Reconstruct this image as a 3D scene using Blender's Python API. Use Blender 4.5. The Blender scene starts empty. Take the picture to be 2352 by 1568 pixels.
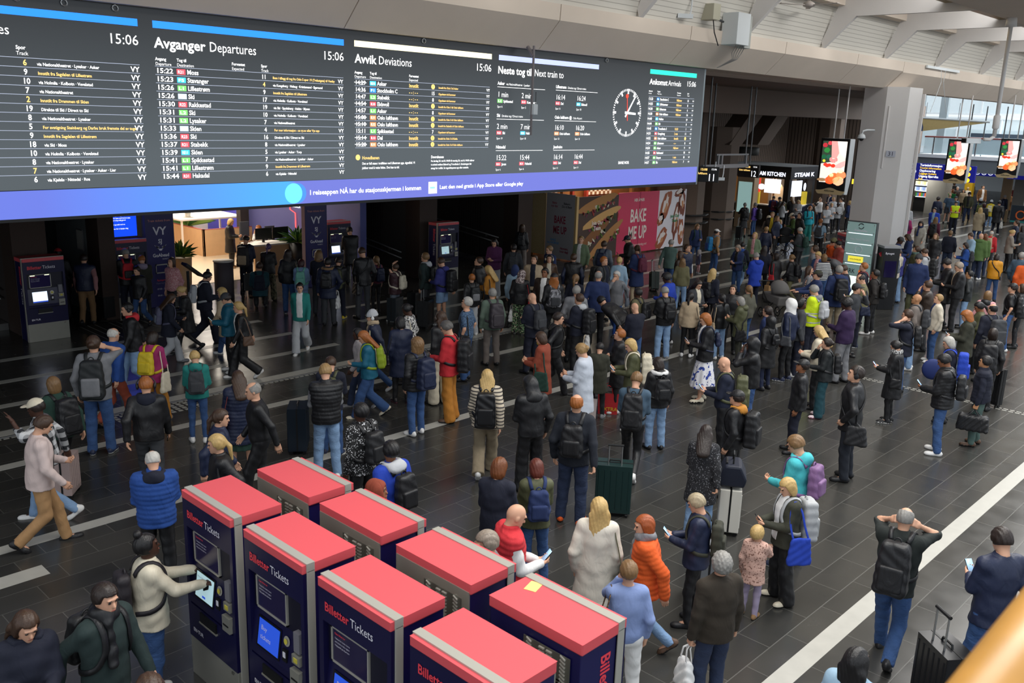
import bpy, bmesh, math, random
import numpy as np
from mathutils import Vector, Matrix
R = math.radians
random.seed(7)
rng = np.random.default_rng(7)
scene = bpy.context.scene
col = scene.collection

# ---------------------------------------------------------------- camera
cam_d = bpy.data.cameras.new('camera')
cam = bpy.data.objects.new('camera', cam_d)
col.objects.link(cam)
cam_d.sensor_fit = 'HORIZONTAL'
cam_d.sensor_width = 36.0
cam_d.lens = 31.62
cam_d.clip_start = 0.05
cam_d.clip_end = 400
PIT, ROL, AZ = 0.245985, 0.0330546, 0.760067
fw = Vector((math.cos(AZ)*math.cos(PIT), math.sin(AZ)*math.cos(PIT), -math.sin(PIT)))
rt = Vector((math.sin(AZ), -math.cos(AZ), 0))
upv = rt.cross(fw)
r2 = rt*math.cos(ROL)+upv*math.sin(ROL)
u2 = -rt*math.sin(ROL)+upv*math.cos(ROL)
M = Matrix((r2, u2, -fw)).transposed().to_4x4()
M.translation = Vector((0, 0, 5.4))
cam.matrix_world = M
cam_d.dof.use_dof = True
cam_d.dof.focus_distance = 15.0
cam_d.dof.aperture_fstop = 4.0
scene.camera = cam

# ---------------------------------------------------------------- daylight and exposure
w = bpy.data.worlds.new('world')
scene.world = w
w.use_nodes = True
bg = w.node_tree.nodes['Background']
bg.inputs['Color'].default_value = (0.86, 0.93, 1.0, 1)
bg.inputs['Strength'].default_value = 0.75
vs = scene.view_settings
vs.view_transform = 'Standard'
vs.look = 'None'
vs.gamma = 1.0
vs.use_curve_mapping = False
vs.exposure = 0.55

def area(name, loc, size, power, color=(1, 1, 1), target=None, sizey=None):
    d = bpy.data.lights.new(name, 'AREA')
    d.energy = power
    d.color = color
    d.shape = 'RECTANGLE'
    d.size = size
    d.size_y = sizey or size
    o = bpy.data.objects.new(name, d)
    o.location = loc
    if target is not None:
        o.rotation_euler = (Vector(target)-Vector(loc)).to_track_quat('-Z', 'Y').to_euler()
    col.objects.link(o)
    return o
# rooflights above the hall, out of the frame
area('rooflight', (14, 4, 12.0), 26, 1900, (1.0, 0.96, 0.90), (14, 5, 0), 6)
area('rooflight', (40, 6, 12.5), 30, 2800, (1.0, 0.98, 0.95), (40, 8, 0), 6)
area('atrium_daylight', (66, 12, 10), 10, 4200, (0.93, 0.97, 1.0), (60, 12, 0), 14)

# ---------------------------------------------------------------- colours and materials
def lin(h):
    h = h.lstrip('#')
    out = []
    for i in (0, 2, 4):
        c = int(h[i:i+2], 16)/255
        out.append(c/12.92 if c <= 0.04045 else ((c+0.055)/1.055)**2.4)
    return tuple(out)
MATS = {}
def mat(name, hexc, rough=0.5, metal=0.0, emit=0.0, noise=0.0, scale=8.0, bump=0.0, bscale=60.0, spec=0.5, alpha=1.0, trans=0.0, coat=0.0):
    if name in MATS:
        return MATS[name]
    m = bpy.data.materials.new(name)
    m.use_nodes = True
    nt = m.node_tree
    b = nt.nodes['Principled BSDF']
    c = lin(hexc)
    b.inputs['Base Color'].default_value = (*c, 1)
    b.inputs['Roughness'].default_value = rough
    b.inputs['Metallic'].default_value = metal
    b.inputs['Specular IOR Level'].default_value = spec
    b.inputs['Alpha'].default_value = alpha
    b.inputs['Transmission Weight'].default_value = trans
    b.inputs['Coat Weight'].default_value = coat
    if emit:
        b.inputs['Emission Color'].default_value = (*c, 1)
        b.inputs['Emission Strength'].default_value = emit
    if noise or bump:
        tc = nt.nodes.new('ShaderNodeTexCoord')
    if noise:
        nz = nt.nodes.new('ShaderNodeTexNoise')
        nz.inputs['Scale'].default_value = scale
        nz.inputs['Detail'].default_value = 4
        nt.links.new(tc.outputs['Object'], nz.inputs['Vector'])
        mx = nt.nodes.new('ShaderNodeMix')
        mx.data_type = 'RGBA'
        mx.inputs[6].default_value = (*[v*(1-noise) for v in c], 1)
        mx.inputs[7].default_value = (*[min(1, v*(1+noise)+0.01*noise) for v in c], 1)
        nt.links.new(nz.outputs['Fac'], mx.inputs[0])
        nt.links.new(mx.outputs[2], b.inputs['Base Color'])
    if bump:
        nb = nt.nodes.new('ShaderNodeTexNoise')
        nb.inputs['Scale'].default_value = bscale
        nt.links.new(tc.outputs['Object'], nb.inputs['Vector'])
        bp = nt.nodes.new('ShaderNodeBump')
        bp.inputs['Strength'].default_value = bump
        bp.inputs['Distance'].default_value = 0.01
        nt.links.new(nb.outputs['Fac'], bp.inputs['Height'])
        nt.links.new(bp.outputs['Normal'], b.inputs['Normal'])
    MATS[name] = m
    return m

def wrinkles(m, scale, strength, stretch=(1, 1, .45), dist=0.03):
    nt = m.node_tree
    tc = nt.nodes.new('ShaderNodeTexCoord')
    mp = nt.nodes.new('ShaderNodeMapping')
    mp.inputs['Scale'].default_value = stretch
    n = nt.nodes.new('ShaderNodeTexNoise')
    n.inputs['Scale'].default_value = scale
    n.inputs['Detail'].default_value = 3
    n.inputs['Distortion'].default_value = 1.2
    b = nt.nodes.new('ShaderNodeBump')
    b.inputs['Strength'].default_value = strength
    b.inputs['Distance'].default_value = dist
    nt.links.new(tc.outputs['Object'], mp.inputs['Vector'])
    nt.links.new(mp.outputs['Vector'], n.inputs['Vector'])
    nt.links.new(n.outputs['Fac'], b.inputs['Height'])
    nt.links.new(b.outputs['Normal'], nt.nodes['Principled BSDF'].inputs['Normal'])
    return m

def nodes_of(name, rough=0.5):
    m = bpy.data.materials.new(name)
    m.use_nodes = True
    nt = m.node_tree
    b = nt.nodes['Principled BSDF']
    b.inputs['Roughness'].default_value = rough
    MATS[name] = m
    return m, nt, b
def nd(nt, t, **kw):
    n = nt.nodes.new('ShaderNode'+t)
    for k, v in kw.items():
        setattr(n, k, v)
    return n
def math_n(nt, op, a, b=None):
    n = nt.nodes.new('ShaderNodeMath')
    n.operation = op
    for i, v in enumerate((a, b)):
        if v is None:
            continue
        if isinstance(v, (int, float)):
            n.inputs[i].default_value = v
        else:
            nt.links.new(v, n.inputs[i])
    return n.outputs[0]
def mixc(nt, fac, a, b):
    n = nt.nodes.new('ShaderNodeMix')
    n.data_type = 'RGBA'
    for i, v in ((0, fac), (6, a), (7, b)):
        if isinstance(v, (int, float)):
            n.inputs[i].default_value = v
        elif isinstance(v, tuple):
            n.inputs[i].default_value = (*v, 1)
        else:
            nt.links.new(v, n.inputs[i])
    return n.outputs[2]

# ---------------------------------------------------------------- mesh builder
class MB:
    def __init__(self):
        self.v, self.f, self.m, self.mats = [], [], [], []
    def mi(self, m):
        if m not in self.mats:
            self.mats.append(m)
        return self.mats.index(m)
    def add(self, vs, fs, m):
        o = len(self.v)
        self.v.extend([tuple(p) for p in vs])
        i = self.mi(m)
        for f in fs:
            self.f.append([o+k for k in f])
            self.m.append(i)
    def box(self, x0, x1, y0, y1, z0, z1, m, top=None):
        vs = [(x0, y0, z0), (x1, y0, z0), (x1, y1, z0), (x0, y1, z0), (x0, y0, z1), (x1, y0, z1), (x1, y1, z1), (x0, y1, z1)]
        self.add(vs, [(3, 2, 1, 0), (0, 1, 5, 4), (1, 2, 6, 5), (2, 3, 7, 6), (3, 0, 4, 7)], m)
        self.add(vs[4:], [(0, 1, 2, 3)], top or m)
    def prism(self, poly, axis, a, b, m):
        """poly: 2-D points in the other two axes (cyclic order), extruded along axis from a to b"""
        n = len(poly)
        def P(p, t):
            return {'x': (t, p[0], p[1]), 'y': (p[0], t, p[1]), 'z': (p[0], p[1], t)}[axis]
        vs = [P(p, a) for p in poly]+[P(p, b) for p in poly]
        fs = [tuple(range(n))[::-1], tuple(range(n, 2*n))]+[(i, (i+1) % n, n+(i+1) % n, n+i) for i in range(n)]
        self.add(vs, fs, m)
    def quad(self, a, b, c, d, m):
        self.add([a, b, c, d], [(0, 1, 2, 3)], m)
    def cyl(self, p0, p1, r0, m, r1=None, n=10):
        self.tube([p0, p1], r0, m, n, r1)
    def tube(self, pts, r, m, n=8, r1=None):
        pts = [Vector(p) for p in pts]
        k = len(pts)
        vs = []
        prev = None
        for i, p in enumerate(pts):
            t = (pts[min(i+1, k-1)]-pts[max(i-1, 0)]).normalized()
            if prev is None:
                a = t.orthogonal().normalized()
            else:
                a = (prev-t*prev.dot(t))
                a = a.normalized() if a.length > 1e-5 else t.orthogonal().normalized()
            prev = a
            b = t.cross(a)
            rr = r if r1 is None else r+(r1-r)*i/(k-1)
            for j in range(n):
                g = 2*math.pi*j/n
                vs.append(p+a*math.cos(g)*rr+b*math.sin(g)*rr)
        fs = [(i*n+j, i*n+(j+1) % n, (i+1)*n+(j+1) % n, (i+1)*n+j) for i in range(k-1) for j in range(n)]
        fs += [tuple(range(n))[::-1], tuple(range((k-1)*n, k*n))]
        self.add(vs, fs, m)
    def sphere(self, c, r, m, n=10, k=7):
        r = (r, r, r) if isinstance(r, (int, float)) else r
        vs = [(c[0], c[1], c[2]+r[2])]
        for i in range(1, k):
            a = math.pi*i/k
            for j in range(n):
                g = 2*math.pi*j/n
                vs.append((c[0]+r[0]*math.sin(a)*math.cos(g), c[1]+r[1]*math.sin(a)*math.sin(g), c[2]+r[2]*math.cos(a)))
        vs.append((c[0], c[1], c[2]-r[2]))
        fs = [(0, 1+j, 1+(j+1) % n) for j in range(n)]
        fs += [(1+(i-1)*n+j, 1+i*n+j, 1+i*n+(j+1) % n, 1+(i-1)*n+(j+1) % n) for i in range(1, k-1) for j in range(n)]
        e = len(vs)-1
        fs += [(e, 1+(k-2)*n+(j+1) % n, 1+(k-2)*n+j) for j in range(n)]
        self.add(vs, fs, m)
    def lathe(self, prof, c, m, n=20):
        vs = []
        for r, z in prof:
            for j in range(n):
                g = 2*math.pi*j/n
                vs.append((c[0]+r*math.cos(g), c[1]+r*math.sin(g), c[2]+z))
        k = len(prof)
        fs = [(i*n+j, i*n+(j+1) % n, (i+1)*n+(j+1) % n, (i+1)*n+j) for i in range(k-1) for j in range(n)]
        fs += [tuple(range(n))[::-1], tuple(range((k-1)*n, k*n))]
        self.add(vs, fs, m)
    def build(self, name, parent=None, smooth=False, bevel=0, loc=None):
        me = bpy.data.meshes.new(name)
        me.from_pydata(self.v, [], self.f)
        for m in self.mats:
            me.materials.append(m)
        me.polygons.foreach_set('material_index', self.m)
        if smooth:
            me.polygons.foreach_set('use_smooth', [True]*len(self.f))
        me.update()
        o = bpy.data.objects.new(name, me)
        col.objects.link(o)
        if parent is not None:
            o.parent = parent
        if loc is not None:
            o.location = loc
        if bevel:
            bv = o.modifiers.new('bevel', 'BEVEL')
            bv.width = bevel
            bv.segments = 2
            bv.limit_method = 'ANGLE'
        return o

def tag(o, label, cat, group=None):
    o['label'] = label
    o['category'] = cat
    if group:
        o['group'] = group
    return o
def thing(name, label, cat, loc=(0, 0, 0), rz=0.0, group=None):
    o = bpy.data.objects.new(name, None)
    o.empty_display_size = 0.2
    o.location = loc
    o.rotation_euler = (0, 0, rz)
    col.objects.link(o)
    return tag(o, label, cat, group)
def struct(o):
    o['kind'] = 'structure'
    return o
def dup(root, loc, rz, label, group=None):
    r = root.copy()
    col.objects.link(r)
    r.location = loc
    r.rotation_euler = (0, 0, rz)
    r['label'] = label
    if group:
        r['group'] = group
    for ch in list(root.children):
        c = ch.copy()
        col.objects.link(c)
        c.parent = r
        for g in list(ch.children):
            d = g.copy()
            col.objects.link(d)
            d.parent = c
    return r

# ---------------------------------------------------------------- lettering
GLY = {}
def _glyph_mesh(s, bold):
    cu = bpy.data.curves.new('g', 'FONT')
    cu.body = s
    cu.size = 1.0
    cu.resolution_u = 2
    cu.offset = 0.022 if bold else 0.0
    o = bpy.data.objects.new('g', cu)
    me = o.to_mesh()
    vs = [tuple(v.co) for v in me.vertices]
    fs = [tuple(p.vertices) for p in me.polygons]
    o.to_mesh_clear()
    bpy.data.objects.remove(o)
    bpy.data.curves.remove(cu)
    return vs, fs
_BAR = {}
def glyph(ch, bold):
    k = (ch, bold)
    if k not in GLY:
        if bold not in _BAR:
            _BAR[bold] = max(v[0] for v in _glyph_mesh('|', bold)[0])
        if ch == ' ':
            GLY[k] = ([], [], 0.27)
        else:
            vs, fs = _glyph_mesh(ch, bold)
            adv = max(v[0] for v in _glyph_mesh(ch+'|', bold)[0])-_BAR[bold]
            GLY[k] = (vs, fs, adv)
    return GLY[k]
def text_w(s, size, bold=False, xs=1.0):
    return sum(glyph(c, bold)[2] for c in s)*size*xs
def text(mb, s, org, ux, uz, size, m, bold=False, align='l', xs=1.0, width=None):
    """letters on a plane through org, along ux, upright along uz"""
    ux, uz, org = Vector(ux), Vector(uz), Vector(org)
    tw = sum(glyph(c, bold)[2] for c in s)*size
    if width:
        xs = width/max(tw, 1e-4)
    tw *= xs
    x = {'l': 0, 'c': -tw/2, 'r': -tw}[align]
    for c in s:
        vs, fs, adv = glyph(c, bold)
        if vs:
            mb.add([org+ux*(x+v[0]*size*xs)+uz*(v[1]*size) for v in vs], fs, m)
        x += adv*size*xs
    return tw

WHITE_G = mat('white_glow', '#f4f7ff', emit=0.9)
# ================================================================ the hall
def floor_material():
    m, nt, b = nodes_of('slate_floor', 0.22)
    tc = nd(nt, 'TexCoord')
    br = nd(nt, 'TexBrick')
    br.offset = 0.43
    br.inputs['Scale'].default_value = 1.0
    br.inputs['Mortar Size'].default_value = 0.006
    br.inputs['Mortar Smooth'].default_value = 0.2
    br.inputs['Brick Width'].default_value = 0.85
    br.inputs['Row Height'].default_value = 0.38
    br.inputs['Bias'].default_value = -0.2
    br.inputs['Color1'].default_value = (0.030, 0.031, 0.031, 1)
    br.inputs['Color2'].default_value = (0.058, 0.057, 0.053, 1)
    br.inputs['Mortar'].default_value = (0.11, 0.108, 0.10, 1)
    nt.links.new(tc.outputs['Object'], br.inputs['Vector'])
    nz = nd(nt, 'TexNoise')
    nz.inputs['Scale'].default_value = 2.2
    nz.inputs['Detail'].default_value = 6
    nt.links.new(tc.outputs['Object'], nz.inputs['Vector'])
    c = mixc(nt, math_n(nt, 'MULTIPLY', nz.outputs['Fac'], 0.55), br.outputs['Color'], (0.05, 0.045, 0.036))
    nt.links.new(c, b.inputs['Base Color'])
    rr = math_n(nt, 'ADD', math_n(nt, 'MULTIPLY', nz.outputs['Fac'], 0.22), 0.13)
    nt.links.new(rr, b.inputs['Roughness'])
    bp = nd(nt, 'Bump')
    bp.inputs['Strength'].default_value = 0.25
    bp.inputs['Distance'].default_value = 0.004
    nt.links.new(br.outputs['Fac'], bp.inputs['Height'])
    bp.invert = True
    nt.links.new(bp.outputs['Normal'], b.inputs['Normal'])
    return m
FLOOR = floor_material()
mb = MB()
mb.box(-25, 120, -30, 60, -0.3, 0, FLOOR)
struct(mb.build('floor'))

STRIPE = mat('white_stone', '#b0aea6', rough=0.35, noise=0.12, scale=6)
TACT = mat('tactile_grey', '#8f9091', rough=0.4)
def stripes(name, segs, m=STRIPE):
    mb = MB()
    for x0, x1, y0, y1 in segs:
        mb.box(x0, x1, y0, y1, 0, 0.003, m)
    struct(mb.build(name))
def line(y, spans, wd=0.22):
    return [(a, b, y-wd/2, y+wd/2) for a, b in spans]
stripes('floor_line', line(3.44, [(4, 30)]))
stripes('floor_line', line(11.44, [(-6, 26)]))
stripes('floor_line', line(14.23, [(-6, 12.6), (14.2, 30)]))
stripes('floor_line', line(15.78, [(-6, 60)], 0.28))
stripes('floor_line', line(17.28, [(-6, 12.15), (15.3, 60)]))
stripes('floor_line', line(18.86, [(-6, 11.95), (14.0, 60)]))
stripes('floor_line', line(20.50, [(-6, 12.02), (14.68, 60)]))
stripes('floor_line', line(10.6, [(2.3, 3.25)], 0.28))
seg = []
for i in range(330):                                   # dashed tactile rows beside the double line
    x = -6+i*0.12
    seg.append((x, x+0.085, 15.48, 15.52))
stripes('floor_dashes', seg)
stripes('floor_line', [(-6, 33, 15.55, 15.60)], TACT)
seg = []
for i in range(62):
    for dx in (0, 0.11):
        y = 2.0+i*0.12
        seg.append((19.25+dx, 19.29+dx, y, y+0.085))
    if i < 40:
        seg.append((16.6+i*.03, 16.6+i*.03, 0, 0))
stripes('floor_dashes', [s for s in seg if s[1] > s[0]])
seg = [(6.05+i*0.13, 6.13+i*0.13, 15.0+j*0.12, 15.08+j*0.12) for i in range(12) for j in range(4)]
stripes('floor_dashes', seg)
# studded mat in front of the corridor by the ticket machine
MATM = mat('entrance_mat', '#22201f', rough=0.6)
STUD = mat('steel_stud', '#b9b9b6', rough=0.3, metal=1.0)
mb = MB()
mb.box(8.1, 10.6, 20.9, 22.6, 0, 0.006, MATM)
for i in range(13):
    for j in range(34):
        if (i % 4) < 3:
            x, y = 8.25+i*0.18, 20.95+j*0.048
            mb.box(x-0.012, x+0.012, y-0.012, y+0.012, 0.006, 0.012, STUD)
struct(mb.build('floor_mat'))
PINKF = mat('pink_lit_stone', '#4a3036', rough=0.2)

# ---------------------------------------------------------------- stone walls
def granite(name, c1, c2, groove=0.0, axis='Y', sc=120):
    m, nt, b = nodes_of(name, 0.75)
    tc = nd(nt, 'TexCoord')
    nz = nd(nt, 'TexNoise')
    nz.inputs['Scale'].default_value = sc
    nz.inputs['Detail'].default_value = 2
    nt.links.new(tc.outputs['Object'], nz.inputs['Vector'])
    c = mixc(nt, nz.outputs['Fac'], lin(c1), lin(c2))
    if groove:
        sp = nd(nt, 'SeparateXYZ')
        nt.links.new(tc.outputs['Object'], sp.inputs[0])
        s = math_n(nt, 'ADD', sp.outputs['X'], sp.outputs['Y'])
        fr = math_n(nt, 'FRACT', math_n(nt, 'MULTIPLY', s, 1/groove))
        g = math_n(nt, 'LESS_THAN', fr, 0.22)
        c = mixc(nt, g, c, tuple(v*0.25 for v in lin(c1)))
        bp = nd(nt, 'Bump')
        bp.inputs['Strength'].default_value = 0.8
        bp.inputs['Distance'].default_value = 0.02
        bp.invert = True
        nt.links.new(g, bp.inputs['Height'])
        nt.links.new(bp.outputs['Normal'], b.inputs['Normal'])
    nt.links.new(c, b.inputs['Base Color'])
    return m
GRAN = granite('dark_granite', '#241f1d', '#4b4340')
GROOV = granite('grooved_granite', '#2a2422', '#453c39', 0.13)
BROWN = granite('brown_stone', '#2c201a', '#44332b', 0, 'Y', 40)
BROWNL = granite('brown_concrete', '#5a4a40', '#77675b', 0, 'Y', 50)
GROOVL = granite('grooved_brown', '#6d5e54', '#8a7b70', 0.24)
STEEL = mat('brushed_steel', '#b4b5b4', rough=0.32, metal=0.9, noise=0.1, scale=3)
STEELD = mat('dark_steel', '#5d5f60', rough=0.4, metal=0.8)
CONC = mat('white_concrete', '#ddd0c2', rough=0.85, noise=0.05, scale=1.5)
CONCW = mat('white_paint', '#d9d6d4', rough=0.6, noise=0.03, scale=2)
DARKP = mat('dark_ceiling', '#191716', rough=0.9)

def wall(name, x0, x1, y0, y1, z0, z1, m):
    mb = MB()
    mb.box(x0, x1, y0, y1, z0, z1, m)
    return struct(mb.build(name))
wall('ceiling_mezzanine', -25, 23.2, 14.95, 45, 3.75, 4.6, DARKP)
wall('wall_back', -25, 8.6, 31.0, 31.3, 0, 3.75, GRAN)
wall('wall_ramp', 17.5, 26, 31.0, 31.3, 0, 3.75, GRAN)
# corridor walls between the platforms: alternate smooth and grooved stone, brown pillar at the hall end
def corridor_wall(x, y0, y1, pil=True):
    mb = MB()
    y, k = y0+0.75, 0
    while y < y1:
        e = min(y+1.25, y1)
        mb.box(x, x+0.35, y, e-0.02, 0, 3.75, GROOV if k % 2 else GRAN)
        y, k = e, k+1
    mb.box(x+0.02, x+0.33, y0+0.7, y1, 0, 3.74, MATS['dark_ceiling'])
    struct(mb.build('wall_corridor'))
    if pil:
        wall('column_brown', x-0.02, x+0.74, y0, y0+0.74, 0, 3.75, BROWN)
corridor_wall(6.9, 22.5, 31)
corridor_wall(19.35, 22.75, 31)
corridor_wall(23.9, 22.6, 31)
def kerb_and_rail(x, y0, y1, z0, z1):
    mb = MB()
    mb.box(x-0.28, x-0.02, y0, y1, 0, 0.16, STEEL)
    struct(mb.build('trim_kerb'))
    t = thing('handrail', f'double steel handrail along the dark wall {"left of the numbered ticket machine" if x < 10 else ("behind the black-clad queue" if x < 20 else "by the purple jacket")}', 'handrail', (x, y0, 0))
    for dz in (0, -0.2):
        mb = MB()
        mb.tube([(-0.1, 0.1, z0+dz), (-0.1, (y1-y0)*0.5, (z0+z1)/2+dz), (-0.1, y1-y0, z1+dz)], 0.024, STEEL)
        mb.build('rail', t, True)
    mb = MB()
    k = 5
    for i in range(k):
        f = (i+0.5)/k
        z = z0+(z1-z0)*f
        mb.tube([(0, (y1-y0)*f, z-0.1), (-0.1, (y1-y0)*f, z-0.1), (-0.1, (y1-y0)*f, z)], 0.014, STEEL, 6)
    mb.build('bracket', t)
kerb_and_rail(6.9, 23.3, 31, 0.95, 1.5)
kerb_and_rail(19.35, 23.5, 31, 0.80, 1.75)
kerb_and_rail(23.9, 23.4, 31, 0.98, 1.75)
# steel door frames and pale panel in the left corridor
GREYP = mat('pale_steel_panel', '#8d9698', rough=0.5, noise=0.06)
mb = MB()
mb.box(9.12, 9.3, 23.7, 27.5, 0, 3.7, GREYP)
struct(mb.build('wall_panel'))
DOORG = mat('door_glass_dark', '#20282b', rough=0.12)
mb = MB()
for x in (7.86, 8.2):
    mb.box(x, x+0.09, 26.0, 26.1, 0, 3.6, STEEL)
mb.box(7.95, 8.2, 26.03, 26.06, 0, 3.6, DOORG)
mb.box(8.29, 9.12, 26.03, 26.06, 0, 3.6, DOORG)
struct(mb.build('door_1'))
t = thing('notice_frame', 'silver framed blank notice on the pale corridor panel', 'notice', (9.1, 24.3, 1.9))
mb = MB()
mb.box(-0.03, 0, -0.2, 0.2, -0.27, 0.27, STEEL)
mb.build('frame', t)
mb = MB()
mb.box(-0.035, -0.03, -0.17, 0.17, -0.24, 0.24, mat('paper', '#d8d8d2', rough=0.8))
mb.build('sheet', t)
wall('column_brown', 9.0, 9.4, 22.9, 23.65, 0, 3.75, BROWN)

# ---------------------------------------------------------------- white concrete edge beam above the board
mb = MB()
prof = [(14.42, 6.86), (13.82, 7.46), (13.80, 7.80), (14.6, 7.80), (15.2, 6.86)]
joints = [-6, -0.1, 5.05, 10.4, 15.73, 20.9, 26.04, 31.12, 35.15]
for a, b in zip(joints[:-1], joints[1:]):
    mb.prism(prof, 'x', a+0.012, b-0.012, CONC)
mb.prism([(14.45, 6.9), (13.86, 7.46), (13.84, 7.77), (14.6, 7.77)], 'x', -6, 35, mat('joint_dark', '#3a332e', rough=0.9))
struct(mb.build('beam_concrete'))
mb = MB()
joints = [35.15, 40, 45, 50, 55, 60, 65, 70]
for a, b in zip(joints[:-1], joints[1:]):
    mb.prism([(14.42, 6.8), (13.82, 7.42), (13.80, 7.80), (14.9, 7.80), (14.9, 6.8)], 'x', a+0.01, b-0.01, CONC)
struct(mb.build('beam_concrete'))
# roof: folded white deck with fins
def mesh_deck():
    m, nt, b = nodes_of('white_mesh_deck', 0.8)
    tc = nd(nt, 'TexCoord')
    sp = nd(nt, 'SeparateXYZ')
    nt.links.new(tc.outputs['Object'], sp.inputs[0])
    s = math_n(nt, 'ADD', math_n(nt, 'MULTIPLY', sp.outputs['Z'], 1.0), math_n(nt, 'MULTIPLY', sp.outputs['Y'], 0.35))
    fr = math_n(nt, 'FRACT', math_n(nt, 'MULTIPLY', s, 9.0))
    g = math_n(nt, 'LESS_THAN', fr, 0.13)
    nt.links.new(mixc(nt, g, lin('#d6d3cb'), lin('#a9a69e')), b.inputs['Base Color'])
    return m
DECK = mesh_deck()
mb = MB()
for a, b in ((-6, 70),):
    mb.quad((a, 13.95, 7.8), (b, 13.95, 7.8), (b, 13.6, 9.1), (a, 13.6, 9.1), DECK)
    mb.box(a, b, 13.25, 13.7, 9.05, 9.5, CONC)
    mb.quad((a, 13.3, 9.4), (b, 13.3, 9.4), (b, 10.2, 10.4), (a, 10.2, 10.4), DECK)
struct(mb.build('roof_deck'))
for x in (-1.2, 3.8, 8.8, 13.7, 18.7, 23.71, 28.54, 33.49, 38.52, 43.9, 49, 54, 59):
    mb = MB()
    mb.prism([(13.83, 7.78), (12.85, 8.72), (6.4, 8.72), (6.4, 10.2), (10.2, 10.3), (13.3, 9.4), (13.9, 8.0)], 'x', x-0.07, x+0.07, CONCW)
    struct(mb.build('roof_fin'))
GOLD = mat('brass_soffit', '#9a8250', rough=0.4, metal=0.4)
mb = MB()
mb.box(-6, 75, 9.3, 10.25, 8.95, 9.05, GOLD)
mb.box(-6, 75, 6.2, 9.3, 8.70, 9.6, CONC)
struct(mb.build('roof_soffit'))
mb = MB()
for k in range(18):
    mb.box(-5.2+4.4*k, -3.2+4.4*k, 9.55, 9.95, 8.935, 8.95, mat('warm_light_panel', '#ffdf9a', emit=1.3))
struct(mb.build('ceiling_light_panels'))

# ---------------------------------------------------------------- column 31
mb = MB()
mb.prism([(35.0, 14.25), (35.35, 13.55), (36.5, 13.5), (36.9, 14.0), (36.9, 14.9), (36.2, 15.3), (35.2, 15.2)], 'z', 0.62, 6.9, CONCW)
mb.prism([(34.97, 14.25), (35.33, 13.52), (36.52, 13.47), (36.93, 14.0), (36.93, 14.9), (36.2, 15.33), (35.2, 15.23)], 'z', 0, 0.62, mat('grey_plinth', '#7b7d80', rough=0.6))
o = struct(mb.build('column_white'))
mb = MB()
mb.box(36.52, 36.62, 13.4, 13.5, 0.7, 6.7, CONCW)
mb.tube([(35.06, 14.12, 6.2), (35.06, 14.12, 3.9)], 0.035, CONCW, 6)
struct(mb.build('trim_conduit'))
t = thing('column_number_plate', 'small plate with number 31 on the white column', 'sign', (35.16, 13.88, 4.45))
mb = MB()
ux = Vector((0.447, -0.894, 0))
nn = Vector((-0.894, -0.447, 0))
def slab(mb, c, ux, w_, h, th, m, nrm):
    c, uz = Vector(c), Vector((0, 0, 1))
    a = [c-ux*w_/2-uz*h/2, c+ux*w_/2-uz*h/2, c+ux*w_/2+uz*h/2, c-ux*w_/2+uz*h/2]
    b = [p+nrm*th for p in a]
    mb.add(a+b, [(3, 2, 1, 0), (4, 5, 6, 7), (0, 1, 5, 4), (1, 2, 6, 5), (2, 3, 7, 6), (3, 0, 4, 7)], m)
slab(mb, (0, 0, 0), ux, 0.34, 0.22, 0.02, mat('plate_grey', '#b9bcc8', rough=0.5), nn)
text(mb, '31', Vector((0, 0, -0.075))+nn*0.024, ux, (0, 0, 1), 0.22, mat('ink_navy', '#161a35', rough=0.6), align='c')
mb.build('plate', t)
# white column at the right edge, with its poster
mb = MB()
mb.prism([(49.7, 12.4), (50.0, 11.6), (51.2, 11.5), (51.3, 12.6), (50.5, 13.0)], 'z', 0, 6.9, CONCW)
struct(mb.build('column_white'))

# ---------------------------------------------------------------- brown mezzanine on the right
mb = MB()
mb.prism([(23.0, 15.3), (37.6, 15.3), (40.5, 16.5), (72, 29.5), (72, 34), (23, 34)], 'z', 6.75, 7.2, BROWNL)
struct(mb.build('ceiling_brown'))
mb = MB()
mb.box(23.2, 46.5, 19.2, 20.2, 5.75, 6.75, BROWNL)
struct(mb.build('beam_brown'))
mb = MB()
mb.box(23.2, 23.5, 15.2, 31, 3.75, 6.75, BROWN)
struct(mb.build('wall_mezzanine'))
wall('wall_far', 26, 60, 31.0, 31.4, 0, 6.8, GROOVL)
mb = MB()
mb.box(34.3, 34.7, 22.6, 31, 0, 6.75, BROWNL)
struct(mb.build('wall_side'))
wall('wall_far', 60, 60.4, 22.0, 31, 0, 6.8, GROOVL)
def oct_pillar(x, y, r, h, m):
    mb = MB()
    mb.prism([(x+r*math.cos(a), y+r*math.sin(a)) for a in [math.pi/8+i*math.pi/4 for i in range(8)]], 'z', 0, h, m)
    return struct(mb.build('column_brown'))
oct_pillar(38.2, 23.2, 0.95, 5.2, BROWNL)
oct_pillar(35.4, 22.9, 0.75, 6.75, BROWNL)
oct_pillar(52.6, 24.5, 0.8, 6.75, BROWNL)
for px, py in ((38.2, 23.2), (35.4, 22.9)):
    mb = MB()
    for z in (0.95, 1.3):
        mb.lathe([(1.0, -0.03), (1.03, 0), (1.0, 0.03)], (px, py, z), STEELD, 8)
    struct(mb.build('trim_bumper'))
for dx in (0.0, 2.6):
    mb = MB()
    mb.prism([(37.6+dx, 4.4), (38.7+dx, 4.4), (41.6+dx, 6.75), (40.3+dx, 6.75)], 'y', 22.3, 23.2, BROWNL)
    struct(mb.build('beam_strut'))
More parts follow.
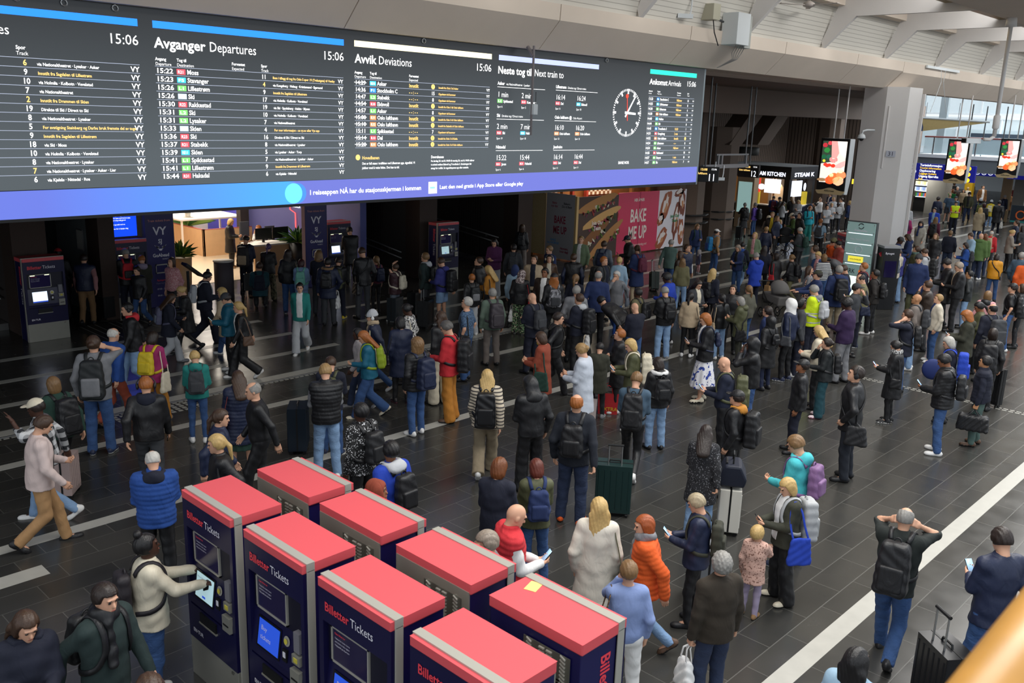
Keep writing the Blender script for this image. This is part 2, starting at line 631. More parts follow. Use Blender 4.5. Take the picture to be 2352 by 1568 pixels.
# ---------------------------------------------------------------- atrium and glass footbridge at the right
ATR = mat('bright_white_wall', '#eef3f6', rough=0.7)
ATG = mat('pale_glass', '#cfe3e8', rough=0.05, alpha=0.35, spec=0.6)
wall('wall_atrium', 92, 92.4, -10, 34, 0, 5.5, ATR)
mb = MB()
mb.box(57.5, 62, 0, 21.0, 3.0, 3.75, mat('bridge_grey', '#6e767b', rough=0.6))
mb.box(57.4, 62, 0, 21.0, 3.75, 3.95, ATR)
struct(mb.build('slab_footbridge'))
t = thing('footbridge_railing', 'glass footbridge railing with red handrail in the bright atrium', 'railing', (57.6, 10, 3.95))
mb = MB()
mb.box(0, 0.03, -10, 10.8, 0.05, 0.95, ATG)
mb.build('glass', t)
mb = MB()
mb.tube([(0, -10, 1.02), (0, 10.8, 1.02)], 0.05, mat('red_rail', '#8d4b44', rough=0.5))
mb.build('handrail', t)
for k in range(9):
    mb = MB()
    mb.box(-0.04, 0.04, -9+2.4*k, -8.93+2.4*k, 0, 1.0, STEEL)
    mb.build('post', t)
def window_band(n, x, y0, y1, z0, z1, k):
    mb = MB()
    mb.box(x, x+0.05, y0, y1, z0, z1, ATG)
    struct(mb.build(f'window_{n}'))
    mb = MB()
    for i in range(k+1):
        y = y0+(y1-y0)*i/k
        mb.box(x-0.08, x+0.08, y-0.05, y+0.05, z0, z1, ATR)
    mb.box(x-0.1, x+0.1, y0, y1, z0-0.12, z0, ATR)
    mb.box(x-0.1, x+0.1, y0, y1, z1, z1+0.12, ATR)
    struct(mb.build(f'trim_{n}'))
window_band(1, 70, 0, 26, 4.2, 6.2, 9)
window_band(2, 70, 0, 26, 6.6, 8.8, 6)
mb = MB()
for y in (24.2, 22.6, 16.6, 15.5):
    mb.box(66, 66.3, y, y+0.5, 0, 9, mat('grey_steel_post', '#8f9a9f', rough=0.5))
struct(mb.build('column_steel'))
BENCH = mat('slate_desk', '#62707a', rough=0.5)
mb = MB()
mb.box(63, 64, 4, 20, 3.95, 4.9, BENCH)
mb.box(63.2, 63.8, 4, 20, 5.0, 5.25, mat('desk_screens', '#3b4653', rough=0.3))
struct(mb.build('wall_upper_desk'))
wall('ceiling_far', 62, 92, -10, 34, 2.95, 3.2, mat('far_soffit', '#9aa1a3', rough=0.6))
CONCG = mat('grey_concrete', '#8a877f', rough=0.8, noise=0.12, scale=2)
wall('column_concrete', 62.2, 63.4, 20.7, 21.9, 0, 3.0, CONCG)
wall('column_concrete', 61.5, 62.8, 15.6, 16.5, 0, 3.0, CONCG)
wall('column_timber', 61.2, 61.5, 16.6, 17.1, 0, 3.0, mat('pale_timber', '#a08766', rough=0.6))
wall('column_yellow', 68, 68.5, 20.9, 21.4, 0, 3.0, mat('yellow_paint', '#e0b21f', rough=0.5))
wall('wall_kiosk', 60.4, 75, 25.9, 26.2, 0, 3.0, CONCG)
# foreground timber rail of the upper gallery
WOOD = mat('varnished_oak', '#c08a3c', rough=0.35, noise=0.35, scale=5)
t = thing('gallery_rail', 'softly blurred varnished timber rail in the lower right corner', 'handrail', (1.27, 0.24, 4.585))
mb = MB()
mb.tube([(-0.6, 0.02, 0.0), (0.18, 0.03, 0.0), (1.3, 0.045, -0.01)], 0.066, WOOD, 16)
mb.build('rail', t, True)
mb = MB()
mb.cyl((0.25, -0.03, -0.1), (0.25, -0.03, -1.0), 0.02, STEEL)
mb.build('post', t, True)
# ================================================================ the departure board
BY = 14.58                                             # front plane of the board
def led(name, hexc, e=1.0):
    return mat('led_'+name, hexc, rough=0.4, emit=e)
def screen_grad():
    # emission colour graded from near black at the top to grey lower down
    m, nt, b = nodes_of('led_screen', 0.35)
    tc = nd(nt, 'TexCoord')
    sp = nd(nt, 'SeparateXYZ')
    nt.links.new(tc.outputs['Object'], sp.inputs[0])
    f = nd(nt, 'MapRange')
    f.inputs['From Min'].default_value = 6.9
    f.inputs['From Max'].default_value = 4.6
    nt.links.new(sp.outputs['Z'], f.inputs['Value'])
    c = mixc(nt, f.outputs['Result'], lin('#141618'), lin('#474e52'))
    b.inputs['Base Color'].default_value = (0.01, 0.01, 0.012, 1)
    nt.links.new(c, b.inputs['Emission Color'])
    b.inputs['Emission Strength'].default_value = 1.0
    return m
SCREEN = screen_grad()
def strip_mat():
    m, nt, b = nodes_of('led_strip', 0.4)
    tc = nd(nt, 'TexCoord')
    sp = nd(nt, 'SeparateXYZ')
    nt.links.new(tc.outputs['Object'], sp.inputs[0])
    r = nd(nt, 'ValToRGB')
    f = nd(nt, 'MapRange')
    f.inputs['From Min'].default_value = 4.0
    f.inputs['From Max'].default_value = 10.0
    nt.links.new(sp.outputs['X'], f.inputs['Value'])
    nt.links.new(f.outputs['Result'], r.inputs['Fac'])
    e = r.color_ramp.elements
    e[0].position, e[0].color = 0.15, (*lin('#5f6fcb'), 1)
    e[1].position, e[1].color = 0.87, (*lin('#45a2ff'), 1)
    n = e.new(0.55); n.color = (*lin('#4f8bec'), 1)
    n = e.new(0.90); n.color = (*lin('#676fc4'), 1)
    b.inputs['Base Color'].default_value = (0.02, 0.02, 0.05, 1)
    nt.links.new(r.outputs['Color'], b.inputs['Emission Color'])
    b.inputs['Emission Strength'].default_value = 0.95
    return m
STRIP = strip_mat()
BLK = mat('black_case', '#0d0e10', rough=0.45)
board = thing('departure_board', 'wall-wide electronic train departure board above the hall', 'display board', (13, BY, 3.7))
def bpart(name, mb):
    o = mb.build(name)
    o.parent = board
    o.matrix_parent_inverse = Matrix.Translation((-13, -BY, -3.7))
    return o
mb = MB()
mb.box(-3, 22.95, BY+0.01, BY+0.28, 3.62, 6.86, BLK)
mb.box(22.90, 22.97, BY+0.0, BY+0.3, 3.62, 6.85, mat('board_edge_grey', '#8b979c', rough=0.4, metal=0.3))
bpart('case', mb)
mb = MB()
mb.quad((-3, BY, 4.08), (22.9, BY, 4.12), (22.9, BY, 6.85), (-3, BY, 6.85), SCREEN)
bpart('screen', mb)
mb = MB()
mb.quad((-3, BY-.002, 3.66), (22.9, BY-.002, 3.69), (22.9, BY-.002, 4.13), (-3, BY-.002, 4.06), STRIP)
bpart('message_strip', mb)
LW, LY = led('white', '#ffffff', .85), led('yellow', '#ffd27a', .85)
LG = led('line', '#9aa2b4', 0.8)
TC = {'r': led('red', '#ee4a56'), 'b': led('cyan', '#3db9ee'), 'g': led('green', '#77d66a'), 'o': led('orange', '#ee8a55'), 'w': led('paleblue', '#bcd6f4'), 'd': led('deepblue', '#2f86ef')}
UX, UZ = (1, 0, 0), (0, 0, 1)
def T(mb, s, x, z, size, m=None, bold=False, align='l', width=None):
    text(mb, s, (x, BY-0.006, z), UX, UZ, size, m or LW, bold, align, 0.92, width)
def rect(mb, x0, x1, z0, z1, m):
    mb.quad((x0, BY-0.004, z0), (x1, BY-0.004, z0), (x1, BY-0.004, z1), (x0, BY-0.004, z1), m)
def badge(mb, x, z, w_, h, c, s):
    rect(mb, x, x+w_, z-h/2, z+h/2, TC[c])
    text(mb, s, (x+w_*0.1, BY-0.008, z-h*0.3), UX, UZ, h*0.8, LW, True, 'l', 1.0, w_*0.72)
def vy(mb, x, z, s=0.09):
    text(mb, 'VY', (x, BY-0.006, z-s/2), UX, UZ, s*1.25, LW, True, 'r')
ROW0, PITCH = 5.92, 0.1290
def rows_lines(mb, x0, x1, n, z0=ROW0, p=PITCH):
    for i in range(n):
        z = z0+p*0.5-i*p
        rect(mb, x0, x1, z-0.004, z+0.004, LG)
# panel: earlier departures (only its right part is in view)
mb = MB()
rect(mb, 2.92, 6.59, 6.565, 6.675, led('bar_blue', '#1f7cf2', 1.0))
T(mb, 'Departures', 4.72, 6.29, 0.2, align='r')
T(mb, '15:06', 6.59, 6.28, 0.215, align='r', width=.48)
T(mb, 'Spor', 4.78, 6.10, 0.075, bold=True)
T(mb, 'Track', 4.78, 6.02, 0.075)
rows_lines(mb, 2.92, 6.58, 14)
A = [('6', 'via Nationaltheatret · Lysaker · Asker', 'y', 0), ('9', 'Innstilt fra Sagdalen til Lillestrøm', 'w', 1), ('10', 'via Holmlia · Kolbotn · Vevelstad', 'w', 0), ('7', 'via Nationaltheatret', 'w', 0), ('2', 'Innstilt fra Drammen til Skien', 'y', 1), ('19', 'Direkte til Ski / Direct to Ski', 'w', 0), ('8', 'via Nationaltheatret · Lysaker', 'w', 0), ('5', 'For avstigning Steinberg og Darbu bruk fremste del av toget', 'w', 1), ('9', 'Innstilt fra Sagdalen til Lillestrøm', 'w', 1), ('18', 'via Ski · Moss', 'w', 0), ('10', 'via Holmlia · Kolbotn · Vevelstad', 'w', 0), ('8', 'via Nationaltheatret · Lysaker', 'w', 0), ('7', 'via Nationaltheatret · Lysaker · Asker · Lier', 'y', 0), ('6', 'via Kjelsås · Nittedal · Roa', 'w', 0)]
for i, (sp_, via, c, yel) in enumerate(A):
    z = ROW0-i*PITCH
    T(mb, sp_, 4.885, z-0.04, 0.115, LY if c == 'y' else LW, True, 'c')
    T(mb, via, 5.05, z-0.035, 0.064, LY if yel else LW, True)
    vy(mb, 6.57, z)
bpart('departures_text', mb)
# panel: departures
mb = MB()
rect(mb, 6.83, 10.5, 6.565, 6.675, MATS['led_bar_blue'])
T(mb, 'Avganger', 6.84, 6.27, 0.225, bold=True, width=.87)
T(mb, 'Departures', 7.78, 6.27, 0.225, width=.88)
T(mb, '15:06', 10.5, 6.29, 0.215, align='r', width=.48)
for x, a, b in ((6.84, 'Avgang', 'Departure'), (7.2, 'Tog til', 'Destination'), (8.18, 'Forventet', 'Expected'), (8.74, 'Spor', 'Track')):
    T(mb, a, x, 6.075, 0.068, bold=True)
    T(mb, b, x, 6.0, 0.068)
rows_lines(mb, 6.83, 10.48, 14)
D = [('15:22', 'r', 'R21', 'Moss', '11', 'Buss i tillegg til tog fra Oslo S spor 19 (Trelastgata) til Vestby', 1), ('15:23', 'b', 'F5', 'Stavanger', '4', 'via Kongsberg · Nelaug · Kristiansand · Egersund', 0), ('15:26', 'g', 'L1', 'Lillestrøm', '9', 'Innstilt fra Sagdalen til Lillestrøm', 1), ('15:26', 'w', 'RE', 'Ski', '17', 'via Holmlia · Kolbotn · Vevelstad', 0), ('15:30', 'r', 'R22', 'Rakkestad', '19', 'via Ski · Spydeberg · Askim · Mysen', 0), ('15:31', 'g', 'L2', 'Ski', '10', 'via Holmlia · Kolbotn · Vevelstad', 0), ('15:31', 'g', 'L2', 'Lysaker', '7', 'via Nationaltheatret', 0), ('15:33', 'w', 'RE', 'Skien', '4', 'For mer informasjon - se vy.no eller Vys app', 1), ('15:36', 'r', 'R23', 'Ski', '16', 'Direkte til Ski / Direct to Ski', 0), ('15:37', 'r', 'R21', 'Stabekk', '8', 'via Nationaltheatret · Lysaker', 0), ('15:39', 'b', 'RE11', 'Skien', '5', 'via Lysaker · Asker · Torp', 0), ('15:41', 'g', 'L1', 'Spikkestad', '7', 'via Nationaltheatret · Lysaker · Asker', 0), ('15:41', 'g', 'L1', 'Lillestrøm', '9', 'Innstilt fra Drammen til Lillestrøm', 1), ('15:44', 'r', 'R31', 'Hakadal', '6', 'via Kjelsås · Nittedal', 0)]
for i, (t_, c, bd, n, sp_, via, yel) in enumerate(D):
    z = ROW0-i*PITCH
    T(mb, t_, 6.84, z-0.038, 0.108, bold=True, width=0.29)
    badge(mb, 7.19, z-0.004, 0.15, 0.085, c, bd)
    T(mb, n, 7.365, z-0.038, 0.105, bold=True)
    T(mb, sp_, 8.79, z-0.038, 0.105, LY if i == 1 else LW, True, 'c')
    T(mb, via, 8.965, z-0.03, 0.058, LY if yel else LW, True)
    vy(mb, 10.47, z, 0.075)
bpart('departures_text', mb)
# panel: deviations
mb = MB()
rect(mb, 10.74, 14.4, 6.57, 6.68, led('bar_cream', '#fff2c0', 1.0))
T(mb, 'Avvik', 10.75, 6.28, 0.225, bold=True, width=.50)
T(mb, 'Deviations', 11.31, 6.28, 0.225, width=.84)
T(mb, '15:06', 14.4, 6.31, 0.215, align='r', width=.48)
for x, a, b in ((10.74, 'Avgang', 'Departure'), (11.1, 'Tog til', 'Destination'), (12.08, 'Forventet', 'Expected')):
    T(mb, a, x, 6.08, 0.068, bold=True)
    T(mb, b, x, 6.005, 0.068)
rows_lines(mb, 10.74, 14.36, 11)
V = [('14:29', 'b', 'RE10', 'Asker', 1, '!', 'Innstilt fra Oslo S til Asker'), ('14:36', 'd', 'F1', 'Stockholm C', 0, '15', 'Oppdatert tid kommer'), ('14:47', 'g', 'L2', 'Stabekk', 0, '8', 'Oppdatert tid kommer'), ('14:54', 'r', 'R10', 'Eidsvoll', 1, '!', 'Innstilt fra Oslo S til Oslo lufthavn'), ('14:57', 'g', 'L1', 'Asker', 0, '8', 'Oppdatert tid kommer'), ('15:00', 'o', 'FLY1', 'Oslo lufthavn', 1, '!', 'Innstilt fra Oslo S til Oslo lufthavn'), ('15:10', 'o', 'FLY2', 'Oslo lufthavn', 1, '!', 'Innstilt fra Stabekk til Oslo lufthavn'), ('15:11', 'g', 'L1', 'Spikkestad', 0, '7', 'Oppdatert tid kommer'), ('15:14', 'r', 'R10', 'Dal', 1, '!', 'Innstilt fra Oslo S til Kløfta'), ('15:20', 'o', 'FLY1', 'Oslo lufthavn', 1, '!', 'Innstilt fra Oslo S til Oslo lufthavn')]
def disc(mb, x, z, r, m, n=20, dy=0.005):
    mb.add([(x+r*math.cos(2*math.pi*i/n), BY-dy, z+r*math.sin(2*math.pi*i/n)) for i in range(n)], [tuple(range(n))], m)
for i, (t_, c, bd, n, inn, sp_, info) in enumerate(V):
    z = ROW0-i*PITCH
    T(mb, t_, 10.75, z-0.038, 0.108, bold=True, width=0.25)
    if inn:
        rect(mb, 10.73, 11.02, z-0.006, z+0.006, LW)
    badge(mb, 11.1, z-0.004, 0.15, 0.085, c, bd)
    T(mb, n, 11.275, z-0.038, 0.105, bold=True)
    T(mb, 'Innstilt' if inn else '- - : - -', 12.08, z-0.038, 0.098, LY, True)
    if sp_ == '!':
        disc(mb, 12.72, z, 0.05, LY)
        T(mb, '!', 12.72, z-0.035, 0.08, led('dim', '#8a6a2a'), True, 'c')
    else:
        T(mb, sp_, 12.72, z-0.038, 0.1, bold=True, align='c')
    T(mb, info, 12.87, z-0.03, 0.056, LY, True)
    vy(mb, 14.36, z, 0.065)
disc(mb, 10.8, 4.51, 0.055, LY)
T(mb, 'Hovedbanen', 10.9, 4.47, 0.09, LY, True)
for k, s in enumerate(('Det er full stans i trafikken ved Lillestrøm pga. signalfeil. Vi', 'jobber med å rette feilen. Det kan ta tid.')):
    T(mb, s, 10.9, 4.37-k*0.085, 0.062, bold=True)
T(mb, 'Dovrebanen', 12.68, 4.475, 0.078, bold=True)
for k, s in enumerate(('Fra lørdag 24. mai kl. 04:00 til mandag 26. mai kl. 04:00 utfører', 'vi arbeid mellom Eidsvoll og Trondheim S. Strekningen blir', 'stengt for trafikk. Se togselskapenes app eller nettside.')):
    T(mb, s, 12.68, 4.40-k*0.075, 0.054, bold=True)
bpart('deviations_text', mb)
# panel: next train
mb = MB()
rect(mb, 14.62, 18.12, 6.57, 6.68, led('bar_lilac', '#a4aeea', 1.0))
T(mb, 'Neste tog til', 14.6, 6.29, 0.22, bold=True, width=1.09)
T(mb, 'Next train to', 15.78, 6.29, 0.22, width=1.03)
N = [(14.6, 6.07, 'Asker', 'via Nationaltheatret · Lysaker', ('1 min', 'g', 'L1', 'Spikkestad', 'Spor 6'), ('2 min', 'r', 'R13', 'Kongsberg', 'Spor 5')),
     (16.55, 6.08, 'Lillestrøm', 'Direkte tog / Direct trains', ('16:14', 'r', 'R12', 'Dal', 'Spor 11'), ('16:24', 'b', 'RE11', 'Eidsvoll', 'Spor 10')),
     (14.6, 5.38, 'Ski', 'Direkte tog / Direct trains', ('2 min', 'r', 'R23', 'Ski', 'Spor 19'), ('7 min', 'b', 'RE20', 'Halden', 'Spor 18')),
     (16.55, 5.38, 'Oslo lufthavn @', 'Oslo Airport', ('16:10', 'o', 'FLY2', 'Oslo lufthavn', 'Spor 13'), ('16:20', 'o', 'FLY1', 'Oslo lufthavn', 'Spor 13')),
     (14.6, 4.69, 'Nittedal', '', ('15:22', 'r', 'R31', 'Jaren', 'Spor 6'), ('15:44', 'r', 'R31', 'Hakadal', 'Spor 6')),
     (16.55, 4.69, 'Jessheim', '', ('16:14', 'r', 'R12', 'Dal', 'Spor 11'), ('16:44', 'r', 'R12', 'Dal', 'Spor 11'))]
for x, z, a, b, e1, e2 in N:
    w1 = text(mb, a, (x, BY-.006, z-0.02), UX, UZ, 0.098, LW, True, 'l', 0.95)
    T(mb, b, x+w1+0.05, z-0.02, 0.07)
    rect(mb, x, x+1.57, z-0.072, z-0.062, LW)
    for k, e in enumerate((e1, e2)):
        X = x+0.01+k*0.77
        T(mb, e[0], X, z-0.28, 0.165)
        badge(mb, X, z-0.365, 0.16, 0.08, e[1], e[2])
        T(mb, e[3], X+0.185, z-0.395, 0.078, bold=True)
        T(mb, e[4], X, z-0.51, 0.065)
bpart('next_train_text', mb)
# clock shown on the board
mb = MB()
cx_, cz_ = 19.38, 5.56
for i in range(60):
    a = 2*math.pi*i/60
    r0, wd = (0.47, 0.028) if i % 5 == 0 else (0.545, 0.013)
    s, c = math.sin(a), math.cos(a)
    p = lambda r, k: (cx_+s*r+c*k, BY-0.006, cz_+c*r-s*k)
    mb.quad(p(r0, -wd), p(r0, wd), p(0.6, wd), p(0.6, -wd), LW)
def hand(ang, r0, r1, w0, m, dy):
    s, c = math.sin(R(ang)), math.cos(R(ang))
    p = lambda r, k: (cx_+s*r+c*k, BY-dy, cz_+c*r-s*k)
    mb.quad(p(r0, -w0), p(r0, w0), p(r1, w0*0.8), p(r1, -w0*0.8), m)
hand(93, -0.1, 0.37, 0.032, LW, 0.008)
hand(37, -0.13, 0.53, 0.026, LW, 0.009)
RED = led('hand_red', '#ff3a22', 1.0)
hand(-6, -0.2, 0.42, 0.012, RED, 0.010)
disc(mb, cx_+math.sin(R(-6))*0.42, cz_+math.cos(R(-6))*0.42, 0.055, RED, 20, 0.011)
disc(mb, cx_, cz_, 0.035, LW, 16, 0.0105)
bpart('clock_face', mb)
mb = MB()
T(mb, 'BANE NOR', 19.13, 4.26, 0.1, bold=True)
bpart('operator_name', mb)
# panel: arrivals
mb = MB()
rect(mb, 20.28, 22.5, 6.585, 6.70, led('bar_green', '#1fe0b0', 1.0))
T(mb, 'Ankomst', 20.28, 6.32, 0.2, bold=True, width=.82)
T(mb, 'Arrivals', 21.14, 6.32, 0.2, width=.62)
T(mb, '15:06', 22.5, 6.34, 0.2, align='r', width=.47)
for x, a, b in ((20.27, 'Ankomst', 'Arrival'), (20.66, 'Tog fra', 'Train from'), (21.6, 'Forventet', 'Expected'), (22.1, 'Spor', 'Track')):
    T(mb, a, x, 6.13, 0.05, bold=True)
    T(mb, b, x, 6.07, 0.05)
rows_lines(mb, 20.28, 22.46, 14, 5.95, 0.1285)
Q = [('13:23', 'd', 'Stockholm C', 'Nå/now', '15'), ('14:25', 'b', 'Lillehammer', 'Nå/now', '8'), ('14:30', 'g', 'Lillestrøm', 'Nå/now', '6'), ('14:30', 'o', 'Oslo lufthavn', 'Nå/now', '14'), ('14:40', 'b', 'Halden', '', '19'), ('14:44', 'g', 'Ski', '', '8'), ('14:45', 'd', 'Trondheim S', '15:23', '1'), ('14:51', 'r', 'Kongsberg', '2 min', '11'), ('14:52', 'o', 'Oslo lufthavn', 'Innstilt', '!'), ('14:54', 'g', 'Lillestrøm', '--:--', '8'), ('14:54', 'g', 'Asker', 'Nå/now', '9'), ('14:55', 'r', 'Rakkestad', '', '18'), ('14:57', 'g', 'Skøyen', '1 min', '10'), ('14:57', 'g', 'Ski', 'Nå/now', '7')]
for i, (t_, c, n, ex, sp_) in enumerate(Q):
    z = 5.95-i*0.1285
    T(mb, t_, 20.28, z-0.03, 0.09, bold=True, width=0.21)
    badge(mb, 20.66, z, 0.12, 0.075, c, 'R')
    T(mb, n, 20.81, z-0.03, 0.084, bold=True)
    if ex:
        T(mb, ex, 21.6, z-0.03, 0.084, LY, True)
    if sp_ == '!':
        disc(mb, 22.16, z, 0.045, LY)
    else:
        T(mb, sp_, 22.16, z-0.03, 0.084, bold=True, align='c')
    vy(mb, 22.46, z, 0.05)
bpart('arrivals_text', mb)
# message strip
mb = MB()
disc(mb, 9.42, 3.87, 0.185, led('ring_blue', '#3f7cf0'), 40, 0.004)
disc(mb, 9.33, 3.87, 0.185, led('aqua', '#62d3ff'), 40, 0.006)
T(mb, 'I reiseappen NÅ har du stasjonsskjermen i lommen', 9.68, 3.83, 0.125, bold=True, width=2.74)
rect(mb, 12.62, 12.86, 3.74, 3.985, LW)
rect(mb, 12.66, 12.80, 3.84, 3.885, MATS['led_ring_blue'])
T(mb, 'Last den ned gratis i App Store eller Google play', 12.93, 3.83, 0.112, bold=True, width=2.6)
bpart('message_text', mb)
# eye bolts along the top edge
for k, x in enumerate((4.85, 5.5, 6.25, 12.45, 18.4)):
    mb = MB()
    mb.tube([(x+0.045*math.cos(a), BY-0.02, 6.80+0.045*math.sin(a)) for a in [i*math.pi/4 for i in range(9)]], 0.012, STEEL, 6)
    bpart('eye_bolt', mb)
# ================================================================ ticket machines
NAVY = mat('machine_navy', '#17154a', rough=0.35)
NAVYF = mat('machine_front_navy', '#14123c', rough=0.3)
REDT = mat('machine_red', '#d9545b', rough=0.5)
ALU = mat('machine_aluminium', '#b5b2a8', rough=0.38, metal=0.3)
SSTEEL = mat('machine_steel', '#a5a398', rough=0.34, metal=0.45, noise=0.12, scale=3)
INK_R = mat('print_red', '#e8414e', rough=0.5)
INK_W = mat('print_white', '#e9e6f0', rough=0.5)
INK_G = mat('print_grey', '#8d8aa6', rough=0.5)
SCR_D = mat('dark_display', '#171330', rough=0.12, emit=0.25)
SCR_L = mat('lit_display', '#a9c8cf', rough=0.2, emit=0.5)
SCR_B = mat('blue_display', '#2449b8', rough=0.2, emit=0.6)
LEDY = mat('led_lamp', '#dfe8b0', emit=2.0)
RECESS = mat('machine_recess', '#0c0b22', rough=0.5)
YEL = mat('reader_yellow', '#cfc24a', rough=0.4)
def kiosk(label, x, y, rz, display='l', grille=False, lit=True, num=None, back='steel', group='ticket machines', flat=False):
    """front faces local -Y; origin at floor, middle of the front face. 0.9 wide, 0.5 deep, 1.93 high"""
    W2, D, H = 0.45, 0.47, 1.93
    t = thing('ticket_machine', label, 'ticket machine', (x, y, 0), rz, group)
    mb = MB()
    mb.box(-W2+.01, W2-.01, 0.07, D, 0.0, 1.84, NAVY)
    mb.build('body', t, bevel=0.006)
    mb = MB()
    mb.box(-W2-.004, W2+.004, 0.055, D+.005, 1.84, H, REDT)
    mb.build('red_top', t, bevel=0.012)
    mb = MB()
    mb.box(-W2-.008, W2+.008, 0.0, 0.075, 1.86, H+.008, ALU)
    mb.box(-W2-.008, -W2+.004, 0.0, 0.075, 0.0, 1.87, ALU)
    mb.box(W2-.004, W2+.008, 0.0, 0.075, 0.0, 1.87, ALU)
    mb.build('aluminium_frame', t, bevel=0.006)
    mb = MB()
    mb.box(-W2+.004, W2-.004, -0.035, 0.03, 1.85, H-.005, REDT)
    mb.build('front_band', t, bevel=0.008)
    # front panel with recess
    mb = MB()
    mb.box(-W2+.004, W2-.004, -0.03, 0.02, 0.42, 0.78, NAVYF)
    mb.box(-W2+.004, W2-.004, -0.03, 0.02, 1.58, 1.85, NAVYF)
    mb.box(-W2+.004, -W2+.06, -0.03, 0.02, 0.78, 1.58, NAVYF)
    mb.box(W2-.05, W2-.004, -0.03, 0.02, 0.78, 1.58, NAVYF)
    mb.box(-W2+.06, W2-.05, 0.02, 0.05, 0.78, 1.58, RECESS)
    # sloping console
    mb.prism([(-0.03, 0.80), (-0.03, 0.86), (0.02, 1.22), (0.05, 1.22), (0.05, 0.80)], 'x', -W2+.06, W2-.05, NAVYF)
    mb.build('front_panel', t)
    mb = MB()
    mb.box(-W2+.004, W2-.004, -0.025, 0.07, 0.0, 0.42, SSTEEL)
    mb.build('steel_plinth', t, bevel=0.005)
    # info window
    f = MB()
    x0, x1, z0, z1 = -0.33, 0.14, 1.24, 1.55
    for a in ((x0, x1, z0, z0+.015), (x0, x1, z1-.015, z1), (x1-.015, x1, z0, z1), (x0, x0+.015, z0, z1)):
        f.box(a[0], a[1], 0.0, 0.022, a[2], a[3], ALU)
    fo = f.build('info_window_frame', t)
    f = MB()
    f.box(x0+.015, x1-.015, 0.008, 0.02, z0+.015, z1-.015, SCR_D)
    if lit:
        for lx in (-0.25, 0.06):
            f.box(lx-.05, lx+.05, 0.004, 0.008, z1-.03, z1-.017, LEDY)
    text(f, 'Kjøp billett her', (x0+.04, 0.006, z1-.06), UX, UZ, 0.022, INK_R, True)
    for k, s in enumerate(('Tickets for trains, buses', 'and trams in the region', 'Velg språk på skjermen')):
        text(f, s, (x0+.04, 0.006, z1-.10-.03*k), UX, UZ, 0.02, INK_W)
    f.build('info_window', fo)
    # touchscreen on the console
    n = Vector((0, -0.99, 0.137))
    def P(px, s):
        return Vector((px, -0.032+0.05*s/0.36, 0.86+s))
    def cq(m_, xa, xb, sa, sb, lift, mbx):
        mbx.add([P(xa, sa)+n*lift, P(xb, sa)+n*lift, P(xb, sb)+n*lift, P(xa, sb)+n*lift], [(0, 1, 2, 3)], m_)
    f = MB()
    cq(mat('screen_bezel', '#0a0a12', rough=0.2), -0.31, 0.05, 0.03, 0.31, 0.004, f)
    cq({'l': SCR_L, 'b': SCR_B, 'w': mat('white_display', '#cfe0ff', emit=0.9), 'd': SCR_D}[display], -0.29, 0.03, 0.05, 0.29, 0.007, f)
    uzc = Vector((0, 0.137, 0.99))
    if display == 'w':
        for i in range(2):
            for j in range(2):
                cq(mat('tile_white', '#f2f5ff', emit=1.0), -0.28+.155*i, -0.135+.155*i, 0.085+.1*j, 0.18+.1*j, 0.009, f)
        cq(SCR_B, -0.29, 0.03, 0.05, 0.08, 0.009, f)
    elif display == 'l':
        text(f, 'Hva vil du kjøpe?', P(-0.27, 0.24)+n*.010, UX, uzc, 0.026, INK_G)
        cq(SCR_B, -0.16, -0.1, 0.07, 0.09, 0.009, f)
    elif display == 'b':
        text(f, 'Buy', P(-0.25, 0.2)+n*.010, UX, uzc, 0.06, INK_W)
        text(f, 'tickets', P(-0.25, 0.12)+n*.010, UX, uzc, 0.06, INK_W)
    f.build('touchscreen', t)
    f = MB()
    for a in range(2):
        c = P(0.135, 0.25-.0*a)+n*(0.006+0.012*a)
        f.add([c+Vector((1, 0, 0))*(0.045-.02*a)*math.cos(g)+uzc*(0.045-.02*a)*math.sin(g) for g in [i*math.pi/10 for i in range(20)]], [tuple(range(20))], ALU if a == 0 else YEL)
    f.build('coin_slot', t)
    f = MB()
    f.box(0.10, 0.165, -0.03, 0.0, 0.93, 1.04, BLK)
    f.box(0.115, 0.15, -0.034, -0.03, 0.97, 1.02, INK_W)
    f.build('card_reader', t)
    f = MB()
    f.box(0.26, 0.39, -0.06, 0.03, 0.80, 0.95, SSTEEL)
    f.box(0.28, 0.37, -0.064, -0.06, 0.86, 0.875, BLK)
    f.box(0.27, 0.38, -0.045, 0.02, 1.0, 1.08, SSTEEL)
    f.box(0.28, 0.36, -0.03, 0.02, 1.10, 1.28, mat('pad_grey', '#77757c', rough=0.5))
    f.box(0.30, 0.35, -0.05, -0.045, 1.02, 1.06, YEL)
    f.build('payment_terminal', t)
    f = MB()
    f.box(-0.2, 0.1, -0.045, 0.0, 0.66, 0.76, BLK)
    f.box(-0.21, 0.11, -0.05, -0.03, 0.65, 0.665, SSTEEL)
    f.build('ticket_tray', t)
    # lettering
    f = MB()
    w1 = text(f, 'Billetter', (-0.36, -0.034, 1.68), UX, UZ, 0.105, INK_R, True, 'l', 0.9)
    text(f, 'Tickets', (-0.36+w1+.02, -0.034, 1.68), UX, UZ, 0.105, INK_W, False, 'l', 0.9)
    text(f, 'EN·TUR', (-0.36, -0.034, 0.5), UX, UZ, 0.055, INK_W, True)
    if num:
        text(f, num, (0.33, -0.028, 0.36), UX, UZ, 0.05, BLK)
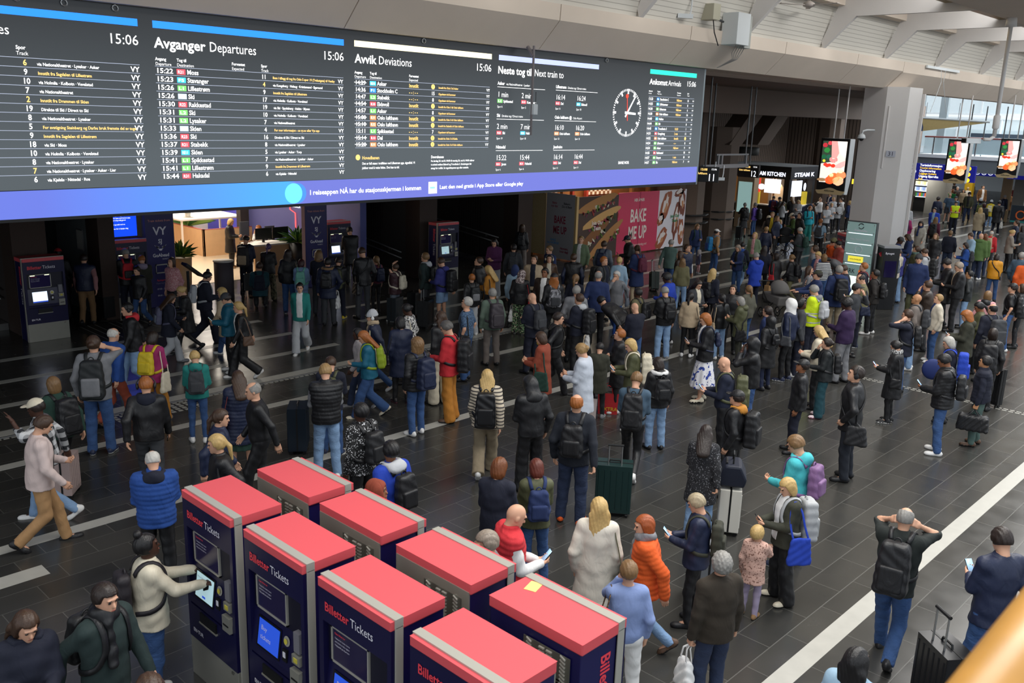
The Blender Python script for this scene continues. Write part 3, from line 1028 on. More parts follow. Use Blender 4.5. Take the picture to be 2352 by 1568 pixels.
    # vertical words down both sides, reading downwards
    for sx in (-1, 1):
        xx = sx*(W2-.006) if False else sx*(W2+.0)
        dirv = (0, 0, -1)
        upd = (0, -1, 0) if sx < 0 else (0, 1, 0)
        org = Vector((sx*(W2-.008), 0.24 if sx < 0 else 0.20, 1.74))
        w1 = text(f, 'Billetter', org, dirv, upd, 0.15, INK_R, True, 'l', 0.9)
        text(f, 'Tickets', org+Vector((0, 0, -w1-.05)), dirv, upd, 0.15, INK_W, False, 'l', 0.9)
    f.build('lettering', t)
    if back == 'steel':
        f = MB()
        f.box(-W2+.012, W2-.012, D, D+.012, 0.0, 1.86, SSTEEL)
        f.build('back_plate', t)
    if grille:
        f = MB()
        f.box(-0.36, 0.08, D+.012, D+.016, 1.5, 1.78, mat('grille_grey', '#77776f', rough=0.4, metal=0.6))
        gl = f.build('grille_plate', t)
        f = MB()
        for cxs, up in ((0.02, 1), (-0.1, 0), (-0.17, 0), (-0.3, 1)):
            for k in range(8):
                z = 1.54+.03*k
                if up:
                    f.prism([(cxs-.02, z), (cxs+.025, z+.02), (cxs+.025, z+.03), (cxs-.02, z+.01)], 'y', D+.016, D+.028, ALU)
                else:
                    f.box(cxs-.025, cxs+.025, D+.016, D+.03, z, z+.012, ALU)
        f.build('louvre', gl)
        f = MB()
        text(f, 'NSB', (-0.16, D+.014, 1.60), (-1, 0, 0), UZ, 0.11, INK_R, True, 'l')
        for k, ww in enumerate((0.13, 0.09, 0.05)):
            f.box(-0.27-ww, -0.27+ww, D+.013, D+.016, 1.565-.025*k, 1.577-.025*k, INK_R)
        f.build('old_logo', t)
    return t
PI = math.pi
# island of eight machines, back to back: four fronts to -X, four to +X
for k, (y, d, ph) in enumerate(((7.10, 'l', 'farthest of the four facing the left, beside the blue puffer'), (5.99, 'b', 'second from the far end of the left-facing row'), (4.89, 'b', 'third from the far end of the left-facing row'), (3.79, 'd', 'nearest of the left-facing row, cut by the bottom edge'))):
    kiosk(f'red-topped navy ticket machine, {ph}', 3.57, y, -PI/2, d, num='07' if k == 0 else None, lit=False, group='ticket machine island')
for k, (y, ph) in enumerate(((7.06, 'farthest of the right-facing row with grey back'), (5.99, 'second from the far end of the right-facing row'), (4.89, 'third of the right-facing row beside the red vest'), (3.79, 'nearest of the right-facing row with a yellow note on top'))):
    kiosk(f'red-topped navy ticket machine, {ph}', 4.78, y, PI/2, 'l', grille=True, lit=False, back='steel' if k < 3 else 'none', group='ticket machine island')
t = thing('paper_note', 'small yellow paper note lying on the nearest red machine top', 'note', (4.64, 4.1, 1.931), 0.3)
mb = MB()
mb.box(-0.07, 0.07, -0.05, 0.05, 0, 0.002, mat('note_yellow', '#e6c77c', rough=0.8))
mb.build('sheet', t)
kiosk('ticket machine numbered 17 with white four-square screen at far left', 7.25, 21.7, 0, 'w', num='17')
kiosk('dark ticket machine under the blue information screen', 10.0, 23.45, 0, 'd')
kiosk('ticket machine used by a black-clad person under the light blue ring', 17.0, 24.0, 0, 'w')
kiosk('ticket machine between the two stone ramps', 19.88, 21.95, 0, 'l', num='18')
kiosk('ticket machine against the brown pillar right of the bakery posters', 40.0, 24.2, -0.25, 'l', lit=False)
kiosk('red-topped ticket machine behind the tall glass sign', 29.3, 12.75, -2.3, 'l', lit=False)
# black airport machine by the white column
t = thing('ticket_machine', 'black airport train ticket machine at the foot of the white column', 'ticket machine', (27.45, 10.4, 0), -0.75, 'ticket machines')
mb = MB()
mb.box(-0.25, 0.25, 0, 0.45, 0, 1.9, mat('machine_black', '#17181b', rough=0.4))
mb.build('body', t, bevel=0.01)
mb = MB()
mb.box(-0.27, 0.27, -0.02, 0.47, 1.88, 1.95, mat('machine_grey_top', '#8f9194', rough=0.4))
mb.build('top', t, bevel=0.01)
mb = MB()
mb.box(-0.18, 0.18, -0.012, 0, 1.0, 1.5, SCR_D)
mb.build('screen', t)
mb = MB()
text(mb, 'Billetter', (-0.256, 0.30, 0.55), (0, 0, 1), (0, 1, 0), 0.2, INK_W, False)
mb.prism([(0.12, 1.62), (0.3, 1.7), (0.16, 1.75), (0.34, 1.68), (0.2, 1.6)], 'x', -0.256, -0.252, INK_R)
text(mb, 'flytoget', (-0.2, -0.004, 1.7), UX, UZ, 0.09, INK_W)
mb.build('lettering', t)

# tall ticket-office panels
PANEL = mat('panel_indigo', '#1b1560', rough=0.35)
def tall_panel(label, x, y):
    t = thing('ticket_office_pylon', label, 'advertising pylon', (x, y, 0), 0, 'ticket office panels')
    mb = MB()
    mb.box(-0.4, 0.4, 0, 0.2, 0, 3.2, PANEL)
    mb.build('board', t, bevel=0.01)
    f = MB()
    Y = -0.004
    text(f, 'Train tickets from', (0, Y, 2.33), UX, UZ, 0.085, mat('print_salmon', '#f0a08f', rough=0.5), False, 'c', 1, 0.62)
    text(f, 'VY', (0, Y, 1.98), UX, UZ, 0.3, INK_W, True, 'c', 1.0, 0.36)
    text(f, 'SJ', (0, Y, 1.75), UX, UZ, 0.16, INK_W, True, 'c')
    for sx in (-1, 1):
        for k in range(3):
            f.prism([(sx*0.04, 1.62+.02*k), (sx*(0.17-.03*k), 1.71-.03*k), (sx*(0.15-.03*k), 1.68-.03*k), (sx*0.05, 1.585+.02*k)], 'y', Y-.004, Y, INK_W)
    f.prism([(-0.06, 1.6), (0.06, 1.6), (0.03, 1.55), (-0.03, 1.55)], 'y', Y-.004, Y, INK_W)
    text(f, 'GoAhead', (0, Y, 1.38), UX, UZ, 0.13, INK_W, True, 'c', 1, 0.46)
    text(f, 'NORDIC', (0.23, Y, 1.30), UX, UZ, 0.05, INK_W, False, 'r')
    text(f, 'Åpningstider', (0, Y, 0.72), UX, UZ, 0.06, INK_R, True, 'c')
    text(f, 'Opening hours', (0, Y, 0.64), UX, UZ, 0.06, INK_G, False, 'c')
    text(f, '07:00 - 20:00', (0, Y, 0.48), UX, UZ, 0.06, INK_W, False, 'c')
    text(f, '09:00 - 18:00', (0, Y, 0.3), UX, UZ, 0.06, INK_W, False, 'c')
    f.build('lettering', t)
    f = MB()
    for a in ((-.17, .17, 0.93, 0.96), (-.17, .17, 1.15, 1.18), (-.17, -.15, .93, 1.18), (.15, .17, .93, 1.18)):
        f.box(a[0], a[1], -0.02, 0, a[2], a[3], ALU)
    f.build('small_frame', t)
tall_panel('tall indigo panel listing train companies left of the bright ticket office', 10.9, 23.6)
tall_panel('tall indigo panel listing train companies right of the ticket office', 15.88, 23.6)
t = thing('information_screen', 'bright blue information screen above the dark ticket machine', 'screen', (9.95, 23.75, 1.94))
mb = MB()
mb.box(-0.5, 0.42, 0, 0.08, 0.0, 1.3, BLK)
mb.build('case', t)
f = MB()
f.box(-0.48, 0.40, -0.01, 0, 0.04, 1.28, mat('screen_blue', '#0a3fe0', emit=1.0))
for k, (s, wd) in enumerate((('Er du usikker?', .4), ('Det er enkelt å kjøpe med og bruke, men hvis', .62), ('du har behov for støtte med å komme i gang', .64), ('hjelper vi deg veldig gjerne!', .4), ('', 0), ('Kom og snakk med oss.', .36), ('', 0), ('Vi er her for å hjelpe deg', .5))):
    if s:
        text(f, s, (-0.08, -0.014, 0.62-.055*k), UX, UZ, 0.045, WHITE_G, True, 'c', 1, wd)
f.build('screen', t)

# ================================================================ ticket office interior
OFFW = mat('office_white', '#f4efe8', rough=0.7)
PALEW = mat('pale_birch', '#d9b184', rough=0.5, noise=0.1, scale=4)
OFLR = mat('office_floor', '#d9c4a6', rough=0.3, noise=0.08)
PURP = mat('office_violet', '#4b49b8', rough=0.6)
DBLUE = mat('office_blue', '#5a5f9e', rough=0.6)
mb = MB()
mb.prism([(11.3, 26.0), (16.2, 26.0), (21, 38), (11.3, 38)], 'z', 0.0, 0.012, OFLR)
struct(mb.build('floor_office'))
wall('wall_office_back', 11, 23, 37.6, 37.9, 0, 3.75, OFFW)
wall('wall_office_left', 11.15, 11.45, 23.9, 37.6, 0, 3.75, PALEW)
wall('wall_office_right', 17.85, 18.1, 24.0, 31.0, 0, 3.75, DBLUE)
wall('wall_office_violet', 19.6, 19.9, 29.5, 37.6, 0, 3.75, PURP)
mb = MB()
mb.prism([(19.58, 30.5), (19.58, 33.2), (19.4, 33.2), (19.4, 30.5)], 'z', 1.35, 1.6, mat('lit_cyan_line', '#a9dcff', emit=0.8))
struct(mb.build('trim_light'))
area('office_lamp', (14.2, 28.5, 3.6), 3.0, 170, (1, 0.9, 0.76), (14.2, 28.5, 0), 4)
area('office_lamp', (16.5, 34.5, 3.6), 4.0, 260, (1, 0.9, 0.78), (16.5, 34.5, 0), 5)
# mural figures
t = thing('mural', 'white wall mural with pale drawn figures in coats', 'mural', (13.6, 37.55, 0))
f = MB()
for x, c in ((-0.6, '#cbbfae'), (1.6, '#d4c9ba')):
    f.prism([(x-.5, .6), (x+.5, .6), (x+.55, 1.5), (x+.3, 2.0), (x-.3, 2.0), (x-.55, 1.5)], 'y', -0.01, 0, mat('mural_'+c[1:], c, rough=0.8))
    f.prism([(x-.22, 2.05), (x+.22, 2.05), (x+.2, 2.5), (x-.2, 2.5)], 'y', -0.01, 0, mat('mural_skin', '#e0b79a', rough=0.8))
    f.prism([(x-.7, 1.1), (x-.4, 1.1), (x-.4, 1.6), (x-.7, 1.6)], 'y', -0.012, 0, mat('mural_skin', '#e0b79a'))
f.build('figures', t)
t = thing('counter', 'pale birch counter with red inner rim in the bright ticket office', 'counter', (15.85, 30.8, 0))
f = MB()
f.box(0, 0.08, 0, 4.5, 0, 0.98, PALEW)
f.box(0, 3.0, 0, 0.08, 0, 0.98, PALEW)
f.build('front', t, bevel=0.01)
f = MB()
f.box(0, 0.1, 0, 4.5, 0.98, 1.0, mat('rim_red', '#a8433a', rough=0.5))
f.box(0, 3.0, 0, 0.1, 0.98, 1.0, MATS['rim_red'])
f.build('rim', t)
t = thing('table', 'white high table behind the birch counter', 'table', (16.6, 32.4, 0))
f = MB()
f.box(-1.1, 1.6, -0.6, 1.4, 1.22, 1.28, OFFW)
f.build('table_top', t, bevel=0.01)
for sx, sy in ((-1, -.5), (1.5, -.5), (-1, 1.3), (1.5, 1.3)):
    f = MB()
    f.box(sx-.03, sx+.03, sy-.03, sy+.03, 0, 1.22, OFFW)
    f.build('leg', t)
LEAF = [mat('leaf_dark', '#2f5a2c', rough=0.5), mat('leaf_light', '#6f8f3a', rough=0.5)]
def plant(label, x, y, z, h, r, n, pot, ph, pr, seed=1):
    t = thing('potted_plant', label, 'plant', (x, y, z))
    if pot:
        f = MB()
        f.lathe([(pr*.8, 0), (pr, ph), (pr*.9, ph), (pr*.85, ph-.03)], (0, 0, 0), pot, 20)
        f.build('pot', t, True)
    rnd = random.Random(seed)
    f = MB()
    for i in range(n):
        a = rnd.uniform(0, 6.28)
        e = rnd.uniform(0.2, 1.25)
        L = h*rnd.uniform(.6, 1)
        d = Vector((math.cos(a)*math.cos(e)*r/h*1.6, math.sin(a)*math.cos(e)*r/h*1.6, math.sin(e)))
        p = Vector((0, 0, ph))
        s = d.cross(Vector((0, 0, 1))).normalized()*(0.045+.02*rnd.random())
        q, p2 = p+d*L*.6, p+d*L+Vector((0, 0, -L*.18))
        f.add([p-s*.2, p+s*.2, q+s, p2, q-s], [(0, 1, 2, 3, 4)], LEAF[i % 2])
    f.build('foliage', t)
    return t
plant('white-potted plant on the white high table', 16.2, 32.6, 1.28, .55, .35, 40, OFFW, .18, .12, 3)
plant('tall dark-leaved plant against the back wall of the ticket office', 18.0, 36.3, 0, 2.2, .8, 90, OFFW, .4, .25, 4)
plant('fern in a tall birch planter beside the entrance of the ticket office', 11.95, 24.6, 0, .7, .4, 70, PALEW, 1.15, .3, 5)
plant('dark plant with red flowers beside the seated headscarf', 16.75, 26.0, 0, .75, .6, 80, BLK, 1.05, .3, 6)
t = thing('pedestal_table', 'grey round pedestal with white top in front of the ticket office', 'table', (12.8, 23.75, 0))
f = MB()
f.lathe([(.27, 0), (.27, 1.06)], (0, 0, 0), mat('pedestal_grey', '#5d565d', rough=0.6), 28)
f.build('drum', t, True)
f = MB()
f.lathe([(.29, 1.06), (.29, 1.09)], (0, 0, 0), OFFW, 28)
f.build('top', t, True)
t = thing('sign_stand', 'slanted black menu stand beside the ticket office entrance', 'stand', (11.15, 22.6, 0))
f = MB()
f.box(-.03, .03, 0, .04, 0, 1.1, BLK)
f.build('pole', t)
f = MB()
f.prism([(-.12, 1.28), (-.09, 1.34), (.36, .98), (.33, .92)], 'y', -.16, .14, BLK)
f.build('board', t)
t = thing('service_desk', 'birch service desk with monitors in the ticket office', 'desk', (15.9, 26.5, 0))
f = MB()
f.box(-.75, .95, -.4, .4, 1.0, 1.05, OFFW)
f.build('desk_top', t)
f = MB()
f.box(-.7, .9, -.38, -.3, 0, 1.0, PALEW)
f.build('front', t)
for px in (-.1, .55):
    f = MB()
    f.box(px-.3, px+.3, .05, .08, 1.15, 1.52, BLK)
    f.box(px-.04, px+.04, .05, .1, 1.05, 1.16, BLK)
    f.build('monitor', t)
def pendant(label, x, y, z):
    t = thing('pendant_lamp', label, 'lamp', (x, y, z), 0, 'red pendant lamps in the ticket office')
    f = MB()
    f.lathe([(.02, .42), (.03, .2), (.17, 0), (.16, 0), (.02, .2)], (0, 0, 0), mat('lamp_red', '#e2412a', rough=0.4, emit=.25), 18)
    f.build('lamp_shade', t, True)
    f = MB()
    f.cyl((0, 0, .4), (0, 0, 3.75-z), .008, BLK, n=6)
    f.build('cord', t)
pendant('red pendant lamp in front of the violet wall', 16.1, 28.6, 2.15)
pendant('red pendant lamp cut by the board edge near the tall plant', 16.0, 33.0, 2.4)
for x, y, lab in ((17.3, 30.2, 'grey office chair beside the seated white shirt'), (17.4, 28.6, 'grey office chair behind the seated headscarf')):
    t = thing('office_chair', lab, 'chair', (x, y, 0), 0, 'office chairs')
    f = MB()
    f.box(-.22, .22, -.22, .22, .42, .5, STEELD)
    f.build('seat', t, bevel=.03)
    f = MB()
    f.box(-.2, .2, .18, .26, .55, 1.25, mat('chair_grey', '#41454c', rough=.8))
    f.build('backrest', t, bevel=.05)
    f = MB()
    f.cyl((0, 0, .05), (0, 0, .42), .03, BLK)
    for k in range(5):
        f.cyl((0, 0, .08), (.28*math.cos(k*1.257), .28*math.sin(k*1.257), .04), .02, BLK, n=6)
    f.build('base', t)
t = thing('neon_sign', 'lit white Tickets sign with red neon line on the blue wall', 'sign', (17.82, 27.6, -.2))
f = MB()
text(f, 'Tickets', (-.03, -.35, 2.2), (0, 1, 0), UZ, .2, WHITE_G, True, 'l', 1, .7)
f.build('lettering', t)
f = MB()
f.tube([(-.03, .45, 2.6), (-.03, .45, 2.1), (-.03, .12, 2.0), (-.03, .1, .2)], .02, mat('neon_red', '#ff4a4a', emit=1.5), 6)
f.build('neon_line', t)

# ================================================================ hoarding with bakery posters
OSB = granite('chipboard', '#a98d5c', '#d9c596', 0, 'Y', 30)
STUDW = mat('pine_stud', '#cfae74', rough=.7)
t = thing('chipboard_hoarding', 'bare chipboard panel at the left end of the bakery hoarding', 'hoarding', (26.45, 23.55, 0))
f = MB()
f.box(0, .03, 0, 2.8, 0.1, 2.75, OSB)
f.build('panel', t)
t = thing('timber_stud', 'upright pine stud between the grey and the sandwich poster', 'stud', (26.42, 22.02, 0))
f = MB()
f.box(0, .12, -.06, .03, 0, 2.5, STUDW)
f.build('stud', t)
def hoarding(label, x, y, dirx, wd, h, base, deco):
    t = thing('poster_hoarding', label, 'poster', (x, y, 0), 0, 'bakery posters')
    ux = Vector(dirx)
    n = Vector((ux.y, -ux.x, 0))
    f = MB()
    c = ux*(wd/2)+Vector((0, 0, h/2+.05))
    slab(f, c-n*.04, ux, wd, h, .04, base, n)
    f.build('panel', t)
    f = MB()
    deco(f, lambda u, z, k=1: ux*u+Vector((0, 0, z))+n*(.004*k), ux)
    f.build('print', t)
    return t
MR = mat('print_maroon', '#8e1f3c', rough=.6)
CREAMP = mat('print_cream', '#f7ece0', rough=.6)
BLUEP = mat('print_skyblue', '#3f97d4', rough=.6)
def blob(f, P, u, z, ru, rz_, m, k=1, n=18, wob=.12, rot=0.0, sd=0):
    rr = random.Random(sd+int(u*100)+int(z*1000))
    ca, sa = math.cos(rot), math.sin(rot)
    pts = []
    for i in range(n):
        a = 2*math.pi*i/n
        q = 1+rr.uniform(-wob, wob)
        x_, y_ = ru*q*math.cos(a), rz_*q*math.sin(a)
        pts.append(P(u+x_*ca-y_*sa, z+x_*sa+y_*ca, k))
    f.add(pts, [tuple(range(n))], m)
def d_grey(f, P, ux):
    text(f, 'BAKE', P(.72, 1.42), ux, UZ, .40, MR, True, 'c', .62)
    text(f, 'ME UP', P(.74, 1.02), ux, UZ, .40, MR, True, 'c', .62)
    for u, z, m, s in ((.42, 2.15, MR, ('Bake', 'my day')), (1.05, 2.15, BLK, ('Bakers', 'Do it Best')), (.42, .72, BLUEP, ('BAKE', 'for NORGE')), (1.0, .42, MR, ('Nystekt,', 'hver dag!'))):
        text(f, s[0], P(u, z), ux, UZ, .12, m, True, 'c')
        text(f, s[1], P(u, z-.12), ux, UZ, .12, m, True, 'c')
hoarding('grey bakery poster with maroon lettering beside the chipboard', 26.42, 23.5, (0, -1, 0), 1.45, 2.5, mat('poster_grey', '#a9a7ab', rough=.6), d_grey)
BREAD = [mat('bread_'+c, '#'+c, rough=.7) for c in ('b9834a', 'd7a866', '8c5a2e')]
SALAD = [mat('salad_'+c, '#'+c, rough=.7) for c in ('5f7a2c', '9c2f2c', '7b2d4a', 'd8d0b8', '3f4a22')]
def d_sand(f, P, ux):
    rr = random.Random(5)
    for j, (u, z, rot) in enumerate(((1.3, 2.2, .25), (1.6, 1.62, .3), (1.2, 1.0, .55), (1.9, .75, .6))):
        blob(f, P, u, z, 1.25 if j < 2 else 1.3, .2, BREAD[j % 3], 1, 20, .04, rot)
        for k in range(26):
            q = rr.uniform(-1.05, 1.05)
            blob(f, P, u+q*math.cos(rot)+.06, z+q*math.sin(rot)-.2+rr.uniform(-.1, .06), rr.uniform(.05, .14), rr.uniform(.03, .08), SALAD[rr.randrange(5)], 2+k % 3, 8, .25, rr.uniform(0, 3))
    text(f, 'Join Our', P(1.3, 1.36, 7), ux, UZ, .22, CREAMP, True, 'c', .9)
    text(f, 'Team', P(1.3, 1.15, 7), ux, UZ, .22, CREAMP, True, 'c', .9)
def d_red(f, P, ux):
    text(f, 'HER ÅPNER', P(1.4, 2.15), ux, UZ, .17, CREAMP, True, 'c', .8)
    text(f, 'BAKE', P(1.38, 1.32), ux, UZ, .74, CREAMP, True, 'c', .62)
    text(f, 'ME UP', P(1.38, .62), ux, UZ, .74, CREAMP, True, 'c', .62)
    text(f, 'Kvalitet til en ordentlig pris!', P(1.38, .32), ux, UZ, .14, CREAMP, False, 'c', .9)
    f.add([P(1.44, .06, 2), P(1.46, .06, 2), P(1.46, 2.53, 2), P(1.44, 2.53, 2)], [(0, 1, 2, 3)], MR)
def d_meat(f, P, ux):
    rr = random.Random(9)
    MT = [mat('roast_'+c, '#'+c, rough=.6) for c in ('a3552f', '7d3a22', 'c98a5a')]
    for j, (u, z, ru, rz_, rot) in enumerate(((.5, 1.85, .75, .3, 1.2), (1.35, 1.25, .22, .85, -.1), (.35, .5, .55, .28, .9), (1.75, 2.0, .25, .6, .2), (1.8, .7, .25, .55, .1), (1.5, 2.4, .4, .15, .3), (.2, 1.3, .3, .22, .8))):
        blob(f, P, u, z, ru, rz_, MT[j % 2], 1, 20, .14, rot)
        blob(f, P, u, z+.05, ru*.6, rz_*.55, mat('frost_white', '#efe3dc', rough=.7), 2, 14, .35, rot)
        blob(f, P, u+.04, z-.1, ru*.3, rz_*.3, MT[2], 3, 10, .4, rot)
    text(f, 'Join Our', P(1.25, 1.35, 5), ux, UZ, .19, mat('print_green', '#1f8a55', rough=.6), True, 'c')
    text(f, 'Team', P(1.25, 1.15, 5), ux, UZ, .19, MATS['print_green'], True, 'c')
hoarding('bakery poster showing filled baguettes', 26.5, 22.05, (1, 0, 0), 2.62, 2.42, mat('poster_dark_brown', '#4a352a', rough=.6), d_sand)
hoarding('large pink-red bakery poster with big cream lettering', 29.12, 22.05, (1, 0, 0), 2.8, 2.48, mat('poster_red', '#d8395f', rough=.5), d_red)
hoarding('white poster of sugared browned pastry pieces', 31.92, 22.05, (1, 0, 0), 2.05, 2.48, mat('poster_white', '#ece8ee', rough=.6), d_meat)
# unfinished shop front behind the hoarding
CHK = bpy.data.materials.new('checker_tile')
CHK.use_nodes = True
ck_ = CHK.node_tree.nodes.new('ShaderNodeTexChecker')
ck_.inputs['Scale'].default_value = 7
ck_.inputs['Color1'].default_value = (*lin('#efe6d2'), 1)
ck_.inputs['Color2'].default_value = (*lin('#8a5a34'), 1)
tcx = CHK.node_tree.nodes.new('ShaderNodeTexCoord')
CHK.node_tree.links.new(tcx.outputs['Object'], ck_.inputs['Vector'])
CHK.node_tree.links.new(ck_.outputs['Color'], CHK.node_tree.nodes['Principled BSDF'].inputs['Base Color'])
TIMB = mat('raw_timber', '#a56c35', rough=.7, noise=.25, scale=5)
wall('wall_shopfit', 26.5, 34.3, 24.2, 24.4, 0, 2.6, TIMB)
mb = MB()
mb.box(29.4, 31.0, 23.9, 24.0, 2.3, 3.2, CHK)
mb.box(26.4, 27.2, 23.6, 23.7, 2.5, 3.2, CHK)
mb.box(20.2, 20.45, 23.2, 23.3, 2.2, 3.3, CHK)
struct(mb.build('wall_tile'))
for x in (27.6, 28.2, 29.1, 32.2, 33.4):
    wall('trim_timber', x, x+.12, 23.7, 23.85, 0, 3.2, TIMB if x < 28 or x > 30 else mat('red_lath', '#b3402a', rough=.6))
area('shopfit_lamp', (29.5, 23.2, 3.6), 3, 60, (1, .85, .65), (29.5, 23, 1), 1)
# ================================================================ hanging displays and signs
DW = mat('display_white', '#d7dde0', rough=.4)
DC = mat('display_cream', '#c9b287', rough=.4)
def em(c, e=.9):
    return mat('lit_'+c.strip('#'), c, rough=.3, emit=e)
def display(label, x, y, z, w_, h):
    """portrait screen facing -X, hung from two rods; origin at the middle of the face"""
    t = thing('hanging_display', label, 'screen', (x, y, z), 0, 'hanging portrait screens')
    f = MB()
    f.prism([(0, -h/2-.1), (.25, -h/2-.12), (.42, -h/2+.5), (.42, h/2), (0, h/2)], 'y', -w_/2, w_/2, DW)
    f.build('case', t, bevel=.02)
    f = MB()
    f.box(-.05, 0, -w_/2, w_/2, -h/2, h/2, BLK)
    f.build('bezel', t, bevel=.02)
    f = MB()
    prof = [(-w_/2, -h/2-.02)]+[(-w_/2+w_*i/16, -h/2+.02+.11*math.exp(-((i-8)/3.6)**2)) for i in range(17)]+[(w_/2, -h/2-.02), (w_/2-.1, -h/2-.12), (-w_/2+.1, -h/2-.12)]
    f.prism(prof, 'x', -.07, -.01, DC)
    text(f, 'AllScreen', (-.075, .22, -h/2-.02), (0, -1, 0), UZ, .09, BLK, True, 'l', 1, .4)
    f.build('lower_lip', t)
    sw, z0, z1 = w_*.84, -h/2+.32, h/2-.1
    f = MB()
    f.quad((-.055, sw/2, z0), (-.055, -sw/2, z0), (-.055, -sw/2, z1), (-.055, sw/2, z1), em('#e8ddcf', .85))
    P = lambda u, v, k=1: Vector((-.055-.002*k, sw/2-u*sw, z0+v*(z1-z0)))
    f.add([P(0, .45), P(.42, .5), (P(.5, .75)), P(.45, 1), P(0, 1)], [(0, 1, 2, 3, 4)], em('#3a4a3a', .6))
    ux = Vector((0, -1, 0))
    A_ = (z1-z0)
    def bl(u, v, ru, rv, c, k, sd=0, e=.9):
        blob(f, lambda a, b, kk=1: P(a, b, k), u, v, ru, rv, em(c, e), 1, 18, .08, 0, sd)
    for u, v, r_, c in ((.1, .9, .1, '#b3303a'), (.3, .95, .09, '#c9404a'), (.2, .78, .12, '#2f7a3a'), (.1, .62, .1, '#1f5a3a'), (.3, .62, .1, '#255a46'), (.12, .52, .06, '#d9d23a')):
        bl(u, v, r_, r_*.55, c, 2)
    f.add([P(.36, 1, 3), P(.6, 1, 3), P(.72, .72, 3), (P(.62, .58, 3)), P(.42, .6, 3), P(.40, .74, 3)], [(0, 1, 2, 3, 4, 5)], em('#d99a94'))
    f.add([P(.62, 1, 4), P(1, 1, 4), P(1, .62, 4), P(.8, .7, 4)], [(0, 1, 2, 3)], em('#efe6df'))
    for k, (u, v) in enumerate(((.40, .56), (.48, .53), (.56, .53), (.63, .56))):
        bl(u, v, .06, .05, '#d48a86', 5)
    f.add([P(1, .55, 5), P(.8, .5, 5), P(.6, .42, 5), P(.62, .36, 5), P(.85, .36, 5), P(1, .42, 5)], [(0, 1, 2, 3, 4, 5)], em('#e3aaa6'))
    for u, v, r_ in ((.2, .43, .09), (.36, .42, .09), (.52, .41, .1), (.28, .40, .08)):
        bl(u, v, r_, r_*.45, '#d93a2a', 6)
    for u, v, r_, c in ((.6, .12, .25, '#f2703a'), (.9, .2, .2, '#f58a5a'), (.45, .06, .2, '#f0582a'), (.8, .05, .22, '#f9b48a'), (.85, .3, .12, '#fbd9c0'), (.5, .18, .09, '#ffd9b5')):
        bl(u, v, r_, r_*.5, c, 7)
    for u, v, r_, c in ((.12, .06, .2, '#8a6a4a'),):
        bl(u, v, r_, r_*.2, c, 7)
    f.build('screen_picture', t)
    for sy in (-.2, .2):
        f = MB()
        f.cyl((.2, sy, h/2), (.2, sy, 7.8-z), .028, CONCW, n=8)
        f.build('rod', t, True)
    return t
display('portrait screen showing hands cutting tomatoes, left of the white column', 33.5, 15.33, 3.97, 1.13, 1.96)
display('portrait screen showing hands cutting tomatoes, over the blue direction sign', 44.5, 14.5, 4.07, .95, 1.86)
display('portrait screen showing hands cutting tomatoes, at the right edge', 50.0, 13.88, 4.18, .93, 1.78)
SB = mat('sign_blue', '#1a1f8c', rough=.4, emit=.25)
SY = mat('sign_yellow', '#ffd21e', emit=.8)
def icon(f, P, u, v, r_):
    f.add([P(u+r_*math.cos(a), v+r_*math.sin(a), 1) for a in [i*math.pi/9 for i in range(18)]], [tuple(range(18))], WHITE_G)
    f.add([P(u+r_*.82*math.cos(a), v+r_*.82*math.sin(a), 2) for a in [i*math.pi/9 for i in range(18)]], [tuple(range(18))], SB)
    f.add([P(u-r_*.4, v-r_*.4, 3), P(u+r_*.4, v-r_*.4, 3), P(u+r_*.4, v+r_*.3, 3), P(u-r_*.4, v+r_*.3, 3)], [(0, 1, 2, 3)], WHITE_G)
def blue_sign(label, x, y0, y1, z0, z1, deco):
    t = thing('direction_sign', label, 'sign', (x, (y0+y1)/2, z0), 0, 'blue direction signs')
    f = MB()
    f.box(0, .2, (y1-y0)/2, (y0-y1)/2, 0, z1-z0, SB)
    f.build('panel', t)
    f = MB()
    P = lambda u, v, k=1: Vector((-.004*k, (y0-y1)/2-u, v))
    deco(f, P)
    f.build('lettering', t)
    f = MB()
    for s in (-.35, .35):
        f.cyl((.1, s*(y0-y1), z1-z0), (.1, s*(y0-y1), 6.8-z0), .035, STEELD)
    f.build('hanger', t)
ux_ = (0, -1, 0)
def deco1(f, P):
    for k, (a, b) in enumerate((('Turistinformasjon', 'Tourist information'), ('Oppbevaring', 'Luggage lockers'), ('Utgang Bjørvika', 'Exit'))):
        v = .72-.31*k
        text(f, a, P(1.25, v+.03), ux_, UZ, .17, WHITE_G, True)
        text(f, b, P(1.25, v-.12), ux_, UZ, .15, SY, True)
        for i in range(3 if k == 1 else 1):
            icon(f, P, .3+.32*i if k == 1 else .9, v+.02, .13)
        if k:
            f.add([P(0, v+.2), P(4.1, v+.2), P(4.1, v+.21), P(0, v+.21)], [(0, 1, 2, 3)], mat('sign_line', '#3a3f6a', rough=.5))
    for v in (.75, .43, .12):
        f.add([P(3.9+.12*math.cos(a), v+.12*math.sin(a), 2) for a in [i*math.pi/8 for i in range(16)]], [tuple(range(16))], SY)
blue_sign('large blue sign for tourist information, luggage lockers and exit', 54, 20.8, 16.55, 2.6, 3.5, deco1)
def deco2(f, P):
    for i in range(4):
        icon(f, P, .25+.36*i, .2, .14)
blue_sign('narrow blue sign with three white icons behind the middle screen', 58, 17.9, 16.35, 2.83, 3.2, deco2)
def deco3(f, P):
    text(f, 'Exit', P(.15, .12), ux_, UZ, .25, SY, True)
    for i in range(3):
        icon(f, P, 1.1+.45*i, .2, .15)
blue_sign('dark blue exit sign below the screen at the right edge', 58.3, 16.1, 13.0, 2.75, 3.15, deco3)
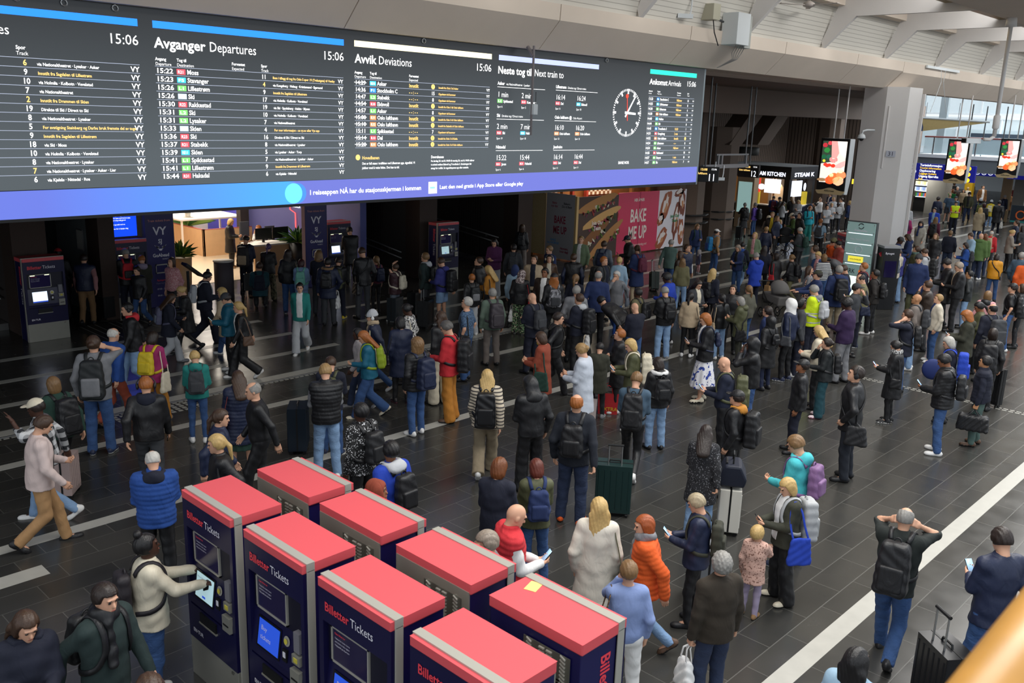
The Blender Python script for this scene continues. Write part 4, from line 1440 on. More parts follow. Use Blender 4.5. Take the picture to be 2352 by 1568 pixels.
# fabric pennant with the information letter
t = thing('information_pennant', 'yellowish fabric pennant with white letter i on blue, hung in the atrium', 'pennant', (52, 19.8, 5.2))
CANV = mat('canvas_yellow', '#cdb57c', rough=.9, noise=.1)
f = MB()
f.prism([(0, .0), (0, .8), (-.9, .75), (-4.1, .62), (-.9, .1)], 'x', 0, .02, CANV)
f.build('canvas', t)
f = MB()
f.prism([(0.01, -.01), (.01, .8), (-.45, .78), (-.75, .6), (-.85, .3), (-.85, .1)], 'x', -.02, -.005, mat('pennant_blue', '#4a5a82', rough=.8))
f.build('blue_end', t)
f = MB()
text(f, 'i', (-.03, -.2, .12), ux_, UZ, .75, mat('pennant_cream', '#efe2b5', rough=.8), True)
f.build('letter', t)
f = MB()
f.cyl((0, .05, .82), (0, -4.2, .66), .05, DW)
for y in (-.9, -2.6):
    f.cyl((0, y, .75), (0, y, 1.6), .012, STEELD, n=6)
f.build('boom', t)
# glass totems by the column
GLS = mat('totem_glass', '#b3d6d1', rough=.15, spec=.6)
def totem(label, x, y, rz, lit):
    t = thing('sign_totem', label, 'sign', (x, y, 0), rz, 'glass sign totems')
    f = MB()
    f.box(0.02, .16, -.47, .47, 0, 2.58, STEELD)
    f.build('frame', t, bevel=.01)
    f = MB()
    f.box(-.015, .02, -.44, .44, .9 if lit else .1, 2.55, GLS)
    f.build('glass', t)
    if lit:
        f = MB()
        f.box(-.012, .02, -.44, .44, .1, .88, mat('lit_map', '#dfeee2', emit=.7))
        f.build('lit_map', t)
        f = MB()
        P = lambda u, v, k=1: Vector((-.017-.003*k, .44-u, v))
        for v in (2.2, 1.88, 1.55, 1.25):
            f.add([P(.06, v), P(.82, v), P(.82, v+.018), P(.06, v+.018)], [(0, 1, 2, 3)], WHITE_G)
        text(f, 'Østbanehallen', P(.44, 2.28), ux_, UZ, .07, INK_W, True, 'c')
        f.tube([P(.44+.08*math.cos(a), 2.44+.08*math.sin(a)) for a in [.6+i*.35 for i in range(8)]], .012, BLK, 5)
        f.tube([P(.44+.08*math.cos(a), 2.44+.08*math.sin(a)) for a in [3.7+i*.35 for i in range(8)]], .012, BLK, 5)
        text(f, 'Oslo Visitor Centre', P(.44, 2.0), ux_, UZ, .075, INK_W, False, 'c')
        f.tube([P(.44+.11*math.cos(a), 1.72+.11*math.sin(a)) for a in [i*math.pi/8 for i in range(17)]], .006, INK_W, 5)
        f.add([P(.14, 1.32), P(.62, 1.32), P(.62, 1.5), P(.14, 1.5)], [(0, 1, 2, 3)], mat('sign_lemon', '#efe04a', emit=.5))
        text(f, 'HOLZWEILER', P(.38, 1.385, 2), ux_, UZ, .06, mat('ink_olive', '#6a6420'), True, 'c')
        text(f, 'ARK', P(.1, .97), ux_, UZ, .2, BLK, False, 'l', .8)
        f.add([P(.62+.1*math.cos(a), 1.04+.1*math.sin(a)) for a in [i*math.pi/10 for i in range(20)]], [tuple(range(20))], mat('logo_orange', '#f26a1c', emit=.3))
        f.build('lettering', t)
    f = MB()
    for v in (.95, 1.3, 1.6, 1.93, 2.25, 2.5):
        for y in (-.41, .41):
            f.box(-.022, -.014, y-.015, y+.015, v-.015, v+.015, STEEL)
    f.build('fixing', t)
totem('tall pale green glass directory totem with an orange spot', 27.5, 11.45, .0, True)
totem('second pale green glass totem on the right of the white column', 37.6, 14.35, .0, False)
# ================================================================ fittings on the beam and roof
t = thing('relay_box', 'large grey-white equipment box with cables on the white beam', 'box', (22.75, 13.6, 7.85))
f = MB()
f.box(-.35, .3, -.25, .24, -.4, .42, DW)
f.build('cabinet', t, bevel=.01)
f = MB()
f.box(.3, .62, -.12, .12, -.45, .4, mat('box_grey', '#a7aaa5', rough=.5))
f.build('side_cabinet', t, bevel=.01)
f = MB()
for k in range(5):
    f.tube([(-.1+.12*k, -.1, -.4), (-.12+.12*k, 0, -.6), (.02+.06*k, .05, -.75), (-.25, .35, -1.0)], .012, mat('cable_grey', '#8a8784'), 5)
f.build('cable', t)
t = thing('junction_box', 'small beige junction box left of the large equipment box', 'box', (21.6, 13.62, 8.2))
f = MB()
f.box(-.17, .17, -.1, .3, -.2, .2, mat('box_beige', '#b9b6a2', rough=.5))
f.build('cabinet', t, bevel=.01)
f = MB()
f.tube([(.17, 0, -.15), (.5, 0, -.2)], .03, STEELD)
f.tube([(0, 0, -.2), (.1, 0, -.5), (.5, .1, -.8)], .015, BLK, 5)
f.build('cable', t)
t = thing('sensor_pole', 'thin grey pole hanging before the board with a small white box', 'sensor', (15.33, 14.2, 4.98))
f = MB()
f.cyl((0, 0, 0), (0, 0, 1.93), .028, mat('pole_grey', '#7a7476', rough=.5))
f.cyl((0, 0, 1.7), (0, .2, 1.93), .04, MATS['pole_grey'])
f.build('pole', t)
f = MB()
f.box(-.02, .12, -.08, .04, .45, .68, DW)
f.build('sensor_box', t, bevel=.01)
f = MB()
f.cyl((.1, -.02, .68), (.1, -.02, .95), .008, BLK, n=6)
f.build('aerial', t)
def ceiling_fan(label, x, y, z, rot):
    t = thing('ceiling_fan', label, 'fan', (x, y, z), rot)
    f = MB()
    f.lathe([(.03, .12), (.16, .05), (.17, -.03), (.05, -.08)], (0, 0, 0), mat('fan_grey', '#b3aba5', rough=.5), 18)
    f.build('motor', t, True)
    f = MB()
    f.cyl((0, 0, .1), (0, 0, 1.0), .015, STEELD)
    f.build('rod', t)
    for k in range(3):
        a = k*2.094
        d, s = Vector((math.cos(a), math.sin(a), 0)), Vector((-math.sin(a), math.cos(a), 0))
        f = MB()
        q = [d*.15-s*.05, d*.9-s*.08, d*.92+s*.06, d*.15+s*.05]
        f.add([p+Vector((0, 0, -.01)) for p in q]+[p+Vector((0, 0, .01)) for p in q], [(3, 2, 1, 0), (4, 5, 6, 7), (0, 1, 5, 4), (1, 2, 6, 5), (2, 3, 7, 6), (3, 0, 4, 7)], MATS['fan_grey'])
        f.build('blade', t)
ceiling_fan('grey three-bladed ceiling fan under the roof deck', 25.6, 13.0, 8.75, .5)
t = thing('camera_mast', 'long white drop pole carrying a white camera housing at upper right', 'camera', (30.6, 9.0, 5.0))
f = MB()
f.cyl((0, 0, .25), (.1, .05, 3.6), .06, CONCW)
f.lathe([(.16, 3.45), (.14, 3.72)], (.1, .05, 0), CONCW, 14)
f.lathe([(.05, .45), (.1, .5), (.1, .85), (.05, .9)], (0, 0, 0), CONCW, 12)
f.build('pole', t, True)
f = MB()
f.tube([(0, 0, .25), (-.1, .1, .15), (-.25, .2, .15)], .05, CONCW)
f.build('bracket', t, True)
f = MB()
f.prism([(-.12, -.08), (.12, -.08), (.1, .08), (-.1, .08)], 'x', -.75, -.2, DW)
f.box(-.77, -.75, -.09, .09, -.06, .06, BLK)
o = f.build('camera_housing', t, bevel=.015)
o.location = (0, .28, .1)
o.rotation_euler = (0, 0, -.5)
t = thing('dome_camera', 'white dome camera on a curved arm at the left of the white column', 'camera', (34.45, 14.78, 5.0))
f = MB()
f.lathe([(.05, .16), (.12, .1), (.15, .0), (.14, -.02)], (0, 0, 0), DW, 16)
f.build('housing', t, True)
f = MB()
f.sphere((0, 0, -.03), .09, BLK)
f.build('dome', t, True)
f = MB()
f.tube([(0, 0, .15), (.03, -.02, .26), (.2, -.1, .3), (.5, -.25, .3)], .035, DW)
f.build('arm', t, True)
for x, y, z, lab in ((29.2, 17.9, 3.5, 'white bullet camera left of the other on the steel bar'), (29.8, 17.9, 3.36, 'white bullet camera right of the other on the steel bar'), (20.6, 13.75, 8.0, 'small dark camera under the roof above the pole')):
    t = thing('bullet_camera', lab, 'camera', (x, y, z), -.6, 'small cameras')
    f = MB()
    f.prism([(-.06, -.05), (.06, -.05), (.07, .06), (-.07, .06)], 'x', -.3, .12, DW)
    f.box(-.31, -.3, -.05, .05, -.04, .04, BLK)
    f.build('housing', t, bevel=.01)
    f = MB()
    f.tube([(.05, 0, .0), (.1, .05, .2), (.12, .08, .5)], .02, DW, 6)
    f.build('bracket', t)
t = thing('steel_gantry', 'grey steel gantry bar behind the right end of the board', 'gantry', (28.6, 18.0, 3.75))
f = MB()
f.box(0, 3.2, -.06, .06, 0, .14, mat('gantry_grey', '#7d8286', rough=.5, metal=.4))
f.build('bar', t)
f = MB()
for x in (1.0, 1.25, 3.0):
    f.box(x, x+.08, -.04, .04, .14, .5, MATS['gantry_grey'])
f.box(.9, 3.2, -.03, .03, .46, .52, MATS['gantry_grey'])
f.cyl((.5, 0, 0), (.5, 0, 3.0), .03, STEELD)
f.cyl((3.0, 0, .5), (3.0, 0, 3.0), .03, STEELD)
f.build('frame', t)
def track_monitor(label, x, y, z, big, rz):
    t = thing('track_monitor', label, 'screen', (x, y, z), rz, 'black track monitors')
    f = MB()
    f.box(0, .12, -.45, .45, -.24, .24, BLK)
    f.build('case', t, bevel=.01)
    f = MB()
    text(f, big, (-.006, -.1, -.2), ux_, UZ, .32, WHITE_G, False, 'l', .8)
    text(f, 'FLY1  15:08', (-.006, .4, .12), ux_, UZ, .1, LY, True)
    text(f, 'Oslo lufthavn', (-.006, .4, 0), ux_, UZ, .09, LY, True)
    text(f, '15:06', (-.006, -.2, .14), ux_, UZ, .08, LW, False)
    f.build('lettering', t)
    f = MB()
    f.cyl((.06, 0, .24), (.06, 0, 3.2), .025, STEELD)
    f.build('hanger', t)
track_monitor('black monitor showing track 12 under the steel bar', 32, 18.05, 3.6, '12', 0)
track_monitor('black monitor at the lower right corner of the board', 25.2, 15.75, 3.78, '11', .5)
t = thing('drum_lamp', 'black drum pendant lamp above the snack counter', 'lamp', (40.0, 22.8, 3.9))
f = MB()
f.lathe([(.62, 0), (.64, .02), (.64, .36), (.6, .38)], (0, 0, 0), mat('drum_black', '#1a1d1a', rough=.6), 26)
f.build('lamp_shade', t, True)
f = MB()
f.cyl((0, 0, .38), (0, 0, 2.85), .012, BLK, n=6)
f.build('cord', t)
t = thing('beam_strap', 'white flat bar fixed on the beam above the right displays', 'bar', (39.0, 13.76, 7.75))
f = MB()
f.box(-1.8, 1.8, -.05, .02, -.05, .05, DW)
f.build('bar', t)
f = MB()
for k in (-1, 1):
    f.tube([(k*.25, -.03, -.05), (k*.12, -.05, -.5), (k*.9, -.06, -1.7)], .01, DW, 5)
f.build('wire', t)
# ================================================================ snack kiosk, shops and posters at the back
SHB = mat('shop_black', '#15171b', rough=.4)
SHW = mat('shop_tile', '#cbb193', rough=.5, noise=.1, scale=10)
t = thing('snack_kiosk', 'black corner snack kiosk with lit white signs and menu screens', 'kiosk', (45.6, 23.2, 0))
f = MB()
f.box(-.1, 4.2, -.1, 4.6, 2.55, 3.2, SHB, mat('shop_roof', '#9fa3a6', rough=.6))
f.build('canopy', t)
f = MB()
f.box(0, .3, 0, .3, 0, 2.6, SHB)
f.box(2.75, 3.0, 0, .3, 0, 2.6, SHB)
f.build('post', t)
f = MB()
f.box(1.2, 4.0, 1.6, 1.8, 0, 2.6, SHW)
f.box(1.3, 1.5, 1.6, 4.4, 0, 2.6, mat('shop_timber', '#b0763c', rough=.5, emit=.15))
f.build('back_wall', t)
f = MB()
f.box(-.05, .5, .3, 4.2, 0, 1.05, mat('shop_counter', '#3a3632', rough=.6))
f.box(.3, 2.8, -.05, .5, 0, 1.05, MATS['shop_counter'])
f.build('counter', t)
f = MB()
f.box(-.1, .55, .3, 4.2, 1.05, 1.1, OFFW)
f.box(.3, 2.85, -.1, .55, 1.05, 1.1, OFFW)
f.build('counter_top', t)
SIG = mat('shop_sign_lit', '#e8ecff', emit=1.3)
f = MB()
text(f, 'STEAM KITCHEN', (-.11, 2.15, 2.68), ux_, UZ, .3, SIG, True, 'l', 1, 1.95)
text(f, 'STEAM K', (.3, -.11, 2.68), UX, UZ, .3, SIG, True, 'l', 1, 2.3)
f.build('lit_sign', t)
MENU = mat('menu_screen', '#dfe9ff', emit=1.1)
for a in ((.02, .04, .5, 1.45, 1.75, 2.5), (.02, .04, 1.7, 2.0, 1.75, 2.5)):
    f = MB()
    f.box(*a, MENU if a[2] < 1 else mat('menu_red', '#d8372a', emit=.8))
    f.build('menu_screen', t)
f = MB()
f.box(.35, 1.55, .02, .04, 1.6, 2.45, MENU)
f.build('menu_screen', t)
f = MB()
f.sphere((.02, 1.62, 2.05), (.03, .22, .16), MENU)
f.sphere((1.85, 0, 2.1), (.14, .03, .22), MENU)
f.build('round_lamp', t)
for k, (x, y) in enumerate(((.25, 1.9), (2.2, .2), (2.4, .2))):
    f = MB()
    f.box(x-.08, x+.08, y-.08, y+.08, 1.1, 1.8, mat('lemon_jar', '#d9c23a', rough=.3, emit=.15))
    f.build('drink_jar', t)
area('snack_lamp', (47.4, 24.4, 2.5), 1.6, 60, (1, .8, .55), (46.5, 23.6, .8), 1.6)
t = thing('wood_totem', 'pale wooden totem with light green directory at the snack kiosk', 'sign', (43.3, 24.1, 0))
f = MB()
f.box(0, .5, -.1, .9, 0, 2.95, mat('totem_wood', '#c9ab88', rough=.5))
f.build('body', t, bevel=.01)
f = MB()
f.box(-.01, 0, 0, .8, .8, 2.4, mat('totem_screen', '#a7cdc9', emit=.35))
f.build('screen', t)
t = thing('goods_shelf', 'shelf of coloured packets beside the brown pillar', 'shelf', (42.5, 26.2, 0))
f = MB()
f.box(0, .3, -1.2, 1.2, 0, 1.0, mat('slatted_oak', '#b59a74', rough=.6))
f.box(0, .3, -1.2, 1.2, 1.7, 1.75, OFFW)
f.box(0, .3, -1.2, 1.2, 2.1, 2.15, OFFW)
f.box(.25, .3, -1.2, 1.2, 0, 2.6, mat('shelf_grey', '#8a8580', rough=.6))
f.build('shelves', t)
cols_ = ('#c94a2a', '#e0c9b0', '#6a4a8a', '#2f8a7a', '#d98a2a', '#b02a3a', '#e8e4dc', '#2a6a4a')
for i in range(16):
    o = MB()
    o.box(-.1, .1, -.11, .11, 0, .27, mat('pack_'+cols_[i*5 % 8][1:], cols_[i*5 % 8], rough=.4))
    o = o.build('packet', loc=(42.62, 25.15+.28*(i % 8), 1.75 if i < 8 else 2.15))
    tag(o, 'small coloured packet standing on the goods shelf by the brown pillar', 'packet', 'packets on the goods shelf')
t = thing('food_fridge', 'lit open fridge shelves of drinks and snacks under the footbridge', 'fridge', (63.2, 22.4, 0))
f = MB()
f.box(0, .7, -.85, .85, 0, 2.6, BLK)
f.build('case', t)
for k, cs in enumerate((('#e0c21e', '#d9a51e', '#c9571e'), ('#d9cfa0', '#e8e0c0', '#bfae80'), ('#8aa0c9', '#c9d0e0', '#7a8ab0'), ('#3a7a3a', '#c9571e', '#4a5a8a'))):
    z = 2.15-.38*k
    f = MB()
    f.box(-.25, 0, -.8, .8, z-.04, z, mat('shelf_lit', '#e8eef5', emit=.6))
    for i in range(12):
        f.box(-.2, -.04, -.75+.125*i, -.65+.125*i, z, z+.24, em(cs[i % 3 if k else i//4], .45))
    f.build('shelf', t)
area('fridge_lamp', (61.5, 22.4, 2.7), 1.5, 50, (1, .97, .9), (63, 22.4, 1), 1.5)
area('underbridge_lamp', (65, 18, 2.85), 6, 160, (1, .97, .92), (65, 18, 0), 8)
t = thing('advert_poster', 'dark poster with orange ring on the column at the right edge', 'poster', (49.55, 12.95, 1.05))
f = MB()
f.box(-.02, .02, -.6, .3, 0, .85, mat('poster_teal_dark', '#1d2b36', rough=.5))
f.build('panel', t)
f = MB()
f.tube([(-.03, -.15+.2*math.cos(a), .38+.2*math.sin(a)) for a in [i*math.pi/8 for i in range(17)]], .035, mat('ring_orange', '#d9662a', rough=.5), 6)
f.box(-.025, -.02, -.58, .28, .02, .1, mat('poster_teal', '#2f8a86', rough=.5))
f.build('print', t)
t = thing('yellow_exit_lamp', 'small yellow lit exit lamp under the left screen', 'lamp', (44.6, 19.2, 2.75))
f = MB()
f.box(0, .1, -.25, .15, -.12, .12, em('#f2d23a', .9))
f.build('lamp', t)
f = MB()
f.cyl((.05, 0, .12), (.05, 0, 4.0), .015, STEELD)
f.build('hanger', t)

# ================================================================ luggage, prams and other things on the floor
def suitcase(label, x, y, rz, c, h, w_, d_, handle=.0, ridges=True, metal=.0, tilt=0):
    t = thing('suitcase', label, 'suitcase', (x, y, 0), rz, 'wheeled suitcases')
    if tilt:
        t.rotation_euler = (0, tilt, rz)
    m = mat('case_'+c.strip('#'), c, rough=.32, metal=metal)
    f = MB()
    f.box(-w_/2, w_/2, -d_/2, d_/2, .06, h, m)
    if ridges:
        n = 6
        for i in range(n):
            u = -w_/2+w_*(i+.5)/n
            f.box(u-.012, u+.012, -d_/2-.008, d_/2+.008, .12, h-.06, m)
    f.build('shell', t, bevel=.03)
    f = MB()
    f.box(-w_/2-.004, w_/2+.004, -.012, .012, .07, h+.004, BLK)
    f.build('zip_band', t)
    for sx in (-1, 1):
        for sy in (-1, 1):
            f = MB()
            f.cyl((sx*(w_/2-.05)-.015, sy*(d_/2-.04), .03), (sx*(w_/2-.05)+.015, sy*(d_/2-.04), .03), .03, BLK, n=12)
            f.build('wheel', t)
    f = MB()
    f.tube([(-.08, 0, h), (-.07, 0, h+.035), (.07, 0, h+.035), (.08, 0, h)], .012, BLK, 6)
    f.build('grip', t)
    if handle:
        f = MB()
        for sx in (-.09, .09):
            f.cyl((sx, d_*.3, h-.05), (sx, d_*.3, handle), .010, STEEL, n=8)
        f.cyl((-.11, d_*.3, handle), (.11, d_*.3, handle), .018, BLK, n=8)
        f.build('telescopic_handle', t)
    return t
suitcase('black suitcase with raised handle at the dark ticket machine', 9.15, 23.0, .2, '#141416', .6, .4, .25, .98)
suitcase('large black suitcase beside the person in indigo hoodie', 14.9, 17.28, .5, '#131416', .74, .48, .3, 1.0)
suitcase('black suitcase left of the grey trousers and cream backpack', 14.72, 18.3, .4, '#1b2126', .66, .44, .27)
suitcase('black suitcase right of the grey trousers and cream backpack', 15.65, 18.6, .4, '#15171a', .66, .44, .27)
suitcase('steel-blue ridged suitcase beside the person in black quilted vest', 7.62, 11.95, .9, '#27323f', .78, .46, .30, 0, True, .5)
suitcase('dark green suitcase pulled by the person in grey-green blazer', 24.1, 16.6, .8, '#22302a', .62, .42, .26, 1.0, True, 0, .25)
suitcase('black suitcase held by the arm of the person in black leather skirt', 38.7, 22.0, .3, '#16171a', .6, .42, .26, 1.0)
suitcase('dark green-black suitcase of the person in dark navy jacket', 9.55, 7.02, 2.2, '#17302f', .76, .5, .30, 1.05)
suitcase('white suitcase with a navy bag on top', 10.3, 5.62, .55, '#d8d5cb', .66, .44, .28, 1.0)
suitcase('grey suitcase beside the person in navy jacket with olive backpack', 8.45, 4.85, .8, '#7d8085', .66, .44, .28, 1.0)
suitcase('black suitcase of the person in navy suit jacket at lower right', 8.3, 2.15, .9, '#15161a', .74, .48, .30, 1.08)
suitcase('thin black case standing behind the person in navy quilted vest', 19.4, 5.0, 1.2, '#141517', .8, .45, .16)
suitcase('pale pink suitcase rolling beside the person in white cap', 4.25, 12.6, .9, '#b5a09c', .6, .4, .25, .95)
t = thing('cabin_bag', 'navy soft bag lying on top of the white suitcase', 'bag', (10.3, 5.62, .70), .55)
f = MB()
f.prism([(-.16, 0), (.16, 0), (.19, .12), (.1, .30), (-.1, .30), (-.19, .12)], 'x', -.2, .2, mat('bag_navy', '#141a2c', rough=.6))
f.build('body', t, bevel=.03)
f = MB()
f.tube([(-.1, 0, .3), (-.08, 0, .42), (.08, 0, .42), (.1, 0, .3)], .012, BLK, 6)
f.build('handle', t)
def paper_bag(name, label, x, y, rz, c, w_, d_, h, deco=None):
    t = thing(name, label, 'bag', (x, y, 0), rz)
    m = mat('bag_'+c.strip('#'), c, rough=.7, noise=.06)
    f = MB()
    b = [(-w_/2, -d_/2), (w_/2, -d_/2), (w_/2, d_/2), (-w_/2, d_/2)]
    vs_ = [(p[0], p[1], 0) for p in b]+[(p[0]*1.08, p[1]*.7, h) for p in b]
    f.add(vs_, [(3, 2, 1, 0), (0, 1, 5, 4), (1, 2, 6, 5), (2, 3, 7, 6), (3, 0, 4, 7)], m)
    f.add([(p[0], p[1], p[2]-.04*(i == 0)) for i, p in enumerate(vs_[4:])], [(0, 1, 2, 3)], mat('bag_inside', '#6a645c', rough=.9))
    f.build('body', t)
    for s in (-1, 1):
        f = MB()
        f.tube([(-w_*.22, s*d_*.33, h-.01), (-w_*.16, s*d_*.36, h+.12), (0, s*d_*.37, h+.16), (w_*.16, s*d_*.36, h+.12), (w_*.22, s*d_*.33, h-.01)], .008, m, 6)
        f.build('handle', t)
    if deco:
        f = MB()
        deco(f)
        f.build('print', t)
    return t
def d_bit(f):
    f.tube([(.0+.075*math.cos(a), -.118, .22+.075*math.sin(a)) for a in [i*math.pi/10 for i in range(21)]], .004, BLK, 5)
    text(f, 'BIT', (0, -.120, .215), UX, UZ, .05, BLK, True, 'c')
    text(f, 'COFFEE', (0, -.120, .185), UX, UZ, .025, BLK, False, 'c')
paper_bag('paper_bag', 'pale grey paper bag with round black print at the foot of the front machine', 2.75, 6.35, -1.0, '#bdb9b2', .34, .22, .42, d_bit)
def d_ex(f):
    text(f, 'EXTRA', (-.13, -.125, .07), UX, UZ, .1, mat('print_yellow', '#d9a92a', rough=.6), True)
paper_bag('shopping_bag', 'red shopping bag with yellow letters on the floor', 13.05, 9.85, -.9, '#b51f26', .36, .24, .40, d_ex)
paper_bag('shopping_bag', 'white and red shopping bag at the feet of the dark parka', 12.55, 9.95, -.9, '#c9b9b6', .34, .22, .38)
t = thing('rucksack', 'olive rucksack standing on the floor beside the cream cardigan', 'backpack', (6.95, 5.0, 0), .4)
f = MB()
f.sphere((0, 0, .2), (.17, .13, .22), mat('ruck_olive', '#4a4526', rough=.8))
f.build('body', t, True)
f = MB()
f.sphere((0, -.12, .15), (.11, .05, .1), MATS['ruck_olive'])
f.build('front_pocket', t, True)
t = thing('cushion_bag', 'navy square cushion bag carried before the blue rucksack', 'bag', (17.1, 5.45, .88), .4)
f = MB()
f.sphere((0, 0, .2), (.06, .19, .2), mat('cushion_navy', '#1c2c66', rough=.7), 12, 8)
f.build('cushion', t, True)
def pram(label, x, y, rz, c, hood):
    t = thing('stroller', label, 'stroller', (x, y, 0), rz, 'strollers')
    m = mat('pram_'+c.strip('#'), c, rough=.8)
    f = MB()
    f.prism([(-.42, .52), (.42, .45), (.45, .72), (-.45, .74)], 'x', -.22, .22, m)
    f.build('seat', t, bevel=.04)
    if hood:
        f = MB()
        n = 9
        vs_ = []
        for i in range(n):
            a = math.pi*.08+math.pi*.62*i/(n-1)
            for j in range(n):
                b = math.pi*j/(n-1)
                vs_.append((.25*math.cos(b), .05+.42*math.cos(a)*math.sin(b)*1.0, .72+.42*math.sin(a)*(.35+.65*math.sin(b))))
        f.add(vs_, [(i*n+j, i*n+j+1, (i+1)*n+j+1, (i+1)*n+j) for i in range(n-1) for j in range(n-1)], m)
        o = f.build('hood', t, True)
        sd = o.modifiers.new('thick', 'SOLIDIFY')
        sd.thickness = .015
    for sx in (-1, 1):
        f = MB()
        f.tube([(sx*.25, .4, .1), (sx*.25, -.1, .5), (sx*.25, -.62, 1.0)], .014, BLK, 6)
        f.tube([(sx*.25, -.35, .1), (sx*.25, .2, .52)], .014, BLK, 6)
        f.build('frame', t)
    f = MB()
    f.cyl((-.25, -.62, 1.0), (.25, -.62, 1.0), .018, BLK)
    f.build('handlebar', t)
    for sx in (-1, 1):
        for sy, r_ in ((-.36, .13), (.4, .10)):
            f = MB()
            f.tube([(sx*.27, sy+r_*math.cos(a), r_+.012+r_*math.sin(a)) for a in [i*math.pi/8 for i in range(17)]], .018, BLK, 6)
            f.cyl((sx*.25, sy, r_), (sx*.29, sy, r_), .03, STEEL, n=10)
            f.build('wheel', t)
    return t
pram('grey hooded pram pushed by the person in camouflage cap', 23.4, 11.9, 2.6, '#6f6d6c', True)
pram('black stroller pushed by the person in cream cap and green jacket', 36.2, 18.3, 1.2, '#17181a', True)
t = thing('wheelchair', 'black wheelchair under the person in dark teal jacket', 'wheelchair', (12.98, 22.45, 0), -.55)
f = MB()
f.box(-.22, .22, -.2, .24, .42, .46, BLK)
f.build('seat', t)
f = MB()
f.box(-.22, .22, -.25, -.22, .46, .92, BLK)
f.build('backrest', t)
for sx in (-1, 1):
    f = MB()
    f.tube([(sx*.29, -.12+.3*math.cos(a), .315+.3*math.sin(a)) for a in [i*math.pi/14 for i in range(29)]], .015, BLK, 6)
    for k in range(10):
        a = k*math.pi/5
        f.cyl((sx*.29, -.12, .315), (sx*.29, -.12+.3*math.cos(a), .315+.3*math.sin(a)), .003, STEEL, n=4)
    f.build('wheel', t)
    f = MB()
    f.tube([(sx*.22, .34+.08*math.cos(a), .09+.075*math.sin(a)) for a in [i*math.pi/6 for i in range(13)]], .012, BLK, 6)
    f.build('caster', t)
    f = MB()
    f.tube([(sx*.23, -.36, .92), (sx*.23, -.24, .9), (sx*.23, -.22, .45), (sx*.23, .3, .42), (sx*.22, .42, .12)], .012, STEEL, 6)
    f.build('frame', t)
t = thing('kick_scooter', 'kick scooter held by the person in purple jacket', 'scooter', (22.95, 22.75, 0), 2.0)
f = MB()
f.box(-.06, .06, -.35, .3, .09, .12, BLK)
f.build('deck', t)
f = MB()
f.tube([(0, .36, .1), (0, .32, .6), (0, .28, 1.0)], .02, BLK)
f.cyl((-.22, .28, 1.0), (.22, .28, 1.0), .016, BLK)
f.build('steering_column', t)
for y in (-.4, .38):
    f = MB()
    f.cyl((-.018, y, .095), (.018, y, .095), .09, mat('rubber', '#1a1a1a', rough=.8), n=18)
    f.build('wheel', t)
# ================================================================ people
F32 = np.float32
def V(*a):
    return np.array(a, F32)
def cap(P, a, b, r1, r2):
    ba = b-a
    pa = P-a
    t = np.clip((pa@ba)/max(float(ba@ba), 1e-9), 0, 1)
    q = pa-t[..., None]*ba
    return np.sqrt((q*q).sum(-1))-(r1+(r2-r1)*t)
def ell(P, c, r):
    q = (P-c)/r
    k0 = np.sqrt((q*q).sum(-1))
    q2 = q/r
    k1 = np.sqrt((q2*q2).sum(-1))
    return k0*(k0-1)/np.maximum(k1, 1e-6)
def rbox(P, c, h, r):
    q = np.abs(P-c)-(h-r)
    return np.sqrt((np.maximum(q, 0)**2).sum(-1))+np.minimum(q.max(-1), 0)-r
def smin(a, b, k):
    h = np.clip(0.5+0.5*(b-a)/k, 0, 1)
    return b*(1-h)+a*h-k*h*(1-h)
EDG = [((0, 0, 0), (1, 0, 0)), ((0, 1, 0), (1, 1, 0)), ((0, 0, 1), (1, 0, 1)), ((0, 1, 1), (1, 1, 1)), ((0, 0, 0), (0, 1, 0)), ((1, 0, 0), (1, 1, 0)), ((0, 0, 1), (0, 1, 1)), ((1, 0, 1), (1, 1, 1)), ((0, 0, 0), (0, 0, 1)), ((1, 0, 0), (1, 0, 1)), ((0, 1, 0), (0, 1, 1)), ((1, 1, 0), (1, 1, 1))]
